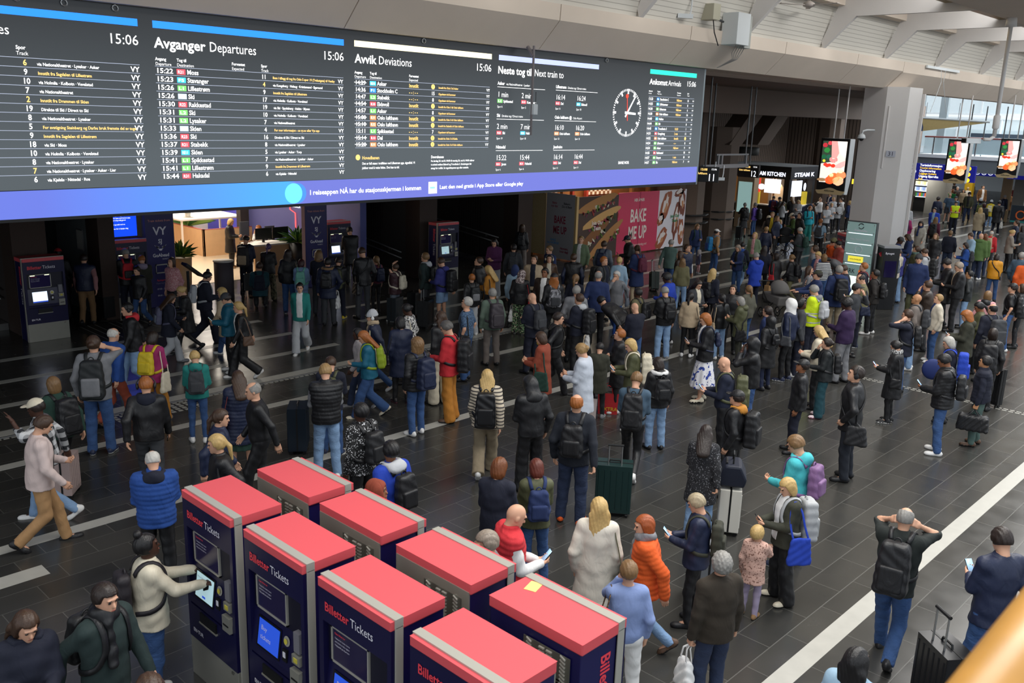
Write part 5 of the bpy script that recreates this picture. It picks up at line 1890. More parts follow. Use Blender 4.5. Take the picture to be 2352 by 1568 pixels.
def net(f, lo, hi, h):
    """surface net of the zero level of f inside the box lo..hi: vertices and quads"""
    lo, hi = np.asarray(lo, F32), np.asarray(hi, F32)
    n = np.maximum(np.ceil((hi-lo)/h).astype(int)+1, 3)
    ax = [lo[i]+h*np.arange(n[i], dtype=F32) for i in range(3)]
    P = np.stack(np.meshgrid(*ax, indexing='ij'), -1)
    D = f(P).astype(F32)
    D[0], D[-1], D[:, 0], D[:, -1], D[:, :, 0], D[:, :, -1] = [np.maximum(x, 1e-4) for x in (D[0], D[-1], D[:, 0], D[:, -1], D[:, :, 0], D[:, :, -1])]
    s = D < 0
    c = np.zeros(n-1, np.int8)
    for i in (0, 1):
        for j in (0, 1):
            for k in (0, 1):
                c += s[i:n[0]-1+i, j:n[1]-1+j, k:n[2]-1+k]
    I, J, K = np.nonzero((c > 0) & (c < 8))
    if len(I) == 0:
        return np.zeros((0, 3), F32), np.zeros((0, 4), np.int32)
    acc = np.zeros((len(I), 3), F32)
    cnt = np.zeros(len(I), F32)
    for a, b in EDG:
        da = D[I+a[0], J+a[1], K+a[2]]
        db = D[I+b[0], J+b[1], K+b[2]]
        m = (da < 0) != (db < 0)
        t = np.where(m, da/np.where(m, da-db, 1), 0)
        for q in range(3):
            acc[:, q] += np.where(m, a[q]+t*(b[q]-a[q]), 0)
        cnt += m
    v = (acc/cnt[:, None]+np.stack([I, J, K], -1))*h+lo
    idx = -np.ones(n-1, np.int32)
    idx[I, J, K] = np.arange(len(I))
    F = []
    for d in range(3):
        e, g = (d+1) % 3, (d+2) % 3
        sl0, sl1 = [slice(None)]*3, [slice(None)]*3
        sl0[d], sl1[d] = slice(0, -1), slice(1, None)
        a, b = s[tuple(sl0)], s[tuple(sl1)]
        ed = np.argwhere(a != b)
        ed = ed[(ed[:, e] > 0) & (ed[:, g] > 0) & (ed[:, e] < n[e]-1) & (ed[:, g] < n[g]-1)]
        if not len(ed):
            continue
        q = []
        for oe, og in ((1, 1), (0, 1), (0, 0), (1, 0)):
            w_ = ed.copy()
            w_[:, e] -= oe
            w_[:, g] -= og
            q.append(idx[w_[:, 0], w_[:, 1], w_[:, 2]])
        q = np.stack(q, -1)
        ins = a[ed[:, 0], ed[:, 1], ed[:, 2]]
        q[~ins] = q[~ins][:, ::-1]
        F.append(q)
    return v, np.concatenate(F)
def npmesh(name, v, f, mats, mi=None):
    me = bpy.data.meshes.new(name)
    me.vertices.add(len(v))
    me.vertices.foreach_set('co', np.ascontiguousarray(v, dtype=np.float32).ravel())
    me.loops.add(f.size)
    me.loops.foreach_set('vertex_index', np.ascontiguousarray(f, dtype=np.int32).ravel())
    me.polygons.add(len(f))
    me.polygons.foreach_set('loop_start', np.arange(0, f.size, 4, dtype=np.int32))
    me.update(calc_edges=True)
    me.polygons.foreach_set('use_smooth', np.ones(len(f), bool))
    for m in mats:
        me.materials.append(m)
    if mi is not None:
        me.polygons.foreach_set('material_index', np.asarray(mi, np.int32))
    return me
def npobj(name, me, parent=None):
    o = bpy.data.objects.new(name, me)
    col.objects.link(o)
    if parent is not None:
        o.parent = parent
    return o

# colour words: code -> (everyday word, hex)
CW = dict(blk=('black', '#17171a'), dgrey=('dark grey', '#3a3c40'), grey=('grey', '#7b7c80'), lgrey=('pale grey', '#b9bbbf'), white=('white', '#e4e3e1'), cream=('cream', '#dcd2bb'), beige=('beige', '#b9a488'), tan=('tan', '#8a6a48'), camel=('tan', '#a98258'), brown=('brown', '#5d4433'), dbrown=('dark brown', '#33271f'), olive=('olive', '#4f5136'), dolive=('dark olive', '#34352a'), khaki=('khaki', '#6f6b4c'), green=('green', '#56703c'), dgreen=('dark green', '#1f3d33'), teal=('teal', '#1f7f78'), blue=('blue', '#1d468f'), navy=('navy', '#1b2440'), dnavy=('dark navy', '#14182a'), denim=('blue', '#32507f'), ldenim=('pale blue', '#7e9cc0'), ddenim=('dark blue', '#232f4a'), red=('red', '#c62a33'), dred=('dark red', '#6d2320'), orange=('orange', '#d9591c'), mustard=('mustard', '#b5792a'), yellow=('yellow', '#d3b922'), pink=('pink', '#b9787d'), dpink=('pink', '#9a6c6e'), magenta=('magenta', '#a02a66'), purple=('purple', '#5d2a58'), lilac=('lilac', '#9a8ea6'), mint=('mint green', '#79c2b0'), rust=('rust', '#8c3f2a'), maroon=('maroon', '#3b1f26'), burg=('burgundy', '#5d2238'), slate=('slate grey', '#5c6470'), indigo=('indigo', '#34367a'), sage=('sage green', '#5e6f62'), taupe=('taupe', '#736a64'), tealb=('teal blue', '#14607a'), dgreenb=('dark green', '#20302f'), lgreyg=('pale grey', '#b3ada2'), lgreyp=('pale grey', '#aaa2a2'), greyp=('purple-grey', '#55556e'), pinkw=('pinkish white', '#d3bfba'), plaid=('plaid', '#9a9ca0'), lblue=('pale blue', '#93b0c6'), rblue=('royal blue', '#1d3fae'), bluem=('mottled blue', '#4f6784'), mustardb=('mustard', '#b9782a'), navyb=('navy', '#1f2f5a'), floralb=('patterned', '#8a7a78'), greenfl=('green floral', '#5f7d5c'), greyc=('grey camouflage', '#77777a'), blky=('black', '#1b1c1c'), sageg=('sage green', '#6f8163'), greeng=('grey-green', '#4f6660'), khakid=('khaki', '#5f5a40'), blkl=('black leather', '#131316'), floralw=('white and blue floral', '#d9dcea'), floral=('floral', '#bdbdbd'), greyb=('grey', '#8d8378'), sky=('blue', '#1677ae'), violet=('purple', '#6a4fb0'), greyk=('grey', '#6a6a6a'), magd=('dark and magenta', '#2a2430'), cyan=('cyan', '#22a5b8'), stripes=('navy and white striped', '#cfd0d6'), floralk=('black floral', '#2a2626'), brick=('brick red', '#a8453c'), khakil=('khaki', '#8d7f68'), redg=('red and grey', '#8f3a3f'), dbrownk=('dark brown', '#2a2624'), plum=('dark purple', '#2f1a42'), creamb=('cream', '#cfc5b3'), greyw=('patterned grey', '#9b9b9b'), icegrey=('pale grey', '#c3cad6'), slateb=('slate blue', '#3f5568'), navyk=('navy', '#161d33'), tanb=('tan', '#a5763e'), olivg=('grey-green', '#5b5a4e'), hiviz=('yellow', '#d6ee1f'), blkg=('black', '#1c2022'), tealk=('teal', '#0e4f52'), dnavyk=('dark navy', '#161b26'), turq=('turquoise', '#45b5bd'), mauve=('mauve', '#7d5a86'), pinkp=('pink speckled', '#c9a294'), dgreenk=('dark green', '#161d1b'), speck=('speckled', '#35353a'), stripeb=('striped', '#b5aa9a'), dgreenc=('dark green', '#16302c'), auburn=('auburn', '#6b3a17'), creamw=('cream', '#d9d2c4'), lilacb=('lilac blue', '#7f92c0'), silver=('silver grey', '#a9abad'), waxed=('dark brown', '#2e261c'), graffiti=('lettered black', '#1b1b1d'), creamy=('cream', '#d9d0a8'), lime=('lime green', '#8ba01e'), check=('chequered', '#6a6a3a'), trench=('beige', '#a9987c'), caramel=('caramel', '#7a5430'), greenk=('green', '#1f8a4a'), camo=('camouflage', '#5d5a44'), blkb=('black and beige', '#232024'), amber=('amber', '#d8931a'), tealk2=('teal', '#1f4f5a'), dpk=('pink', '#a05a70'), kraft=('brown paper', '#b58d5e'), brownm=('patterned brown', '#4f3a28'), dgreenbb=('dark green', '#1c2a2c'), steel=('steel blue', '#33404c'), blkp=('black', '#241f24'), whiteb=('white', '#d5d2cb'), dgreyp=('dark grey', '#403a40'), dgreyl=('dark grey', '#46484c'), navyw=('navy', '#1b2440'), blkw=('black', '#17171a'), whitep=('white', '#e8d4d8'), blkpink=('black', '#1d1a1e'), violetd=('purple', '#4f3a6a'), blond=('fair', '#9a7b4f'), blonde=('fair', '#c0a066'), lbrown=('light brown', '#7a5c3a'), ginger=('ginger', '#9a5a26'), redbr=('red-brown', '#5d2618'), redor=('red-orange', '#9a4a1c'), blondg=('fair grey', '#a39478'), dnavyy=('navy', '#1b2440'))
CW['tealk'] = ('dark teal', '#17424c')
HAIRC = dict(brown='#3f2a1b', dbrown='#241812', white='#c3bfb8', grey='#8a8782', dgrey='#55524f', lgrey='#a9a6a0', blk='#120f10', dred='#3a1418', greyb='#8d8072')
def cword(c):
    return CW[c][0]
SKIN = dict(l='#d3a184', t='#b98660', b='#8a5a3e', d='#4a2d20')
def skin_m(s):
    return mat('skin_'+s, SKIN[s], rough=0.55, noise=0.08, scale=12)
def pattern(name, base, kind):
    m, nt, b = nodes_of(name, 0.85)
    tc = nd(nt, 'TexCoord')
    o = tc.outputs['Object']
    sp = nd(nt, 'SeparateXYZ')
    nt.links.new(o, sp.inputs[0])
    def band(sock, f, th):
        return math_n(nt, 'LESS_THAN', math_n(nt, 'FRACT', math_n(nt, 'MULTIPLY', sock, f)), th)
    def spots(sc, th, seed=0):
        n = nd(nt, 'TexNoise')
        n.inputs['Scale'].default_value = sc
        n.inputs['Detail'].default_value = 1.5
        mp = nd(nt, 'Mapping')
        mp.inputs['Location'].default_value = (seed, seed*2, 0)
        nt.links.new(o, mp.inputs['Vector'])
        nt.links.new(mp.outputs['Vector'], n.inputs['Vector'])
        return math_n(nt, 'GREATER_THAN', n.outputs['Fac'], th)
    c = lin(base)
    if kind == 'plaid':
        s = math_n(nt, 'ADD', band(sp.outputs['Z'], 8, .45), band(math_n(nt, 'ADD', sp.outputs['X'], sp.outputs['Y']), 8, .45))
        out = mixc(nt, math_n(nt, 'MULTIPLY', s, .5), lin('#d5d6d8'), lin('#26282c'))
    elif kind == 'stripes':
        out = mixc(nt, band(sp.outputs['Z'], 22, .5), lin('#dcdcd8'), lin('#1a1f38'))
    elif kind == 'stripeb':
        out = mixc(nt, band(sp.outputs['Z'], 20, .35), lin('#c9bda9'), lin('#3f3a3a'))
    elif kind == 'floralw':
        a = mixc(nt, spots(9, .60), lin('#e2e2e8'), lin('#31479a'))
        out = mixc(nt, math_n(nt, 'MULTIPLY', spots(30, .62), spots(7, .52)), a, lin('#1f2f7a'))
    elif kind in ('floral', 'greenfl', 'floralk', 'floralb'):
        p = {'floral': ('#d9d6d2', '#2a2a2e', '#8a8a8a'), 'greenfl': ('#151b17', '#6f9a6a', '#d8cfb2'), 'floralk': ('#191617', '#c9a08a', '#7d3d35'), 'floralb': ('#b9aca8', '#4a3a3c', '#8c7678')}[kind]
        out = mixc(nt, spots(32, .60, 3), mixc(nt, spots(26, .52), lin(p[0]), lin(p[1])), lin(p[2]))
    elif kind in ('camo', 'greyc'):
        p = {'camo': ('#6b6650', '#3a3a2c', '#8d8468'), 'greyc': ('#84848a', '#4a4a4e', '#a5a5aa')}[kind]
        out = mixc(nt, spots(16, .58, 3), mixc(nt, spots(14, .5), lin(p[0]), lin(p[1])), lin(p[2]))
    elif kind == 'check':
        out = mixc(nt, band(sp.outputs['Z'], 12, .5), mixc(nt, band(sp.outputs['X'], 12, .5), lin('#b5b53a'), lin('#2c3a30')), lin('#23302c'))
    elif kind == 'graffiti':
        out = mixc(nt, math_n(nt, 'MULTIPLY', spots(60, .60), spots(12, .42)), lin('#151517'), lin('#cfcfd2'))
    else:                                                # fine mottle: speck, pinkp, bluem, pink
        p = {'speck': ('#232327', '#77777c', .62), 'pinkp': ('#d0a99a', '#7d5548', .60), 'bluem': ('#55708f', '#2a3a52', .52), 'pink': ('#b9787d', '#d8b4b4', .55), 'greyw': ('#2a2a2c', '#c9c9c9', .52), 'brownm': ('#4a3524', '#8a6a42', .58)}[kind]
        out = mixc(nt, spots(55, p[2]), lin(p[0]), lin(p[1]))
    nt.links.new(out, b.inputs['Base Color'])
    return m
PATS = {'plaid', 'stripes', 'stripeb', 'floralw', 'floral', 'greenfl', 'floralk', 'floralb', 'camo', 'greyc', 'check', 'graffiti', 'speck', 'pinkp', 'bluem', 'pink', 'greyw', 'brownm'}
def cloth(c, rough=0.85):
    n = 'cloth_'+c
    if n in MATS:
        return MATS[n]
    if c in PATS:
        return pattern(n, CW[c][1], c)
    if c in ('denim', 'ldenim', 'ddenim'):
        return wrinkles(mat(n, CW[c][1], rough=0.9, noise=0.35, scale=7), 13, .35, (1, 1, 1.6))
    if c in ('blkl', 'brownm'):
        return mat(n, CW[c][1], rough=0.38, noise=0.1)
    return wrinkles(mat(n, CW[c][1], rough=rough, noise=0.16, scale=9), 9, .42)
def hair_m(c):
    h = HAIRC.get(c) or CW[c][1]
    if 'hair_'+c in MATS:
        return MATS['hair_'+c]
    return wrinkles(mat('hair_'+c, h, rough=0.45, noise=0.35, scale=40), 46, .5, (1, 1, .12), .012)
EYE = mat('eye_dark', '#1c1512', rough=0.25)
LIP = mat('lip', '#9a5548', rough=0.5)
PHONE = mat('phone_black', '#101114', rough=0.2)
PSCR = mat('phone_screen', '#9fc4e8', rough=0.2, emit=0.35)

def rotx(a):
    c, s = math.cos(a), math.sin(a)
    return np.array([[1, 0, 0], [0, c, -s], [0, s, c]], F32)
def rotz(a):
    c, s = math.cos(a), math.sin(a)
    return np.array([[c, -s, 0], [s, c, 0], [0, 0, 1]], F32)
def lowball(c, r, n=8, k=5):
    vs, fs = [], []
    for i in range(k+1):
        a = math.pi*i/k
        for j in range(n):
            g = 2*math.pi*j/n
            vs.append((c[0]+r[0]*math.sin(a)*math.cos(g), c[1]+r[1]*math.sin(a)*math.sin(g), c[2]+r[2]*math.cos(a)))
    for i in range(k):
        for j in range(n):
            fs.append((i*n+j, (i+1)*n+j, (i+1)*n+(j+1) % n, i*n+(j+1) % n))
    return np.array(vs, F32), np.array(fs, np.int32)

WR = {'d': (.245, .03, .90), 'p': (.215, .09, .97), 'f': (.07, .30, 1.17), 'e': (.125, .075, 1.58), 'h': (.045, .17, 1.52), 'x': (-.10, .21, 1.17), 'b': (.27, -.16, .90), 'r': (.17, .46, 1.22), 'w': (.30, .24, 1.60), 't': (.05, -.01, 1.80), 'l': (.13, .30, .98), 'F': (.23, .22, .94), 'B': (.25, -.20, .94)}
BAGS = []                                                # accessories to make after the bodies

class Fig:
    pass

def person(line):
    a, desc = line.split('|')
    X, Y, Hh, rz, S, hair, top, bot, shoe, pose, ext = a.split()
    X, Y, Hh, rz = float(X), float(Y), float(Hh), R(float(rz))
    sex, skin = S.split(',')
    dist = math.hypot(X, Y)
    rnd = random.Random(int(X*100)*7919+int(Y*100))
    kid = sex == 'k'
    s = Hh/1.76
    vox = min(max(dist*0.00105, 0.0125), 0.034)/s
    legs, aL, aR = pose.split('-')
    ext = [] if ext == '-' else ext.split(',')
    E_ = {}
    for e in ext:
        k, _, c = e.partition(':')
        E_[k] = c or True
    hs, hc = (hair.split(':')+['blk'])[:2]
    tp = top.split(':')
    bs, bc = bot.split(':')
    fem = sex == 'f'
    sh = 0.160 if fem else (0.185 if not kid else 0.165)
    hipw = 0.165 if fem else 0.158
    bulk = rnd.uniform(-.004, .016)+(0.004 if not fem else 0)
    n_ = lambda x, y, z: V(x, y, z)
    # ---- skeleton (unit height 1.76 m, facing +Y)
    drop = 0.0
    lf = 1 if rnd.random() < .5 else -1
    L = {}
    for sd in (-1, 1):
        if legs in ('w', 'W'):
            front = (sd == lf)
            if front:
                L[sd] = [n_(sd*.09, 0, .90), n_(sd*.10, .17, .50), n_(sd*.09, .25, .085), n_(0, 1, .08)]
            else:
                L[sd] = [n_(sd*.09, 0, .90), n_(sd*.10, .02, .48), n_(sd*.09, -.31, .19), n_(0, .80, -.60)]
            drop = .03
        elif legs == 'q':
            L[sd] = [n_(sd*.09, 0, .90), n_(sd*.13, .43, .93), n_(sd*.12, .44, .53), n_(0, 1, 0)]
            drop = .43
        else:
            w_ = rnd.uniform(.0, .05)
            fy_ = rnd.uniform(-.05, .07)
            L[sd] = [n_(sd*.09, 0, .91), n_(sd*(.10+w_*.5), .02+fy_*.6, .49), n_(sd*(.10+w_), fy_-.02, .085), n_(sd*.2, 1, 0)]
    for sd in L:
        if legs != 's' and legs != 'B':
            pass
    lean = {'B': R(60), 'w': R(5), 'W': R(5), 'q': R(6)}.get(legs, R(rnd.uniform(0, 3)))
    piv = n_(0, 0, .95)
    RU = rotx(-lean)
    up2w = lambda v: (v-piv)@RU.T+piv
    w2up = lambda v: (v-piv)@RU+piv
    # walking arms swing
    if legs == 'w':
        if aL == 'd':
            aL = 'B' if lf < 0 else 'F'
        if aR == 'd':
            aR = 'B' if lf > 0 else 'F'
    A = {}
    for sd, code in ((-1, aL), (1, aR)):
        S0 = n_(sd*sh, -.01, 1.43)
        w_ = WR[code]
        W_ = n_(sd*w_[0]*(1 if code in 'xfh' else sh/.175), w_[1]+rnd.uniform(-.015, .015), w_[2]+(.06 if code == 'x' and sd > 0 else 0)+rnd.uniform(-.02, .02))
        if code == 'f':
            W_[2] -= .03*(sd < 0)
        dv = W_-S0
        dd = float(np.sqrt(dv@dv))
        l1, l2 = .295, .265
        dd2 = min(dd, l1+l2-.004)
        W_ = S0+dv/dd*dd2
        aa = (l1*l1-l2*l2+dd2*dd2)/(2*dd2)
        hh = math.sqrt(max(l1*l1-aa*aa, 1e-6))
        pole = {'d': n_(sd*.5, -1, 0), 'p': n_(sd*1, -.9, 0), 'f': n_(sd*.5, -.4, -1), 'e': n_(sd*.7, .8, -.6), 'h': n_(sd*.6, .3, -1), 'x': n_(sd*.8, .1, -1), 'b': n_(sd*.6, -1, .2), 'r': n_(sd*.4, 0, -1), 'w': n_(sd*1, .1, -.6), 't': n_(sd*1, .3, .1), 'l': n_(sd*.8, -.6, 0), 'F': n_(sd*.4, -1, 0), 'B': n_(sd*.4, -1, 0)}[code]
        u_ = dv/dd
        pole = pole-u_*float(pole@u_)
        pole /= max(float(np.sqrt(pole@pole)), 1e-5)
        E0 = S0+u_*aa+pole*hh
        A[sd] = (S0, E0, W_, code)
    # ---- body parts as distance functions (upper frame: u, leg frame: l)
    def torso(P, off):
        d = ell(P, n_(0, -.005, 1.27), n_(sh*.96+off+bulk, .118+off+bulk, .25+off*.5))
        d = smin(d, ell(P, n_(0, .0, .99), n_(hipw+off+bulk*.6, .118+off+bulk, .16+off*.5)), .07)
        P2 = P*n_(1, 1.35, 1)
        d = smin(d, cap(P2, n_(0, 0, 1.0), n_(0, 0, 1.3), .138+off+bulk, .148+off+bulk), .06)
        return smin(d, cap(P, n_(-sh*.86, -.012, 1.432), n_(sh*.86, -.012, 1.432), .058+off, .058+off), .07)
    def arms(P, off, k=(1, -1)):
        d = None
        for sd in k:
            S0, E0, W_, _ = A[sd]
            q = smin(cap(P, S0, E0, .052+off, .042+off), cap(P, E0, W_, .043+off, .031+off), .02)
            d = q if d is None else np.minimum(d, q)
        return d
    def legsd(P, r, k=(1, -1), t=1.0):
        d = None
        for sd in k:
            h_, kn, an, _ = L[sd]
            an2 = an+n_(0, 0, -.01)
            q = cap(P, h_, kn, r[0], r[1])
            if t >= 1:
                q = smin(q, cap(P, kn, an2, r[1], r[2]), .03)
            d = q if d is None else np.minimum(d, q)
        return d
    ph = rnd.uniform(0, 6)
    def folds(P, a):
        return a*(np.sin(P[..., 0]*29+P[..., 2]*21+ph)+np.sin(P[..., 2]*44-P[..., 1]*31+ph*2)+.6*np.sin(P[..., 1]*50+P[..., 0]*37+P[..., 2]*13))
    T0 = tp[0]
    col1 = tp[1]
    col2 = tp[2] if len(tp) > 2 else None
    OFF = dict(jk=.024, ck=.030, pf=.044, pfl=.046, pk=.034, hd=.026, sw=.017, ts=.012, vs=.040, bz=.020, hv=.034, hvv=.026)[T0]
    HEM = dict(jk=.84, ck=.56 if fem else .62, pf=.84, pfl=.58, pk=.72, hd=.88, sw=.90, ts=.90, vs=.88, bz=.80, hv=.80, hvv=.86)[T0]
    if kid and T0 == 'jk' and Hh < 1.2:
        HEM = .70
    AOFF = {'vs': .014, 'ts': .010, 'hvv': .012}.get(T0, OFF*.72)
    puffy = T0 in ('pf', 'pfl', 'vs')
    def upper(P, off=OFF, aoff=AOFF, hem=HEM, with_arms=True, ridge=puffy):
        d = torso(P, off)
        if hem < .9:
            P2 = P*n_(1, 1.25, 1)
            d = smin(d, cap(P2, n_(0, 0, 1.04), n_(0, .01, hem-.03), hipw+off*.9, hipw+off+.02+(.9-hem)*.11), .04)
        if ridge:
            d = d-.009*np.abs(np.sin(P[..., 2]*(math.pi/.060)+.5*P[..., 0]))+.005
        if with_arms:
            ar = arms(P, aoff)
            if ridge and T0 != 'vs':
                ar = ar-.007*np.abs(np.sin(P[..., 2]*(math.pi/.055)+P[..., 1]*20))+.004
            d = smin(d, ar, .035)
        d = np.maximum(d, hem-P[..., 2])
        d = np.maximum(d, P[..., 2]-1.515)
        if T0 in ('jk', 'ck', 'pf', 'pfl', 'pk', 'bz', 'vs', 'hv'):
            d = smin(d, np.maximum(cap(P, n_(0, -.015, 1.42), n_(0, .0, 1.55), .073+off*.4, .066+off*.4), P[..., 2]-(1.555 if T0 in ('pf', 'vs', 'pk') else 1.535)), .02)
        return d+folds(P, .0014 if T0 in ('sw', 'ts') else .0020)
    bare_arm = T0 == 'ts'
    bare_leg = bs in ('sh', 'sk', 'ml')
    fig = Fig()
    root_loc = Vector((X, Y, 0))
    Sc = s
    objs = []
    # ---- skin: one mesh, hidden parts coarse, head and hands fine
    def body(P):
        Pu = w2up(P)
        d = torso(Pu, -.012)
        d = smin(d, arms(Pu, -.004), .03)
        d = smin(d, cap(Pu, n_(0, -.015, 1.42), n_(0, .008, 1.57), .060, .050), .04)
        d = smin(d, legsd(P, (.082, .052, .036)), .04)
        for sd in L:
            _, _, an, fd = L[sd]
            fd = fd/np.sqrt(fd@fd)
            d = smin(d, cap(P, an+n_(0, 0, -.02), an+fd*.12+n_(0, 0, -.045), .036, .028), .03)
        return d
    lo = n_(-.62, -.62, -.02)
    hi = n_(.62, .80, 1.62)
    if legs in ('s', 'q'):
        lo, hi = n_(-.60, -.34, -.02), n_(.60, .62, 1.62)
    fine = vox*1.25 if (bare_arm or bare_leg) else max(vox*1.7, .024)
    vs_, fs_ = net(body, lo, hi, fine)
    mi_ = [np.zeros(len(fs_), np.int32)]
    VV, FF, off_i = [vs_], [fs_], len(vs_)
    def addm(v, f, i):
        nonlocal off_i
        VV.append(v)
        FF.append(f+off_i)
        mi_.append(np.full(len(f), i, np.int32))
        off_i += len(v)
    # head
    f_arm = 'f' in (aL, aR)
    pitch = R(-24 if f_arm and not (aL == 'f' and aR == 'd' and rnd.random() < .3) else rnd.uniform(4, 13))
    if 'h' in (aL, aR) or 'e' in (aL, aR):
        pitch = R(2)
    if legs == 'w' and not f_arm:
        pitch = R(-4)
    yaw = R(rnd.uniform(-14, 14))
    hc0 = n_(0, .012, 1.645)
    RH = rotz(yaw)@rotx(pitch)
    nk = n_(0, .0, 1.56)
    h2u = lambda v: (v+hc0-nk)@RH.T+nk
    hb = 1.0 if not kid or Hh > 1.3 else 1.32
    fw_ = .94 if fem else 1.0
    def headf(P):
        P = P/hb
        d = ell(P, n_(0, -.012, .022), n_(.076, .096, .098))
        d = smin(d, ell(P, n_(0, .022, -.045), n_(.058*fw_, .068, .068)), .035)
        d = smin(d, cap(P, n_(0, .068, -.092), n_(0, .06, -.085), .024*fw_, .026), .03)
        d = smin(d, cap(P, n_(0, .083, .012), n_(0, .103, -.022), .008, .013), .012)
        d = smin(d, ell(P, n_(0, .08, .036), n_(.05, .016, .012)), .015)
        for sd in (-1, 1):
            d = -smin(-d, ell(P, n_(sd*.031, .098, .012), n_(.017, .016, .011)), .012)
            d = smin(d, ell(P, n_(sd*.077, -.008, -.004), n_(.012, .02, .031)), .01)
        d = smin(d, ell(P, n_(0, .083, -.056), n_(.024, .012, .010)), .010)
        d = smin(d, cap(P, n_(0, -.02, -.06), n_(0, -.022, -.17), .052, .055), .03)
        return d
    hv_ = min(max(vox*.62, .0085), .02)
    vh, fh = net(headf, n_(-.105, -.125, -.15)*hb, n_(.105, .14, .135)*hb, hv_)
    addm(up2w(h2u(vh)), fh, 0)
    if dist < 32:
        for sd in (-1, 1):
            v, f = lowball((sd*.031*hb, .083*hb, .013*hb), (.0135, .009, .0075))
            addm(up2w(h2u(v)), f, 1)
            v, f = lowball((sd*.032*hb, .092*hb, .034*hb), (.018, .006, .0045))
            addm(up2w(h2u(v)), f, 3)
        v, f = lowball((0, .0935*hb, -.057*hb), (.021, .006, .0065))
        addm(up2w(h2u(v)), f, 2)
    # hands
    hands = {}
    for sd in (-1, 1):
        S0, E0, W_, code = A[sd]
        fd = W_-E0
        fd /= np.sqrt(fd@fd)
        inward = n_(-sd, 0, 0)
        if code in 'f':
            inward = n_(-sd*.5, -.2, 1)
        elif code in 'rw':
            inward = n_(0, .3, -1) if code == 'r' else n_(0, 1, 0)
        elif code in 'l':
            inward = n_(0, 0, -1)
        elif code in 't':
            inward = n_(0, 0, -1)
        elif code in 'h':
            inward = n_(0, -1, .2)
        nn_ = inward-fd*float(inward@fd)
        nn_ /= max(np.sqrt(nn_@nn_), 1e-5)
        sdv = np.cross(fd, nn_)
        if float(sdv@n_(0, 1, .3)) < 0:
            sdv = -sdv                                    # thumb side forward
        grip = code in 'febFBx' or any(k in E_ for k in ('bag', 'duf'))
        c1, c2 = (R(48), R(105)) if grip and code not in 'FB' else (R(18), R(42))
        if code in 'rwt':
            c1, c2 = R(8), R(18)
        rf = max(.0088, vox*.42)
        segs = []
        pc = W_+fd*.048
        for i in range(4):
            o_ = sdv*((1.5-i)*.0205)
            b0 = W_+fd*(.088-.004*abs(i-1.2))+o_
            ln = (.040, .045, .042, .034)[i]
            m0 = b0+(fd*math.cos(c1)+nn_*math.sin(c1))*ln
            e0 = m0+(fd*math.cos(c2)+nn_*math.sin(c2))*ln*.92
            segs.append((b0, m0, e0))
        tb = W_+fd*.030+sdv*.026
        tm = tb+fd*.034+sdv*.020+nn_*.012
        te = tm+fd*.028+sdv*.004+nn_*.016
        def handf(P):
            Q = P-pc
            q = np.stack([Q@fd, Q@sdv, Q@nn_], -1)
            d = rbox(q, n_(0, 0, 0), n_(.052, .043, .0155), .014)
            d = smin(d, cap(P, W_-fd*.05, W_+fd*.02, .027, .026), .02)
            for b0, m0, e0 in segs:
                d = smin(d, np.minimum(cap(P, b0-fd*.01, m0, rf*1.05, rf), cap(P, m0, e0, rf, rf*.82)), .006)
            return smin(d, np.minimum(cap(P, tb, tm, rf*1.25, rf*1.1), cap(P, tm, te, rf*1.1, rf*.85)), .010)
        pts = np.array([W_-fd*.05, W_+fd*.2]+[q for t in segs for q in t]+[te])
        vh, fh = net(handf, pts.min(0)-.045, pts.max(0)+.045, min(max(vox*.6, .0075), .017))
        addm(up2w(vh), fh, 0)
        hands[sd] = (up2w((W_+fd*.085+nn_*.022)[None])[0], up2w((W_+fd*.2)[None])[0]-up2w(W_[None])[0], code)
    allv = np.concatenate(VV)
    def fin(v):
        v = np.array(v, F32, copy=True)
        v[:, 2] -= drop
        return v*Sc
    me = npmesh('person', fin(allv), np.concatenate(FF), [skin_m(skin), EYE, LIP, hair_m(hc if hc in HAIRC or hc in ('ginger', 'blond', 'blonde', 'lbrown', 'auburn', 'redbr', 'redor', 'blondg', 'violetd') else 'dbrown')], np.concatenate(mi_))
    root = npobj('person', me)
    root.location = root_loc
    root.rotation_euler = (0, 0, rz)
    tag(root, 'person '+desc, 'person', 'people in the station hall')
    def child(name, v, f, m, frame='u', lab=None, mats2=None, mi2=None):
        if len(f) == 0:
            return None
        v = up2w(h2u(v)) if frame == 'h' else (up2w(v) if frame == 'u' else v)
        o = npobj(name, npmesh(name, fin(v), f, [m]+(mats2 or []), mi2), root)
        if lab:
            o['label'] = lab
        return o
    # ---- upper garment
    NAMES = dict(jk='jacket', ck='coat', pf='puffer_jacket', pfl='puffer_coat', pk='parka', hd='hoodie', sw='sweater', ts='t_shirt', vs='quilted_vest', bz='blazer', hv='safety_jacket', hvv='safety_vest')
    ulo, uhi = n_(-.60, -.36, HEM-.06), n_(.60, .64, 1.62)
    if any(c in 'tw' for c in aL+aR):
        uhi = n_(.62, .64, 1.90)
    if aL in 'B' or aR in 'B' or aL in 'b' or aR in 'b':
        ulo = n_(-.60, -.42, min(HEM-.06, .82))
    ulo[2] = min(ulo[2], .84)
    m1 = cloth(col1, .55 if puffy else .85)
    def hemcut(P, d):
        return d
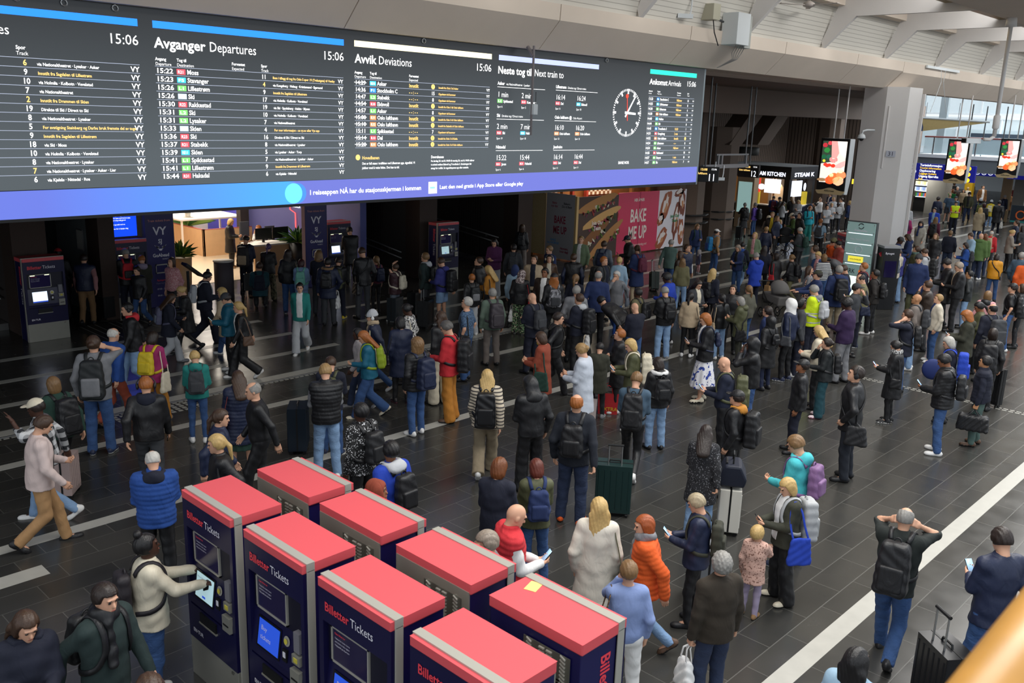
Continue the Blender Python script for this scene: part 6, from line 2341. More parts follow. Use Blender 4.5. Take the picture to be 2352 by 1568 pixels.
    if T0 in ('vs', 'hvv'):
        v, f = net(lambda P: upper(P, OFF, 0, HEM, False), ulo, uhi, vox)
        child(NAMES[T0], v, f, m1)
        v, f = net(lambda P: np.maximum(smin(np.maximum(torso(P, .012), 1.3-P[..., 2]), arms(P, .014), .03), P[..., 2]-1.50)+folds(P, .003), ulo, uhi, vox)
        if T0 == 'hvv':
            v, f = net(lambda P: np.maximum(arms(P, .014), 1.20-P[..., 2])+folds(P, .002), ulo, uhi, vox)
        child('sleeves', v, f, cloth(col2 or 'grey'))
    elif T0 == 'ts':
        def tee(P):
            cut = np.full(P.shape[:-1], 9., F32)
            for sd in (-1, 1):
                S0, E0, W_, _ = A[sd]
                cut = np.minimum(cut, cap(P, S0, S0+(E0-S0)*.72, .064, .062))
            d = smin(torso(P, OFF), np.maximum(cut, 0*cut-1), .03)
            d = np.maximum(np.maximum(d, HEM-P[..., 2]), P[..., 2]-1.49)
            return d+folds(P, .003)
        v, f = net(tee, ulo, uhi, vox)
        child('t_shirt', v, f, m1)
    else:
        v, f = net(upper, ulo, uhi, vox)
        child(NAMES[T0], v, f, m1)
        if T0 == 'hv':
            for zz in (.90, 1.12):
                v, f = net(lambda P: np.maximum(np.abs(P[..., 2]-zz)-.03, upper(P)-.005), n_(-.4, -.34, zz-.06), n_(.4, .34, zz+.06), vox)
                child('reflective_band', v, f, cloth('lgrey', .3))
        if col2:
            v, f = net(lambda P: np.maximum(np.maximum(upper(P, with_arms=False)-.006, np.abs(P[..., 0])-(.075+.05*(1.45-P[..., 2])*.3)), np.maximum(.02-P[..., 1], .93-P[..., 2])), n_(-.16, 0, .9), n_(.16, .34, 1.60), vox)
            child('shirt_front', v, f, cloth(col2))
    if 'pfl' == T0 or T0 == 'pk' or T0 == 'hd' or 'hoodc' in E_ or 'fur' in E_:
        hcol = E_.get('hoodc', col1)
        def hood(P):
            d = ell(P, n_(0, -.105, 1.475), n_(.125, .075, .085))
            ring = np.sqrt((np.sqrt((P[..., 0]*.95)**2+(P[..., 1]+.012)**2)-.098)**2+(P[..., 2]-1.51-.0*P[..., 1])**2)-.030
            return smin(d, np.maximum(ring, P[..., 1]-.07), .03)+folds(P, .004)
        v, f = net(hood, n_(-.2, -.24, 1.36), n_(.2, .16, 1.62), min(vox, .02))
        if hs != 'hood':
            child('hood', v, f, cloth(hcol), lab=f'{cword(hcol)} hood' if hcol != col1 else None)
    if 'fur' in E_:
        def fur(P):
            ring = np.sqrt((np.sqrt(P[..., 0]**2+(P[..., 1]+.02)**2)-.125)**2+(P[..., 2]-1.50)**2)-.042
            return np.maximum(ring, P[..., 1]-.08)+.006*np.sin(P[..., 0]*160)*np.sin(P[..., 2]*150+P[..., 1]*140)
        v, f = net(fur, n_(-.22, -.24, 1.42), n_(.22, .16, 1.58), min(vox, .016))
        child('fur_trim', v, f, cloth(E_['fur']), lab=f'{cword(E_["fur"])} fur trim')
    if 'sc' in E_:
        def scarf(P):
            ring = np.sqrt((np.sqrt(P[..., 0]**2+(P[..., 1]*1.0)**2)-.078)**2+((P[..., 2]-1.535)*.75)**2)-.042
            return smin(ring, cap(P, n_(.05, .10, 1.48), n_(.07, .165, 1.16), .035, .045), .03)+folds(P, .005)
        v, f = net(scarf, n_(-.2, -.18, 1.05), n_(.2, .26, 1.64), min(vox, .02))
        child('scarf', v, f, cloth(E_['sc']))
    # ---- lower garment
    thk = bulk*.5
    def lower(P):
        if bs in ('s', 'j', 'w', 'sh'):
            r = {'s': (.088, .058, .046), 'j': (.096, .070, .062), 'w': (.098, .088, .098), 'sh': (.105, .098, .09)}[bs]
            r = tuple(x+thk for x in r)
            d = legsd(P, r, t=1.0 if bs != 'sh' else .9)
            d = smin(d, ell(P, n_(0, -.005, .955), n_(hipw+.012+thk, .128+thk, .13)), .05)
            if bs == 'sh':
                d = np.maximum(d, .60-P[..., 2])
            d = np.maximum(d, P[..., 2]-1.04)
            if legs not in ('q', 'w', 'W'):
                d = np.maximum(d, (.022 if bs == 'w' else .045)-P[..., 2])
            else:
                for sd in L:
                    h_, kn, an, _ = L[sd]
                    ax_ = (an-kn)/np.sqrt((an-kn)@(an-kn))
                    e_ = (P-an)@ax_
                    near = np.sqrt(((P-an)**2).sum(-1)) < .17
                    d = np.where(near, np.maximum(d, e_-.03), d)
            return d+folds(P, .0022)
        z0 = {'sk': .47, 'ml': .30}[bs]
        P2 = P*n_(1, 1.2, 1)
        d = cap(P2, n_(0, 0, 1.03), n_(0, .0, z0-.06), .14, .235 if bs == 'sk' else .31)
        d = d-.012*np.sin(np.arctan2(P[..., 1], P[..., 0])*11+ph)*np.clip((1.0-P[..., 2])*2, 0, 1)
        return np.maximum(np.maximum(d, z0-P[..., 2]), P[..., 2]-1.05)
    llo, lhi = n_(-.36, -.24, -.01), n_(.36, .30, 1.08)
    if legs in ('w', 'W'):
        llo, lhi = n_(-.34, -.52, -.01), n_(.34, .44, 1.08)
    if legs == 'q':
        llo, lhi = n_(-.36, -.24, .40), n_(.36, .62, 1.1)
    if bs == 'ml':
        llo, lhi = n_(-.42, -.40, .1), n_(.42, .40, 1.08)
    v, f = net(lower, llo, lhi, vox)
    child({'s': 'trousers', 'j': 'jeans' if 'denim' in bc else 'trousers', 'w': 'wide_trousers', 'sh': 'shorts', 'sk': 'skirt', 'ml': 'long_skirt'}[bs], v, f, cloth(bc), 'l')
    # ---- shoes
    SOLE = {'white': 'white', 'navyw': 'white', 'blkw': 'white', 'whitep': 'dpk', 'blkpink': 'dpk', 'navy': 'white', 'grey': 'white', 'yellow': 'white', 'tanb': 'tanb'}
    for sd in (-1, 1):
        h_, kn, an, fd = L[sd]
        fd = fd/np.sqrt(fd@fd)
        rear = fd[2] < -.3
        upd = np.cross(np.cross(fd, n_(0, 0, 1)), fd)
        upd /= np.sqrt(upd@upd)
        if float(upd@n_(0, 0, 1)) < 0:
            upd = -upd
        side = np.cross(fd, upd)
        base = an-upd*.085
        def shoef(P):
            Q = P-base
            q = np.stack([Q@side, Q@fd, Q@upd], -1)
            d = smin(ell(q, n_(0, -.01, .045), n_(.045, .085, .06)), ell(q, n_(0, .12, .028), n_(.050, .085, .045)), .04)
            d = smin(d, cap(q, n_(0, -.02, .05), n_(0, -.015, .11), .043, .042), .02)
            return np.maximum(np.maximum(d, -q[..., 2]), q[..., 2]-.115)
        v, f = net(shoef, np.minimum(base-n_(.12, .16, .05), base+fd*.2-.1), np.maximum(base+n_(.12, .18, .2), base+fd*.2+n_(.1, .1, .14)), min(vox, .018))
        cz = ((v[f].mean(1)-base)@upd)
        child('shoe', v, f, cloth(shoe, .5), 'l', None, [cloth(SOLE.get(shoe, 'blk'), .6)], (cz < .026).astype(np.int32))
    # ---- hair and headgear
    hm = hair_m(hc) if hs not in ('cap', 'beanie', 'hijab', 'hood') else hair_m('dbrown')
    hv2 = min(max(vox*.75, .0095), .022)
    def skull(P, o):
        P = P/hb
        return ell(P, n_(0, -.014, .024), n_(.078+o, .098+o, .100+o))
    def hairf(P):
        Q = P/hb
        face = np.maximum(.035-Q[..., 1]+.25*(Q[..., 2]-.02), Q[..., 2]-.068)     # front and below the hairline
        d = skull(P, .017 if hs != 'fringe' else .008)
        low = {'short': -.035, 'curly': -.05, 'fringe': -.03, 'bald': 9, 'pony': -.05, 'bun': -.05, 'topbun': -.05, 'bob': -.13, 'long': -.16}.get(hs, -.03)
        if hs == 'curly':
            d = skull(P, .036 if fem or hc == 'blk' else .024)+.006*np.sin(P[..., 0]*110)*np.sin(P[..., 2]*100)*np.sin(P[..., 1]*105)
            if fem:
                d = smin(d, ell(Q, n_(0, -.03, -.09), n_(.12, .10, .13)), .04)
                low = -.2
        if hs in ('bob', 'long'):
            d = smin(d, np.maximum(ell(Q, n_(0, -.025, -.04), n_(.098, .092, .115)), -.02-0*Q[..., 0]), .02)
        if hs == 'long':
            d = smin(d, cap(Q*n_(.62, 1.7, 1), n_(0, -.13, -.05), n_(0, -.25, -.32), .075, .062), .04)
            low = -.5
        if hs == 'pony':
            d = smin(d, np.minimum(cap(Q, n_(0, -.105, .03), n_(0, -.15, -.06), .028, .034), cap(Q, n_(0, -.15, -.06), n_(0, -.145, -.24), .034, .016)), .015)
            low = -.4
        d = d+.0025*np.sin(P[..., 0]*170+P[..., 2]*40)
        d = np.maximum(d, -face-.0)if False else -smin(-d, face, .008)
        if hs in ('short', 'fringe', 'pony', 'bun', 'topbun') or (hs == 'curly' and not fem):
            d = np.maximum(d, np.where(Q[..., 1] > .0, -.01-Q[..., 2]+Q[..., 1]*.4, low-Q[..., 2]) if hs not in ('pony',) else np.where(Q[..., 1] > -.06, np.where(Q[..., 1] > 0, -.01-Q[..., 2], -.055-Q[..., 2]), -9))
        if hs == 'fringe':
            d = np.maximum(d, Q[..., 2]-.085+.35*Q[..., 1])
        if hs == 'bun':
            d = smin(d, ell(Q, n_(0, -.125, .02), n_(.045, .04, .042)), .012)
        if hs == 'topbun':
            d = smin(d, ell(Q, n_(0, -.06, .150), n_(.042, .042, .045)), .012)
        return d
    if hs not in ('bald', 'hijab', 'hood'):
        hs0 = hs
        if hs in ('cap', 'beanie'):
            hs = 'short' if not fem else 'bob'
        v, f = net(hairf, n_(-.16, -.24, -.42 if hs in ('long', 'pony', 'curly', 'bob') else -.12)*hb, n_(.16, .14, .22)*hb, hv2)
        child('hair', v, f, hm, 'h')
        hs = hs0
    capc = hc if hs == 'cap' else E_.get('cap')
    if capc:
        def capf(P):
            Q = P/hb
            d = np.maximum(skull(P, .022), .046-Q[..., 2]-.25*Q[..., 1])
            return smin(d, ell(Q, n_(0, .125, .050), n_(.072, .062, .011)), .012)
        v, f = net(capf, n_(-.13, -.15, 0)*hb, n_(.13, .21, .17)*hb, hv2)
        child('cap', v, f, cloth(capc), 'h')
    if hs == 'beanie':
        v, f = net(lambda P: np.maximum(smin(skull(P, .028), ell(P/hb, n_(0, -.03, .10), n_(.07, .08, .07)), .04), .022-P[..., 2]/hb)+.003*np.sin(np.arctan2(P[..., 0], P[..., 1])*24), n_(-.14, -.16, 0), n_(.14, .16, .21), hv2)
        child('knit_hat', v, f, cloth(hc), 'h')
    if hs in ('hijab', 'hood'):
        def hij(P):
            Q = P/hb
            d = smin(skull(P, .030), ell(Q, n_(0, -.03, -.08), n_(.10, .105, .12)), .05)
            d = smin(d, ell(Q, n_(0, -.02, -.20), n_(.15, .12, .09)), .06)
            d = -smin(-d, ell(Q, n_(0, .115, -.012), n_(.060, .055, .082)), .012)
            return np.maximum(d, -.27-Q[..., 2])+folds(P, .003)
        v, f = net(hij, n_(-.2, -.2, -.30), n_(.2, .18, .17), hv2)
        child('headscarf' if hs == 'hijab' else 'raised_hood', v, f, cloth(hc), 'h')
    if 'hp' in E_:
        def hpf(P):
            Q = P/hb
            band = np.maximum(np.sqrt((np.sqrt(Q[..., 0]**2+(Q[..., 2]-.0)**2)-.128*(1-.0*Q[..., 2]))**2+(Q[..., 1]+.012)**2)-.010, -Q[..., 2])
            for sd in (-1, 1):
                band = smin(band, ell(Q, n_(sd*.112, -.012, -.008), n_(.022, .036, .044)), .008)
            return band
        v, f = net(hpf, n_(-.16, -.08, -.08), n_(.16, .06, .16), hv2)
        child('headphones', v, f, cloth(E_['hp'], .4), 'h')
    # ---- things carried: made as objects of their own
    fig.root, fig.upper, fig.up2w, fig.w2up, fig.fin, fig.torso, fig.hands, fig.vox, fig.OFF, fig.desc, fig.dist, fig.scale, fig.loc, fig.rz, fig.A = root, upper, up2w, w2up, fin, torso, hands, vox, OFF, desc, dist, Sc, root_loc, rz, A
    fig.side = 1
    va = math.atan2(Y, X)-math.pi/2-rz                  # which flank the hall side sees does not change the place: bags hang on that shoulder
    fig.side = 1 if math.sin(va) > 0 else -1
    for k in ('bp', 'bpL', 'bpS'):
        if k in E_:
            backpack(fig, k, E_[k])
    for k in ('sb', 'sbL', 'tote', 'xb', 'xbag'):
        if k in E_:
            shoulder_bag(fig, k, E_[k])
    if 'bag' in E_ or 'duf' in E_:
        hand_bag(fig, 'duf' if 'duf' in E_ else 'bag', E_.get('bag') or E_.get('duf'))
    if 'phone' in E_:
        phone(fig, E_['phone'], aL, aR)
    return fig

LABELS = {}
def uniq(lab):
    ws = lab.split()
    lab = ' '.join(ws[:16])
    LABELS[lab] = LABELS.get(lab, 0)+1
    return lab
def at_person(fig, name, v, f, m, label, cat, group):
    o = npobj(name, npmesh(name, fig.fin(v), f, [m]))
    o.location = fig.loc
    o.rotation_euler = (0, 0, fig.rz)
    return tag(o, uniq(label), cat, group)
def shortd(fig, n=11):
    d = fig.desc.split(',')[0].split()
    full = fig.desc.replace(',', '').split()
    w_ = full if len(full) <= n else (d if 4 <= len(d) <= n else full[:n])
    while w_ and w_[-1] in ('and', 'a', 'the', 'with', 'over', 'in', 'of', 'at', 'behind', 'beside', 'holding', 'to', 'carrying'):
        w_ = w_[:-1]
    return ' '.join(w_)
def ribbon(pts, nrm, wd, th):
    pts, nrm = np.asarray(pts, F32), np.asarray(nrm, F32)
    t = np.gradient(pts, axis=0)
    t /= np.maximum(np.sqrt((t*t).sum(1))[:, None], 1e-6)
    b = np.cross(t, nrm)
    b /= np.maximum(np.sqrt((b*b).sum(1))[:, None], 1e-6)
    n = len(pts)
    vs_ = np.stack([pts+b*wd/2, pts-b*wd/2, pts-b*wd/2+nrm*th, pts+b*wd/2+nrm*th], 1).reshape(-1, 3)
    fs_ = []
    for i in range(n-1):
        for j in range(4):
            fs_.append((i*4+j, i*4+(j+1) % 4, (i+1)*4+(j+1) % 4, (i+1)*4+j))
    fs_ += [(3, 2, 1, 0), ((n-1)*4, (n-1)*4+1, (n-1)*4+2, (n-1)*4+3)]
    return vs_, np.array(fs_, np.int32)
def drape(fig, pts, iso=.008, n=26, keep=None):
    """resample a path and pull it onto the clothed torso"""
    pts = np.asarray(pts, F32)
    seg = np.sqrt(((pts[1:]-pts[:-1])**2).sum(1))
    cs = np.concatenate([[0], np.cumsum(seg)])
    t = np.linspace(0, cs[-1], n)
    q = np.stack([np.interp(t, cs, pts[:, i]) for i in range(3)], 1).astype(F32)
    fn = lambda P: fig.upper(P, with_arms=False)
    for _ in range(6):
        d = fn(q)
        g = np.stack([fn(q+e)-d for e in np.eye(3, dtype=F32)*.004], 1)/.004
        g /= np.maximum(np.sqrt((g*g).sum(1))[:, None], 1e-4)
        stp = np.clip(d-iso, -.05, .05)
        if keep is not None:
            stp = np.where(keep(q), np.minimum(stp, 0), stp)
        q = q-g*stp[:, None]
    q[1:-1] = (q[:-2]+q[1:-1]*2+q[2:])/4
    return q, g
def vv_(*a):
    return np.array(a, F32)
def backpack(fig, kind, c):
    wd, dp, ht, zt = {'bp': (.29, .15, .42, 1.43), 'bpL': (.33, .21, .56, 1.47), 'bpS': (.22, .10, .28, 1.40)}[kind]
    # back surface of the clothing at chest height
    ys = np.linspace(-.4, 0, 81).astype(F32)
    q = np.stack([0*ys, ys, 0*ys+1.22], 1)
    d = fig.upper(q, with_arms=False)
    yb = float(ys[np.argmax(d < 0)])-.012
    cz, cy = zt-ht/2, yb-dp/2
    def bodyf(P):
        Q = P-vv_(0, cy, cz)
        tz = np.clip((Q[..., 2]/ht+.5), 0, 1)
        k = 1-.22*tz**3
        Q2 = np.stack([Q[..., 0]/k, (Q[..., 1]-.012*(tz-.5))/(.55+.45*(1-tz*.35)), Q[..., 2]], -1)
        return rbox(Q2, vv_(0, 0, 0), vv_(wd/2, dp/2, ht/2), .05)*.8+.003*np.sin(P[..., 2]*50+P[..., 0]*33)
    def pocketf(P):
        return rbox(P, vv_(0, cy-dp/2+.005, cz-ht*.16), vv_(wd*.37, .032, ht*.24), .025)
    wbig = min(fig.vox, .02)
    root = bpy.data.objects.new('backpack', None)
    o = None
    lo, hi = vv_(-wd/2-.06, cy-dp/2-.08, cz-ht/2-.05), vv_(wd/2+.06, cy+dp/2+.04, cz+ht/2+.06)
    v, f = net(bodyf, lo, hi, wbig)
    bpy.data.objects.remove(root)
    m = cloth(c, .6)
    big = 'large ' if kind == 'bpL' else ('small ' if kind == 'bpS' else '')
    o = at_person(fig, 'backpack', fig.up2w(v), f, m, f'{big}{cword(c)} backpack on the person {shortd(fig)}', 'backpack', 'backpacks people wear')
    v, f = net(pocketf, lo-.02, hi, wbig)
    pm = {'greyp': 'slate', 'blkg': 'grey', 'greyc': 'dgrey', 'blkb': 'beige', 'redg': 'grey', 'magd': 'magenta', 'blky': 'yellow', 'sky': 'blue', 'red': 'blk'}.get(c, c)
    po = npobj('front_pocket', npmesh('front_pocket', fig.fin(fig.up2w(v)), f, [cloth(pm, .6)]), o)
    if pm != c:
        po['label'] = f'{cword(pm)} front pocket'
    for sx in (-1, 1):
        pts = [(sx*.085, yb-.01, zt-.02), (sx*.10, -.06, 1.50), (sx*.105, .02, 1.50), (sx*.112, .11, 1.40), (sx*.125, .15, 1.27), (sx*.16, .08, 1.12), (sx*.165, -.03, 1.06), (sx*.12, yb-.01, 1.03)]
        q, g = drape(fig, pts)
        v, f = ribbon(q, g, .046 if kind != 'bpS' else .028, .012)
        npobj('strap', npmesh('strap', fig.fin(fig.up2w(v)), f, [m if c not in ('yellow', 'cream', 'white') else m]), o)
    if fig.dist < 16:
        v, f = net(lambda P: np.maximum(np.abs(np.sqrt((P[..., 0])**2+(P[..., 2]-zt+.0)**2)-.035)-.008, np.abs(P[..., 1]-cy-dp*.2)-.010), vv_(-.06, cy-.1, zt-.03), vv_(.06, cy+.12, zt+.06), .008)
        if len(f):
            npobj('grab_handle', npmesh('grab_handle', fig.fin(fig.up2w(v)), f, [m]), o)
def shoulder_bag(fig, kind, c):
    sx = fig.side
    w_, d_, h_ = {'sb': (.09, .26, .22), 'sbL': (.12, .40, .34), 'tote': (.09, .34, .38), 'xb': (.07, .20, .15), 'xbag': (.12, .34, .30)}[kind]
    zt = {'sb': 1.04, 'sbL': 1.06, 'tote': 1.06, 'xb': .98, 'xbag': .94}[kind]
    if kind in ('sb', 'sbL', 'tote'):
        cx, cy = sx*(.245+w_/2), -.08
    else:
        cx, cy = sx*(.20+w_/2), -.12
    cz = zt-h_/2
    def bagf(P):
        Q = P-vv_(cx, cy, cz)
        tz = np.clip(Q[..., 2]/h_+.5, 0, 1)
        k = 1-.25*tz
        Q2 = np.stack([Q[..., 0]/(1-.55*tz), Q[..., 1]/k, Q[..., 2]], -1)
        return rbox(Q2, vv_(0, 0, 0), vv_(w_/2, d_/2, h_/2), .035)*.7+.003*np.sin(P[..., 2]*60+P[..., 1]*40)
    wbig = min(fig.vox, .018)
    v, f = net(bagf, vv_(cx-w_, cy-d_*.7, cz-h_*.7), vv_(cx+w_, cy+d_*.7, cz+h_*.7), wbig)
    nm, cat, word = {'tote': ('tote_bag', 'bag', 'tote bag'), 'xbag': ('messenger_bag', 'bag', 'messenger bag'), 'xb': ('crossbody_bag', 'bag', 'crossbody bag')}.get(kind, ('shoulder_bag', 'bag', 'shoulder bag'))
    o = at_person(fig, nm, fig.up2w(v), f, cloth(c, .5), f'{cword(c)} {word} on the person {shortd(fig)}', cat, 'shoulder bags and totes')
    n = 22
    if kind in ('sb', 'sbL', 'tote'):
        pts = np.array([(cx, cy+d_*.3, zt-.03), (sx*.245, .06, 1.2), (sx*.20, .055, 1.40), (sx*.165, -.01, 1.52), (sx*.20, -.10, 1.38), (sx*.25, -.13, 1.2), (cx, cy-d_*.3, zt-.03)], F32)
        t = np.linspace(0, 6, 30)
        q = np.stack([np.interp(t, np.arange(7), pts[:, i]) for i in range(3)], 1).astype(F32)
        q[1:-1] = (q[:-2]+q[1:-1]*2+q[2:])/4
        g = np.tile(vv_(sx, 0, .2), (len(q), 1))
        v, f = ribbon(q, g, .026, .008)
        npobj('strap', npmesh('strap', fig.fin(fig.up2w(v)), f, [cloth(c, .5)]), o)
    else:
        ox = -sx
        for fr in (1, -1):
            pts = [(cx, cy+fr*d_*.25, zt-.03), (sx*.17, fr*.13, 1.12), (0, fr*.17, 1.28), (ox*.09, fr*.10, 1.44), (ox*.115, -.01, 1.51)]
            q, g = drape(fig, pts, .010)
            q[0] = pts[0]
            v, f = ribbon(q, g, .034, .008)
            npobj('strap', npmesh('strap', fig.fin(fig.up2w(v)), f, [cloth(c, .5)]), o)
def hand_bag(fig, kind, c):
    sx = fig.side
    p, dr, code = fig.hands[sx]
    if code not in 'dFBpc' and fig.hands[-sx][2] in 'dFBpc':
        sx = -sx
        p, dr, code = fig.hands[sx]
    top = p.copy()
    w_, d_, h_ = {'bag': (.13, .27, .34), 'duf': (.26, .56, .30)}[kind]
    if c == 'kraft':
        w_, d_, h_ = .14, .24, .30
    drop_ = .16 if kind == 'bag' else .12
    cx, cy, cz = top[0]+sx*.05, top[1], top[2]-drop_-h_/2
    def bagf(P):
        Q = P-vv_(cx, cy, cz)
        tz = np.clip(Q[..., 2]/h_+.5, 0, 1)
        kk = 1-(.45*tz**2 if kind == 'bag' and c != 'kraft' else .1*tz)
        Q2 = np.stack([Q[..., 0]/kk, Q[..., 1]/kk, Q[..., 2]], -1)
        return rbox(Q2, vv_(0, 0, 0), vv_(w_/2, d_/2, h_/2), .05 if c != 'kraft' else .012)*.7+(.006 if c != 'kraft' else .001)*np.sin(P[..., 2]*45+P[..., 1]*60+P[..., 0]*50)
    v, f = net(bagf, vv_(cx-w_, cy-d_*.7, cz-h_*.7), vv_(cx+w_, cy+d_*.7, cz+h_*.7), min(fig.vox, .016))
    word = {'duf': 'holdall', 'bag': 'carrier bag'}[kind]
    o = at_person(fig, 'holdall' if kind == 'duf' else 'carrier_bag', v, f, cloth(c, .5), f'{cword(c)} {word} held by the person {shortd(fig)}', 'bag', 'bags carried by hand')
    for k in (-1, 1):
        q = np.array([(cx+k*w_*.25, cy-d_*.2, cz+h_*.42), (cx+k*.02, cy-.03, top[2]-.05), (top[0]+k*.008, top[1], top[2]-.005), (cx+k*.02, cy+.03, top[2]-.05), (cx+k*w_*.25, cy+d_*.2, cz+h_*.42)], F32)
        t = np.linspace(0, 4, 17)
        q = np.stack([np.interp(t, np.arange(5), q[:, i]) for i in range(3)], 1).astype(F32)
        v, f = ribbon(q, np.tile(vv_(1, 0, 0), (len(q), 1)), .02, .006)
        npobj('handle', npmesh('handle', fig.fin(v), f, [cloth(c, .5)]), o)
def phone(fig, c, aL, aR):
    sx = 1 if aR in 'feh' and aR != 'h' else (-1 if aL in 'fe' else 1)
    if aL == 'f' and aR == 'f':
        sx = 1 if fig.side > 0 else -1
    p, dr, code = fig.hands[sx]
    b = lowbox((.036, .074, .005))
    if code == 'e':
        Rm = rotx(R(60))
        cpos = p+vv_(-sx*.02, -.0, .03)
        Rm = np.array([[0, 0, 1], [0, 1, 0], [-1, 0, 0]], F32)@rotx(R(0))
        v = b[0][:, [2, 0, 1]]
    elif code == 'f':
        v = b[0]@rotx(R(50)).T
        cpos = p+vv_(0, .01, .035)
    else:
        v = b[0][:, [2, 1, 0]]
        cpos = p+vv_(0, 0, -.02)
    col_ = {'red': mat('phone_red', '#a51d2a', rough=.4), 'yellow': mat('phone_yellow', '#d9c31f', rough=.4)}.get(c, PHONE)
    o = npobj('phone', npmesh('phone', fig.fin(v+cpos), b[1], [col_, PSCR], [0, 1 if code == 'f' else 0, 0, 0, 0, 0]))
    o.location = fig.loc
    o.rotation_euler = (0, 0, fig.rz)
    word = {'red': 'red ', 'yellow': 'yellow '}.get(c, '')
    tag(o, uniq(f'{word}phone in the hand of the person {shortd(fig, 9)}'), 'phone', 'phones in hands')
def lowbox(h):
    vs_ = np.array([(x*h[0], y*h[1], z*h[2]) for z in (-1, 1) for y in (-1, 1) for x in (-1, 1)], F32)
    fs_ = np.array([(0, 2, 3, 1), (4, 5, 7, 6), (0, 1, 5, 4), (2, 6, 7, 3), (0, 4, 6, 2), (1, 3, 7, 5)], np.int32)
    return vs_, fs_
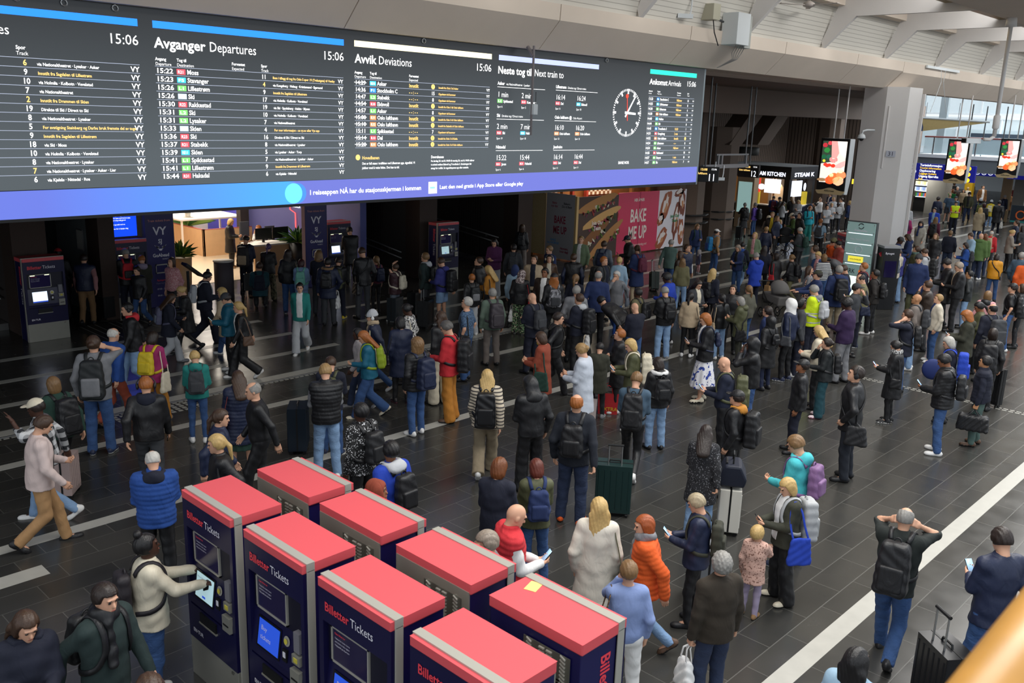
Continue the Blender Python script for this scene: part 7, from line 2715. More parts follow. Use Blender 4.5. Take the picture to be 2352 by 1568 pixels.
PEOPLE = """
8.50 22.65 1.79 -29 m,l short:dbrown vs:navy:dpink j:tan blk w-d-d -|in navy vest over pink sleeves and tan trousers, walking away
8.36 23.88 1.76 -24 m,l cap:red ck:blk j:blk blk s-d-d sc:beige|in red cap and dark coat behind the ticket machine numbered 17
9.64 22.86 1.78 -15 m,l short:grey jk:blk j:dnavy blk s-f-b bp:red,case:blk|in black jacket at the dark ticket machine, gripping a suitcase handle
9.83 22.37 1.66 -14 f,l short:ginger pk:dolive s:blk blk s-f-f hoodc:lilac|in dark olive parka with pale hood at the dark ticket machine
9.44 21.72 1.54 122 f,l short:dbrown jk:blk j:denim blk w-d-d -|in black jacket and blue jeans walking in front of the dark ticket machine
10.16 21.41 1.70 110 f,l bob:brown sw:pink s:blk blk s-d-d -|in fluffy pink patterned sweater beside the tall navy ticket panel
7.07 16.70 1.76 72 m,l short:blk jk:blk j:ldenim grey w-d-d hoodc:red,hp:blk|in black leather jacket with red hood and headphones, striding left
8.44 18.13 1.54 -107 f,l long:brown pk:dnavy w:lgrey grey w-f-d bp:greyp|in dark parka and pale grey trousers, walking right with purple-grey bag
9.15 18.72 1.54 66 f,l bun:blonde ck:blk s:blk blk w-f-f phone|in long black coat, striding left and looking at a phone
9.89 19.33 1.70 -107 f,l topbun:blk pf:dnavy w:dnavy navy w-f-f bp:lgrey,phone|in dark puffer jacket, walking right holding a blue phone up
9.67 17.95 1.54 32 f,l curly:blonde ck:beige j:denim white w-d-d xb:dbrown|in beige coat with crossbody strap beside the grey round pedestal
9.08 16.71 1.68 63 m,l cap:dgrey pf:tealb s:blk white s-f-d phone:yellow|in grey cap and teal-blue puffer holding a yellow phone
9.08 16.19 1.61 66 f,l pony:blonde sw:blk:white w:blk white w-d-d sb:brown|in black top with white shirt and white trainers, striding left
5.24 13.86 1.90 -33 m,l bun:brown jk:grey j:denim navy s-d-e bpL:blkg,phone|in grey jacket and blue jeans holding a phone to the ear
5.97 15.02 1.73 -67 m,l fringe:white jk:blue j:rust brown w-d-d -|in bright blue jacket and rust trousers walking away
6.48 14.65 1.66 -52 f,l bob:dbrown jk:magenta w:mustard grey w-f-f bp:yellow,tote:cream|in magenta jacket and mustard trousers
4.33 12.90 1.66 11 f,l bob:lbrown jk:dgreen w:blk blk w-d-d bpL:blk|in dark green jacket and wide black trousers, walking left
3.82 11.96 1.69 62 m,d cap:cream jk:plaid j:ldenim white w-w-d -|in white cap and black-white plaid shirt, waving while walking left
3.47 11.21 1.73 -102 m,l short:brown jk:pinkw:blk j:camel blk w-f-d -|in pale pink-white jacket and tan trousers, striding right
5.11 11.79 1.76 -28 m,l short:ginger hd:blk j:dgrey blk w-d-d hp:blk,hoodc:dnavy,phone|in black hoodie and black headphones, walking away holding a phone
4.06 9.31 1.65 -26 m,l fringe:white pf:blue j:blk blk s-f-f hoodc:dnavy|in glossy blue puffer jacket and black trousers beside the red machines
6.62 13.34 1.54 -28 f,l short:blonde hd:teal s:denim white s-f-f bp:dgrey|in teal hoodie and slim jeans with flat dark leather backpack
6.43 11.64 1.62 -19 f,l long:brown pfl:navy sk:dgreen navy s-f-f sb:dred|in long navy puffer coat over a green skirt
6.19 10.67 1.76 62 m,l fringe:grey sw:blk j:blk blk w-d-d -|in black sweater and black trousers, walking left beside the navy puffer coat
5.30 10.23 1.66 -115 f,l pony:brown ck:navy s:navy blk w-d-d -|in navy coat and white scrunchie, walking right behind the machines
4.93 9.36 1.66 67 f,l pony:blonde ck:blk s:blk blk w-d-d sb:blk|in black coat with open grey collar, walking left behind the machines
3.10 7.39 1.66 -101 f,d topbun:blk jk:cream j:denim white s-r-r bp:blkp,phone|in cream jacket, touching the front ticket machine screen
2.42 6.71 1.76 -160 m,l short:dbrown jk:dgreenb j:grey blk w-d-d bp:blk,sc:blk|in dark green jacket with thick black scarf, striding toward the machines
1.90 6.82 1.66 169 f,l long:brown hd:dnavy j:blk blk s-f-f phone|in navy lettered hoodie bowed over a phone at lower left
2.15 5.21 1.76 158 m,l short:brown jk:grey j:blk blk s-d-d -|cut off at bottom edge below the paper bag
13.10 20.81 1.73 -37 f,l long:dbrown jk:blk j:denim navy s-d-d sb:beige|in black jacket with cream shoulder bag near the ticket counter
13.11 20.22 1.55 -41 f,l bob:dred jk:ldenim j:ldenim white s-f-f bp:mint|in light denim jacket with mint backpack
13.65 20.20 1.72 -36 f,l curly:lbrown jk:dnavy j:dgrey blk s-f-f sc:purple|in dark jacket and purple scarf behind the fur-hooded parka
13.12 19.03 1.73 -45 m,l cap:blk pk:navy j:dgrey blk s-d-p bp:blk,fur:tan,bag:white|in navy parka with fur-trimmed hood carrying a white plastic bag
13.76 19.48 1.62 -47 m,l cap:blk hd:blk j:dnavy yellow s-f-f bpL:olive|in black cap and hoodie with yellow shoes
11.10 17.17 1.64 135 f,l pony:blk jk:teal:white w:lgrey white w-d-d -|in teal jacket and grey wide jeans, walking toward the viewer
14.29 19.09 1.90 -12 m,l short:brown jk:blk j:dgrey blk s-f-d xbag:blk|in black jacket and dark trousers with black sling bag, reading
14.98 19.45 1.57 -3 f,l pony:lbrown sw:burg s:blk blk s-d-d bp:navy|in burgundy sweater beside the tall reader in black
16.89 23.23 1.83 -21 m,l cap:blk ck:blk j:blk blk s-f-f -|in black, using the ticket machine under the blue ring
14.75 18.33 1.54 21 f,l short:brown pf:maroon w:slate white s-t-d bp:cream|in maroon puffer scratching their head, cream backpack
15.38 17.84 1.83 27 m,l short:lbrown jk:dgreenb j:dgrey blue s-d-d bp:blk,hoodc:lgrey|in dark jacket with pale grey hood and grey jeans
15.42 17.22 1.78 18 m,l short:brown hd:indigo sh:ldenim grey s-f-b bpL:blk,case:blk|in indigo hoodie and pale denim shorts
10.51 13.66 1.66 44 f,l beanie:lgrey jk:navy j:denim white w-d-d tote:creamy,sc:beige,hp:white|in white knit beanie and white headphones, walking left
9.74 13.09 1.54 58 f,d long:blk hd:lgreyp j:ddenim grey w-d-d -|in pale grey hoodie behind the teal fleece
9.50 12.54 1.64 51 f,l long:ginger jk:tealb w:denim cream w-f-d bp:lime|in teal fleece and wide blue jeans, striding left
10.48 12.85 1.66 -29 f,l bob:blk ck:navy s:blk blkpink s-d-f sb:blk|in long navy hooded coat and pink-soled trainers
11.39 13.71 1.66 32 f,d bun:blk sw:floral j:blk blk s-f-d tote:cream|in black-white floral blouse with cream tote
9.56 11.30 1.70 -5 f,l curly:lbrown pf:blk j:denim white s-d-d bpL:navy|in black puffer and flared jeans, navy bag with key charms
7.33 10.73 1.76 -24 m,l short:blond vs:blk:grey j:ldenim white s-f-f case:steel|in black quilted vest over grey sleeves, pale jeans
7.92 11.45 1.62 -47 m,l short:brown jk:dnavy j:denim navy s-f-f bpL:olive|in navy jacket with olive backpack beside the quilted vest
6.63 8.91 1.76 8 m,d short:blk jk:graffiti j:blk blk s-d-d bp:blk|in black jacket printed with white lettering
6.06 7.59 1.76 3 m,b short:blk jk:rblue j:blk blk s-d-d bp:blk,hoodc:lgrey|in royal blue jacket with grey hood, black backpack
5.37 6.99 1.66 -143 f,b hijab:rust ck:blk s:blk blk s-d-d -|in rust headscarf half hidden behind a red-topped machine
16.36 16.82 1.76 34 m,l short:brown pf:blk j:blk blk s-d-d -|in black quilted jacket looking left, behind the mustard jacket
15.24 15.93 1.55 -19 k,l short:ginger jk:blk j:lgrey white s-d-d bp:blkg|in black hooded jacket with a grey-patched backpack
15.98 16.03 1.68 20 f,l long:blonde jk:mustard j:ldenim white s-f-f phone,sb:blk|in mustard jacket and pale jeans reading a phone
13.67 13.62 1.72 -23 m,l short:grey jk:sage j:taupe blk s-d-d bpL:dgreyp|in sage green jacket and taupe trousers
12.44 13.14 1.76 27 m,l short:lgrey ts:bluem j:denim blk s-d-d sb:blk|in blue mottled t-shirt with black shoulder bag
10.98 12.29 1.80 3 f,l long:brown sw:blk w:cream blk s-d-d hp:dbrown|in black sweater behind the red jacket
10.44 11.45 1.85 30 m,l short:dgrey jk:red w:mustardb brown s-f-d bpL:blk|in red jacket and mustard trousers
19.16 19.06 1.80 115 f,l long:blk jk:purple w:lgrey white s-f-f -|in purple jacket and pale trousers holding a scooter handlebar
19.22 18.33 1.69 -48 m,l cap:blk jk:dgrey j:blk blk s-d-d bp:dgrey|in black cap and dark grey jacket by the ramp rail
16.61 15.77 1.66 -66 f,l hijab:navyb jk:lblue s:blk blk s-d-d -|in navy headscarf behind the patterned headscarf
16.32 15.28 1.62 -57 f,l hijab:floralb pf:blk w:greenfl navy s-d-f sb:red,bag:white|in patterned headscarf and green floral trousers
17.80 16.20 1.76 124 m,l short:brown jk:beige:dnavy j:blk blk s-d-d -|in open beige jacket facing the viewer near the grey poster
18.71 16.45 1.66 129 f,l long:dbrown jk:brown:cream s:blk blk s-d-d hp:cream|in brown coat and white headphones facing the viewer
19.79 17.34 1.76 76 m,l short:lbrown jk:navyb j:dnavy blk w-d-d -|in navy raincoat by the grey bakery poster
16.50 14.63 1.76 117 m,b short:blk jk:dbrown:white j:blk blk s-d-d -|in dark brown jacket over a white t-shirt
13.91 12.61 1.76 -10 m,l bald bz:dnavy j:dnavy blk s-f-d bp:dgrey|in navy suit with grey rucksack
15.93 13.83 1.79 -39 f,l long:ginger jk:blk s:blk blk s-d-d cap:blk,bp:greyc|in black cap and jacket with grey camouflage backpack
13.09 11.30 1.70 -124 m,l short:dbrown jk:blk j:blk blk w-d-d bp:blky|in black jacket walking right past the navy suit
11.73 10.37 1.66 21 f,l bob:brown ck:rust j:ddenim brown s-f-f tote:dgreen|in rust red coat
18.96 15.79 1.76 -52 m,l short:brown vs:blk:navy j:blk blk s-d-d -|in black vest over navy sleeves by the sandwich poster
16.85 13.94 1.66 -68 f,l pony:lbrown jk:dnavy s:blk blk s-d-d -|in dark navy jacket beside the blue quilted jacket
15.28 12.59 1.76 -56 m,l short:grey jk:grey j:blk blk s-d-d bag:white|in grey jacket half hidden behind the pale-hooded navy jacket
14.77 12.08 1.72 9 m,l short:brown jk:dnavy j:blk blk s-f-d bpL:blk,hoodc:lgrey|in navy jacket with pale grey hood and bulky black backpack
22.03 18.07 1.76 104 m,l short:blond jk:sageg:white j:dgrey blk s-d-d -|in sage jacket standing before the sandwich poster
21.77 16.94 1.76 -70 m,l short:brown jk:slate j:blk blk s-d-d bp:navy|in slate jacket with navy backpack before the sandwich poster
19.24 14.94 1.76 -177 m,l short:ginger jk:dgrey:dnavy j:blk blk s-d-d bpL:blky|in orange sunglasses and dark jacket
20.07 15.05 1.66 -55 f,l bun:blonde jk:lblue s:ldenim white s-d-d -|in pale blue jacket beside the long navy coat
18.23 13.70 1.68 109 f,l short:white jk:grey j:blue blk w-d-h sb:slate|in grey jacket and blue jeans, walking toward the viewer
16.76 13.16 1.87 -57 m,l fringe:grey jk:navyb j:blk blk s-d-d -|in blue quilted jacket seen from behind
23.80 17.45 1.76 48 m,l cap:dnavy pf:blk j:blk blk w-f-d phone|in navy cap and black puffer before the pink poster
21.74 15.63 1.79 -14 f,l pony:brown ck:navyb s:beige blk s-f-f bp:burg|in long navy coat with burgundy backpack
24.45 16.33 1.70 -74 m,l short:grey bz:greeng j:denim brown w-b-d case:dgreen|in grey-green blazer pulling a dark green suitcase
23.39 15.00 1.76 173 m,l short:brown vs:navy:white j:blk blk s-d-d fur:camel|in navy vest with tan fur collar
22.55 14.70 1.66 13 f,l long:brown jk:dbrown s:blk blk s-d-d -|in dark jacket behind the khaki jacket
22.14 14.32 1.54 -62 f,l long:lbrown jk:khaki j:ldenim white s-d-d -|in short khaki jacket and pale jeans
18.39 12.23 1.78 6 m,d curly:blk jk:rblue j:blk white s-f-d -|in royal blue jacket with yellow piping
17.16 11.48 1.69 -26 m,l short:grey jk:blk j:ldenim grey s-f-d bp:blk|in black jacket and light jeans
15.40 11.03 1.62 -22 m,l bald sw:dnavy j:denim blk s-f-f -|in dark navy zip top, shaved head bowed
16.80 11.98 1.62 7 m,d short:blk jk:khakid j:blk blk s-d-d bp:blk|in khaki hooded jacket with black backpack
16.25 11.97 1.76 6 m,l short:blk jk:blk j:blk grey B-d-d -|in black jacket bending down beside the khaki hood
17.72 11.17 1.54 -66 f,l pony:blk jk:beige s:blk white s-d-d sbL:blk|in beige jacket with big black leather bag
18.80 11.72 1.66 167 f,l long:dbrown jk:dgrey:cream s:blk blk s-f-f phone|in dark hooded jacket reading a phone, facing right
20.29 12.19 1.71 -94 f,l long:blonde jk:dnavy s:blk blk s-d-d bp:blk|in dark navy jacket with long hair over a black backpack
18.87 10.75 1.66 115 f,l bun:dbrown jk:blk s:blk blk s-d-d -|in black top staring straight at the viewer
18.20 10.63 1.54 -25 f,l pony:blk jk:blkl j:ldenim white s-d-d sb:beige|in black leather jacket and pale jeans
15.04 9.05 1.79 39 f,l bob:ginger jk:blk:white ml:floralw cream s-f-f phone,bpS:navy|in black jacket and white skirt with blue flowers, reading a phone
26.01 14.73 1.59 85 f,l bob:greyb jk:navyb:blk j:denim blk s-f-f sb:dgreen|in navy jacket and flared jeans, hands clasped
26.51 14.92 1.62 -81 m,l short:blk jk:dnavy j:ldenim blk w-d-d bp:blk,hoodc:blue|in dark jacket with blue hood behind the navy jacket and flared jeans
29.56 18.62 1.64 147 f,l bob:lbrown jk:navyb j:denim white s-f-d bp:dgreen|in navy coat holding a pink cup by the meat poster
28.77 17.28 1.62 -121 m,l cap:white jk:camel j:denim white s-e-d bpL:sky,xb:blk|in white cap and tan jacket with huge blue rucksack
28.31 17.63 0.85 -118 k,l hood:lgreyp jk:greyp s:pink grey s-d-d -|small, in pink-grey hooded jacket beside the huge blue rucksack
40.37 22.21 1.62 7 m,l short:grey jk:violet j:denim blk s-d-d bpL:blk|in purple jacket and jeans
39.54 22.29 1.65 -41 f,l short:grey jk:blkl sk:dgrey blk s-r-d bp:blkl,case:blk|in black leather jacket and skirt, arm out to a suitcase
28.93 15.82 1.66 104 f,l bob:blonde jk:sageg:pink s:blk blk s-d-d -|in sage jacket over a bright pink shirt
31.61 16.82 1.58 -64 f,l short:blond sw:navy w:navy blk s-d-d tote:taupe|in navy top and wide navy trousers with taupe tote
35.92 19.06 1.54 -70 f,l hijab:cream jk:taupe s:taupe blk s-d-d bp:white|in cream headscarf with white backpack
25.96 13.81 1.66 -64 f,l long:dbrown jk:dnavy s:blk blk s-d-d -|with very long dark hair over a dark jacket behind the blue anorak
24.22 13.10 1.68 -22 m,l short:grey pk:rblue j:dnavy blk s-f-f -|in bright blue anorak
25.54 13.15 1.54 -11 f,l bob:dbrown ck:blk s:blk blk s-d-d sb:red,bag:kraft|in long black coat with red shoulder bag and paper bag
25.90 12.77 1.54 1 f,l bun:lbrown jk:blk s:khaki blk w-d-d bp:blk|in black jacket and khaki trousers
31.79 15.49 1.68 -4 m,l short:lgrey jk:dgrey j:blk blk s-f-f bp:dgreen|in dark grey jacket with dark green backpack
37.73 19.45 1.20 -125 k,l short:blonde jk:ldenim j:denim white s-r-d -|small, in denim jacket and jeans beside the stroller
36.95 18.39 1.70 34 m,l cap:cream jk:green j:denim brown w-f-f bpL:magd|in cream cap and green jacket pushing a black stroller
40.71 19.55 1.70 141 m,l short:ginger jk:cyan w:teal blk s-d-f bp:navy,hp:white|in cyan top and white headphones
35.59 16.54 1.68 -80 m,l short:ginger ts:lblue j:blk blk s-d-d bp:dgrey|in pale blue t-shirt with dark grey backpack
26.76 12.53 1.76 17 m,l curly:brown jk:grey j:blk blk s-d-d -|in grey jacket behind the denim jacket and pink top
26.34 12.16 1.66 80 f,l short:blonde jk:denim:pink s:blk blk s-f-f -|in denim jacket over a pink top
25.90 11.80 1.66 -41 f,l bob:lbrown sw:stripes j:denim blk s-d-d -|in navy and white striped sweater
23.24 10.96 1.66 -145 f,l long:brown sw:grey s:blk blk s-d-d sb:floralk|in grey sweater with floral black bag
22.12 10.19 1.76 40 m,l cap:dolive jk:navyb j:denim blk s-r-r -|in camouflage cap and navy jacket pushing the grey pram
29.04 13.02 1.76 -154 m,l beanie:khaki hd:orange j:blk blk s-f-f bp:blk,phone|in orange hoodie with a phone beside the red puffer
28.72 12.59 1.76 39 m,l short:blk pf:brick j:beige blk s-f-f -|in brick red puffer beside the glass sign
22.96 10.01 1.83 -44 m,l short:grey pk:navyb j:khakil dbrown s-d-d bpL:blk|in blue parka and khaki trousers with big black backpack
28.33 12.20 1.66 38 f,l bob:blk jk:grey s:blk blk B-f-f -|in grey wool coat leaning in front of the glass sign
23.74 10.15 1.76 23 m,l short:brown bz:dnavy:dred j:blk blk s-f-f -|in navy blazer over a red shirt
24.57 10.02 1.76 24 m,l short:ginger jk:dnavy j:blk blk s-d-d bp:redg|in dark jacket with red and grey backpack under the glass sign
23.73 9.33 1.74 11 m,b short:blk jk:dbrownk j:blk white s-d-d bp:blk|in dark brown jacket and white shoes
22.00 8.93 1.87 27 m,l fringe:dbrown jk:khaki j:dnavy navy s-f-f phone,sb:navy|in khaki jacket holding a phone
21.03 8.72 1.76 -167 m,l cap:dgrey jk:dgrey j:blk blk s-h-d -|in dark cap and jacket, hand to cheek
18.56 7.79 1.86 1 m,d curly:blk jk:plum:white j:grey blk s-f-d -|in purple varsity jacket and ripped grey jeans
28.32 10.63 1.80 -61 m,l short:dbrown jk:creamb j:blk blk s-d-r bp:slate|in cream fleece with square slate backpack at the black ticket machine
28.86 10.70 1.70 -30 m,l short:brown hd:indigo w:ldenim blk s-f-f -|in indigo hoodie and pale jeans at the black ticket machine
26.54 9.28 1.90 103 m,l beanie:dgrey pk:navyb j:olive blk s-d-d -|in grey beanie and navy parka facing the viewer
29.66 10.50 1.76 19 m,l short:brown jk:olive j:blk blk s-d-d sc:greeng|in olive jacket and green scarf behind the grey beanie
29.33 10.05 1.76 4 m,l short:brown jk:lgrey j:blk blk s-f-f bpL:blk|in pale grey and black jacket with big black backpack
31.68 11.86 1.76 -161 m,d cap:dgrey jk:navyb j:blk blk s-f-f -|in flat cap beside the black ticket machine
33.63 12.19 1.66 28 f,l curly:brown hd:navyb s:blk blk s-f-f -|in navy hoodie facing the flat cap
35.01 11.76 1.66 91 f,l long:lbrown ck:blk j:ldenim blk s-d-d -|in black buttoned coat, long hair, facing the viewer
36.89 11.86 1.62 -74 m,l short:lbrown jk:dnavy j:ddenim blk s-d-d -|in navy jacket and dark jeans seen from behind, near the long hair
26.40 8.39 1.92 26 m,l cap:blk ck:blk j:blk blk s-f-f -|in black cap with orange badge and long black coat
23.00 7.71 1.76 14 m,l short:brown jk:dbrown j:blk blk s-h-d -|in dark brown jacket, hand on chin
20.91 7.22 1.76 9 m,t bald jk:taupe j:ldenim white s-d-d bp:dgrey|in taupe jacket with a dark sling backpack
22.01 7.11 1.64 33 f,l short:blond jk:creamb:navyb j:denim white s-d-d -|in cream jacket over a navy top and blue jeans
18.90 6.64 1.76 17 m,l short:brown bz:dnavy:white j:denim blk s-e-d bp:blk,phone|in navy blazer phoning, beside the taupe jacket
23.39 6.46 1.66 -90 f,l bob:lbrown jk:pink s:blk blk s-d-d hoodc:blk|in pink jacket with black hood
24.74 6.29 1.72 9 m,l cap:blk ts:blk j:denim white s-d-d bp:blk|in black cap and black t-shirt
21.77 6.08 1.66 24 f,b pony:blk jk:olive s:blk blk s-f-d -|in olive jacket holding a red cup
21.11 5.68 1.76 -37 m,l fringe:blk jk:dnavy j:blk blk s-d-d bpL:dgrey|in dark hooded jacket with charcoal backpack
20.39 5.92 1.66 21 f,l curly:ginger pk:dolive j:ldenim white s-f-f phone|in dark green parka reading a phone
18.94 5.02 1.66 -77 f,l bob:dbrown jk:blk s:blk blk s-d-d bpL:blk|in black with a wide black bag on the back
17.50 5.31 1.66 15 f,l bob:lgrey jk:dnavy s:blk blk s-f-f bpL:rblue|in dark jacket with blue rucksack and navy cushion bag
25.29 6.19 1.66 9 f,l bob:brown jk:blk s:blk blk s-d-d -|in black at the right edge behind the black t-shirt
16.66 5.97 1.58 12 f,l bun:blk ck:blk s:blk blkw s-f-f phone:red,sb:blkl,sc:greyw|in long black coat holding a red phone
15.65 4.75 1.75 11 m,b short:blk pf:blk j:denim white s-f-d bp:blk,phone|in black puffer and blue jeans with a phone
16.61 4.43 1.62 13 m,t short:blk vs:dnavy:dnavy j:greeng brown s-d-d duf:blk|in navy quilted vest carrying a black holdall
13.20 9.76 1.61 38 f,l short:ginger ck:blk s:blk white s-x-x -|in long black coat, arms folded
12.60 9.00 1.67 38 f,l bob:blonde jk:olive j:blk white s-f-f bpL:cream,phone|in olive jacket with cream backpack
11.46 9.19 1.72 19 f,l bun:blond ck:icegrey j:denim blk s-f-f -|in pale grey wool coat
12.64 9.80 1.42 -57 k,l short:blk ck:dolive s:blk grey s-f-f -|in long dark parka beside the pale grey coat
10.78 7.64 1.71 -60 m,l short:lbrown sw:slateb s:blk white w-f-f bpL:blk|in slate blue sweater with tall black roll-top backpack
12.10 8.11 1.59 -34 f,l bob:dbrown jk:blk j:ldenim blk s-f-d bp:blk,fur:white|in black jacket with white fur collar and pale jeans
12.52 7.11 1.75 28 m,l bald sw:navyk s:blk blk s-f-f bpL:olive,phone|in navy long-sleeved top with olive roll-top pack
11.30 6.20 1.64 14 m,l cap:blk jk:blk j:blk blk s-d-d bpL:blk,hoodc:mustard|in black cap and black and mustard jacket
14.04 7.48 1.75 30 m,d hood:blk hd:blk j:denim tanb s-h-d -|in black hood, hand to mouth
18.21 10.10 1.56 11 f,l bob:grey pk:olive s:dolive blk s-f-f xbag:blk|in long olive parka with black crossbody bag
19.76 10.82 1.54 -16 f,l pony:lbrown jk:olivg j:denim white s-d-d sb:dgrey|in grey-green jacket with grey shopping bag, hair in a braid
17.23 8.93 1.66 12 f,l pony:dbrown jk:navyb s:blk blk s-d-d -|in navy jacket and ponytail behind the black headscarf
16.76 8.62 1.56 -13 f,l hijab:blk ck:blk s:navy blk s-d-d bpS:blkl|in black headscarf and coat with small leather rucksack
17.70 8.66 1.80 4 f,d hijab:white sw:navy s:blk navyw s-d-d sb:dgreyl|in white headscarf and navy fleece
18.23 8.72 1.74 -134 m,d curly:blk jk:dgrey j:dnavy white s-d-d -|in dark grey jacket with pale hood beside the white headscarf
19.99 9.21 1.76 -3 m,l curly:grey hv:hiviz j:dnavy blk s-f-d bp:lgrey,hoodc:grey|in yellow high-visibility jacket with pale grey backpack
16.37 7.32 1.66 12 f,l long:blonde jk:cream:blk s:blk blk s-f-f -|in cream and black jacket with sunglasses on the head
15.94 6.98 1.55 26 f,l bun:dbrown jk:blkg w:tealk whitep s-f-h bp:blk,phone|in black jacket and teal trousers, hand to mouth
13.79 6.44 1.62 27 m,b cap:blk jk:blk j:dnavy blk s-d-d -|in black cap with red-white trim and dark jacket
13.29 5.32 1.84 16 m,l short:dbrown bz:blk j:dnavyk blk s-p-p xbag:blk,hp:blk|in black blazer and headphones with messenger bag
9.98 4.55 1.72 5 f,l short:lbrown hd:turq j:dnavy navy s-f-d bp:mauve|in turquoise hoodie with mauve backpack
9.08 4.21 1.54 50 f,l bob:blonde jk:dolive:white w:blk cream s-f-f bpL:silver,phone,tote:rblue|in dark olive coat with large silver rucksack
8.54 4.28 1.08 -75 k,l short:blonde jk:pinkp s:lilac tan s-d-r -|small, in pink speckled coat reaching up
8.83 2.87 1.71 -80 m,l fringe:grey jk:dgreenk j:denim blk w-e-e bpL:blk|in dark green jacket with black backpack, both hands raised to neck
8.91 1.97 1.76 -36 m,l short:dbrown bz:navy j:denim brown s-f-b case:blk,phone|in navy suit jacket holding a phone and suitcase at right edge
6.08 2.16 1.66 -90 f,l long:blk jk:lblue j:denim blk s-d-d -|in pale blue top at bottom edge, dark hair only visible
9.86 5.82 1.54 -64 f,l long:dbrown ck:speck j:ldenim white s-f-b case:white|in dark speckled coat holding a white suitcase handle
9.17 9.21 1.69 -47 f,l long:blonde pf:stripeb w:khakil white w-d-d bpL:blkl|in striped knitted jacket and khaki cargo trousers
9.25 8.35 1.74 -23 m,l hood:blk hd:blk w:blk blk s-f-d phone|in black hoodie with pale blue back print
8.87 7.21 1.84 -59 m,l fringe:ginger jk:dnavyk j:ddenim orange s-d-b bp:blk,case:dgreenb|in dark navy jacket with green-black suitcase
6.77 6.59 1.66 -66 f,l bob:auburn jk:dnavy j:blk blk s-f-f -|in dark navy hooded jacket behind the red vest
7.30 6.47 1.54 -38 f,l bob:redbr jk:olive j:denim blue s-f-f bp:navyb|in olive hooded jacket with navy leather backpack
5.84 5.52 1.76 -122 m,l bald vs:red:white j:dgrey blk s-f-f phone|in red vest over white sleeves looking at a phone
5.37 5.24 1.76 52 m,l short:greyb jk:grey j:blk blk w-d-d -|half hidden behind the front machine beside the red vest
6.78 5.15 1.66 -55 f,l long:blonde ck:creamw s:cream blk s-d-d tote:olive|in fluffy cream cardigan with olive lettered tote
7.01 4.66 1.59 36 f,l bob:redor pf:orange j:ldenim brown w-d-d sc:grey|in bright orange puffer, striding left
6.10 4.25 1.54 -43 f,l short:lbrown sw:lilacb j:white white s-h-d sb:brownm|in lilac-blue sweater and white jeans
7.90 4.64 1.54 25 f,l short:blondg jk:navy s:blk blk s-f-f bp:dolive,phone,case:grey|in navy jacket with dark olive backpack and pale blue phone
6.75 3.70 1.62 -26 m,l curly:grey jk:waxed j:ddenim blk s-d-d bag:white|in dark brown waxed jacket with white plastic bag
23.20 21.74 1.66 -57 f,l curly:brown jk:blk w:taupe blk s-d-d bp:blk|in black jacket walking up the ramp past the chipboard
45.33 23.87 1.62 -54 m,l short:dbrown jk:blue j:blk blk s-f-f bpL:burg|with burgundy rucksack at the snack counter
45.11 23.36 1.62 12 m,l short:blk jk:blk w:ldenim blk s-f-f bpL:olive|in black jacket with olive rucksack at the snack counter
45.53 22.91 1.66 -33 f,l long:lbrown jk:blk s:blk blk s-f-f -|in black with long hair at the snack counter
45.90 22.45 1.80 -144 f,l topbun:blk jk:navy s:navy blk B-f-f -|in navy bending at the snack counter
45.34 22.41 1.54 98 f,l long:blonde jk:lgrey s:navy white s-f-f -|in pale grey track top, long hair, beside the snack counter
43.40 22.33 1.54 -123 f,l long:dbrown jk:lgrey s:blk blk s-f-f -|in pale grey top holding red cloth
47.68 22.34 1.54 160 f,l topbun:lbrown hd:white s:navy blk s-d-d -|in white hoodie with yellow collar
36.39 17.85 1.76 56 m,l short:brown jk:blk j:blk blk s-d-d -|in dark jacket and glasses behind the green jacket
35.53 18.69 1.76 113 m,l short:blond jk:blk:yellow j:blk blk s-d-d -|in dark jacket with yellow front near the purple jacket
35.13 18.26 1.66 -178 f,l long:lbrown jk:navy s:blk blk s-d-d -|with long hair behind the denim-clad small one
47.57 21.53 1.66 139 f,l short:blonde jk:lgrey s:navy white s-d-d -|in pale track top, tallest of the team under the big screen
46.36 20.56 1.76 44 m,l short:brown hd:white j:navy white s-d-d -|in white hoodie at the back of the team
45.85 20.46 1.54 112 f,d bun:blk jk:lgrey s:blk blk s-f-f -|in pale grey track top with yellow collar in the team
42.46 19.50 1.66 135 f,l bun:blk jk:lgrey s:blk blk s-x-x -|in grey track top, dark hair tied, left of the team
45.08 20.46 1.54 122 f,l short:blonde jk:lgrey s:blk blk s-x-x -|in grey track top in the front row of the team
51.05 23.31 1.62 73 m,l short:brown bz:navyb:white j:navy blk s-f-d -|in navy suit and white shirt under the big screen
46.17 20.01 1.66 3 f,l bun:blonde jk:navyb s:blk blk s-d-d bpL:blk|in navy with large black bag left of the glass sign
47.75 20.53 1.76 93 m,l short:brown jk:dgrey j:blk blk s-d-d -|behind the glass sign in dark grey
48.46 20.54 1.66 93 f,l short:ginger jk:grey s:blk blk s-d-d -|behind the glass sign beside the white column
61.56 22.59 1.71 108 m,l short:grey pk:dolive j:blk blk s-f-f phone|in dark olive coat standing with a phone by the kiosk shop
61.40 23.37 1.66 -44 f,l curly:ginger jk:navyb s:blk blk s-d-d -|in navy right beside the column, curly hair
51.25 19.41 1.76 86 m,l short:brown jk:navyb j:blk blk s-d-d -|in navy looking up beside the second glass sign
45.26 16.69 1.76 -72 m,l short:brown hd:lgrey j:denim blk s-d-d bp:white|in pale grey hoodie with white backpack
41.47 15.27 1.66 -72 f,l bob:dbrown jk:magenta s:navy blk s-d-d bp:navy|in magenta jacket with navy backpack near the second glass sign
37.31 14.04 1.76 -79 m,l hood:dolive pk:dolive j:blk blk s-d-d sb:mustard|in dark olive hooded parka beside the second glass sign
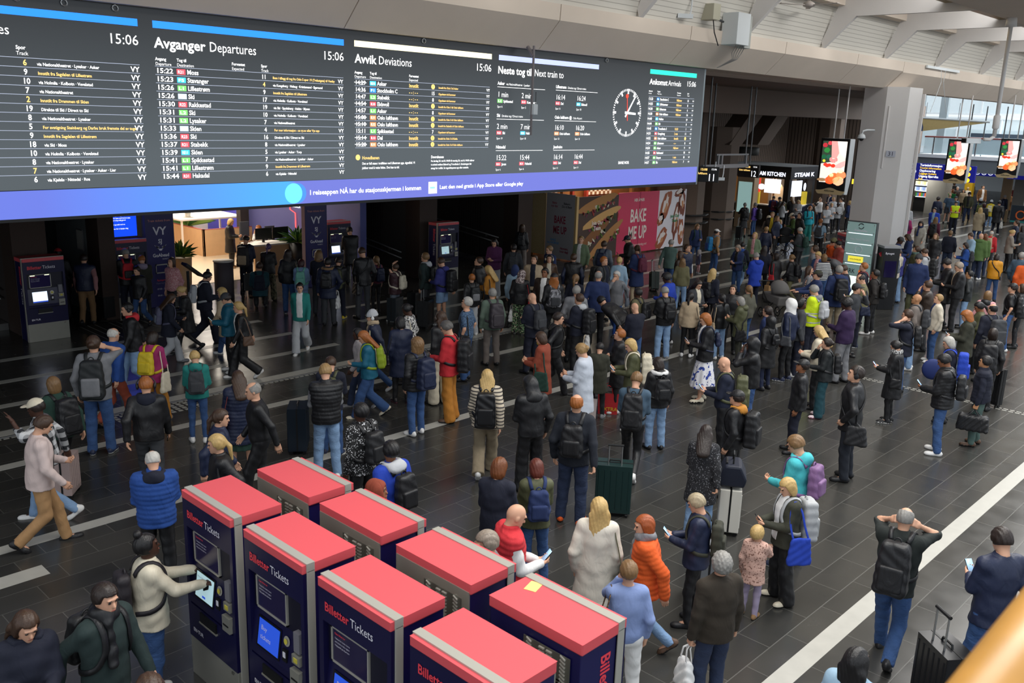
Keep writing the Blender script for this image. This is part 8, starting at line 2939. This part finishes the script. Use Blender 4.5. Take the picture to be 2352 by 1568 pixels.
39.31 13.85 1.66 94 f,l curly:dbrown ck:lgreyg s:blk blk w-d-d sc:navyb|in long pale grey coat with blue scarf
41.54 14.05 1.66 -86 f,l long:lbrown sw:burg s:blk blk s-d-d bpL:blk|in burgundy sleeves with black backpack, long hair
45.94 15.63 1.76 91 m,l short:blk jk:rblue:lblue j:blk blk w-d-d -|in blue jacket over a pale blue t-shirt
52.47 17.77 1.80 -86 f,l bun:dbrown jk:navy j:ldenim white s-d-d -|in navy hooded jacket and pale jeans by the kiosk shop
56.64 18.55 1.77 -77 m,l bald ts:slateb sh:dgrey blk s-d-d -|in slate t-shirt and dark shorts
54.55 17.54 1.76 138 m,l cap:dgrey jk:slateb j:blk blk s-d-d -|in cap and slate jacket behind the yellow safety vest
51.61 16.54 1.71 116 m,l short:blk hvv:hiviz:red j:dnavy blk s-f-f phone|in yellow safety vest and navy trousers checking a phone
58.96 18.20 1.82 99 m,l cap:blk jk:olive:blk j:ddenim blk w-d-d -|in black cap, olive jacket and jeans, walking this way
64.01 20.56 1.76 98 m,l short:white ck:dbrown j:blk blk s-d-d -|in dark brown coat behind the safety vest
61.69 20.09 1.66 -74 f,l short:ginger jk:greenk s:blk blk s-t-t -|in green top, arms raised
63.33 19.94 1.66 87 f,l long:blk jk:beige s:blk blk s-d-d -|in beige beside the cream jacket near the yellow post
66.15 20.58 1.66 -78 f,l short:blonde jk:creamw s:blk blk s-d-d -|in cream jacket near the yellow post
71.35 21.98 1.76 -81 m,l short:brown jk:greyb j:denim blk w-d-d bp:blk|in grey-blue jacket with black backpack by the yellow post
65.92 19.57 1.86 127 m,l short:blk bz:caramel:white j:blk blk s-d-d -|in caramel coat and black beard
54.12 16.07 1.78 -78 f,l beanie:lgrey jk:navy s:blk blk s-d-d bp:check|in grey beanie with chequered backpack
56.77 16.29 1.55 -86 f,l beanie:lgrey pk:yellow j:ldenim white s-d-d bp:creamy|in yellow raincoat and grey cap
48.89 14.47 1.68 -76 f,l long:blonde ck:trench j:denim white s-d-d sb:dnavy|in beige trench coat with navy shoulder bag
53.01 14.82 1.84 -86 m,l short:blk ck:blk j:dnavy white w-d-d bag:whiteb|in long black coat and white shoes carrying a white bag
52.40 15.35 1.66 -84 f,l bob:dred jk:blk s:blk blk s-d-d -|in black between the trench coat and the yellow raincoat
60.74 16.72 1.66 -103 f,l short:grey jk:dnavy s:blk blk s-d-d bp:navy|in dark jacket and navy backpack beside the tan coat
63.76 17.29 1.66 -110 f,l bob:brown ck:caramel s:blk blk s-d-d -|in tan coat near the right column
71.40 19.12 1.66 -135 f,l hood:lgrey jk:dred s:blk blk s-d-d -|in pale hood and red jacket behind the right column
69.10 22.45 1.76 -82 m,l short:brown jk:dgrey j:blk blk s-d-d -|in dark grey at the back beside the yellow post
35.61 10.69 1.76 42 m,l short:brown jk:lblue j:blk blk s-f-d -|in pale blue jacket holding a white cup
36.12 10.53 1.72 -92 m,l bald pk:green j:ddenim white s-d-d -|in green hooded parka and dark jeans
36.68 10.54 1.66 -82 f,l long:auburn jk:green s:ddenim blk s-d-d -|with long red hair beside the green parka
38.50 10.87 1.62 -92 m,l fringe:white jk:red j:blk blk s-d-d bpL:beige|in red jacket with beige backpack
33.95 10.31 1.57 21 f,l bob:dbrown jk:blue j:denim blk s-f-f bp:dgrey,phone|in blue jacket holding a phone before the green parka
31.85 8.72 1.54 -77 f,l bob:dbrown pf:amber j:denim blk s-f-f xb:blk|in amber puffer jacket
38.95 10.28 1.69 -150 f,l bun:blonde bz:greyb s:blk blk s-f-f -|in grey-blue blazer
42.66 11.11 1.76 20 m,l short:brown jk:navy j:blk blk s-d-d -|in navy facing the grey-blue blazer
41.37 10.54 1.66 -16 f,l long:dbrown ck:blk s:blk blk s-d-d -|in black coat with long dark hair at the right edge
31.22 7.85 1.76 -101 m,l short:grey pf:slateb j:blk blk s-d-d -|in slate blue puffer at the right edge
30.08 7.37 1.76 -68 m,l short:brown pf:orange j:blk blk s-d-d -|in vivid orange puffer at the right edge
26.04 7.97 1.92 21 m,l short:greyb jk:blk:beige j:blk blk s-f-d -|in black jacket over beige, between the black cap and the pale jeans
26.72 7.93 1.62 15 m,t short:blk jk:blkg j:ldenim blk s-p-p -|in black jacket and pale jeans, hands in pockets
15.46 28.15 1.69 -134 f,l bob:blonde ck:blk s:blk tan s-f-f -|in long black coat standing in the bright ticket office
13.33 23.41 1.80 -48 m,l cap:dpink sw:navy j:dnavy brown s-f-f bpL:blkb|in pink cap and navy top with black and beige backpack
13.57 22.60 1.64 -39 f,l pony:violetd jk:blk w:camo blk s-f-f -|in black jacket and camouflage trousers with purple hair
16.88 28.55 1.76 74 m,l short:ginger sw:white j:dnavy blk q-h-l -|in white shirt seated behind the ticket counter, hand to face
16.60 27.30 1.66 67 f,l hijab:blk sw:blk s:blk blk q-l-l -|in black headscarf seated behind a monitor
15.31 26.92 1.66 -140 f,l short:blonde jk:camel s:blk blk q-f-f -|in tan jacket seated at the ticket counter
12.65 21.54 1.76 -32 m,l short:brown jk:tealk j:blk blk q-l-l bp:dnavy|in dark teal jacket sitting in a wheelchair
"""
for ln in PEOPLE.strip().split('\n'):
    person(ln)
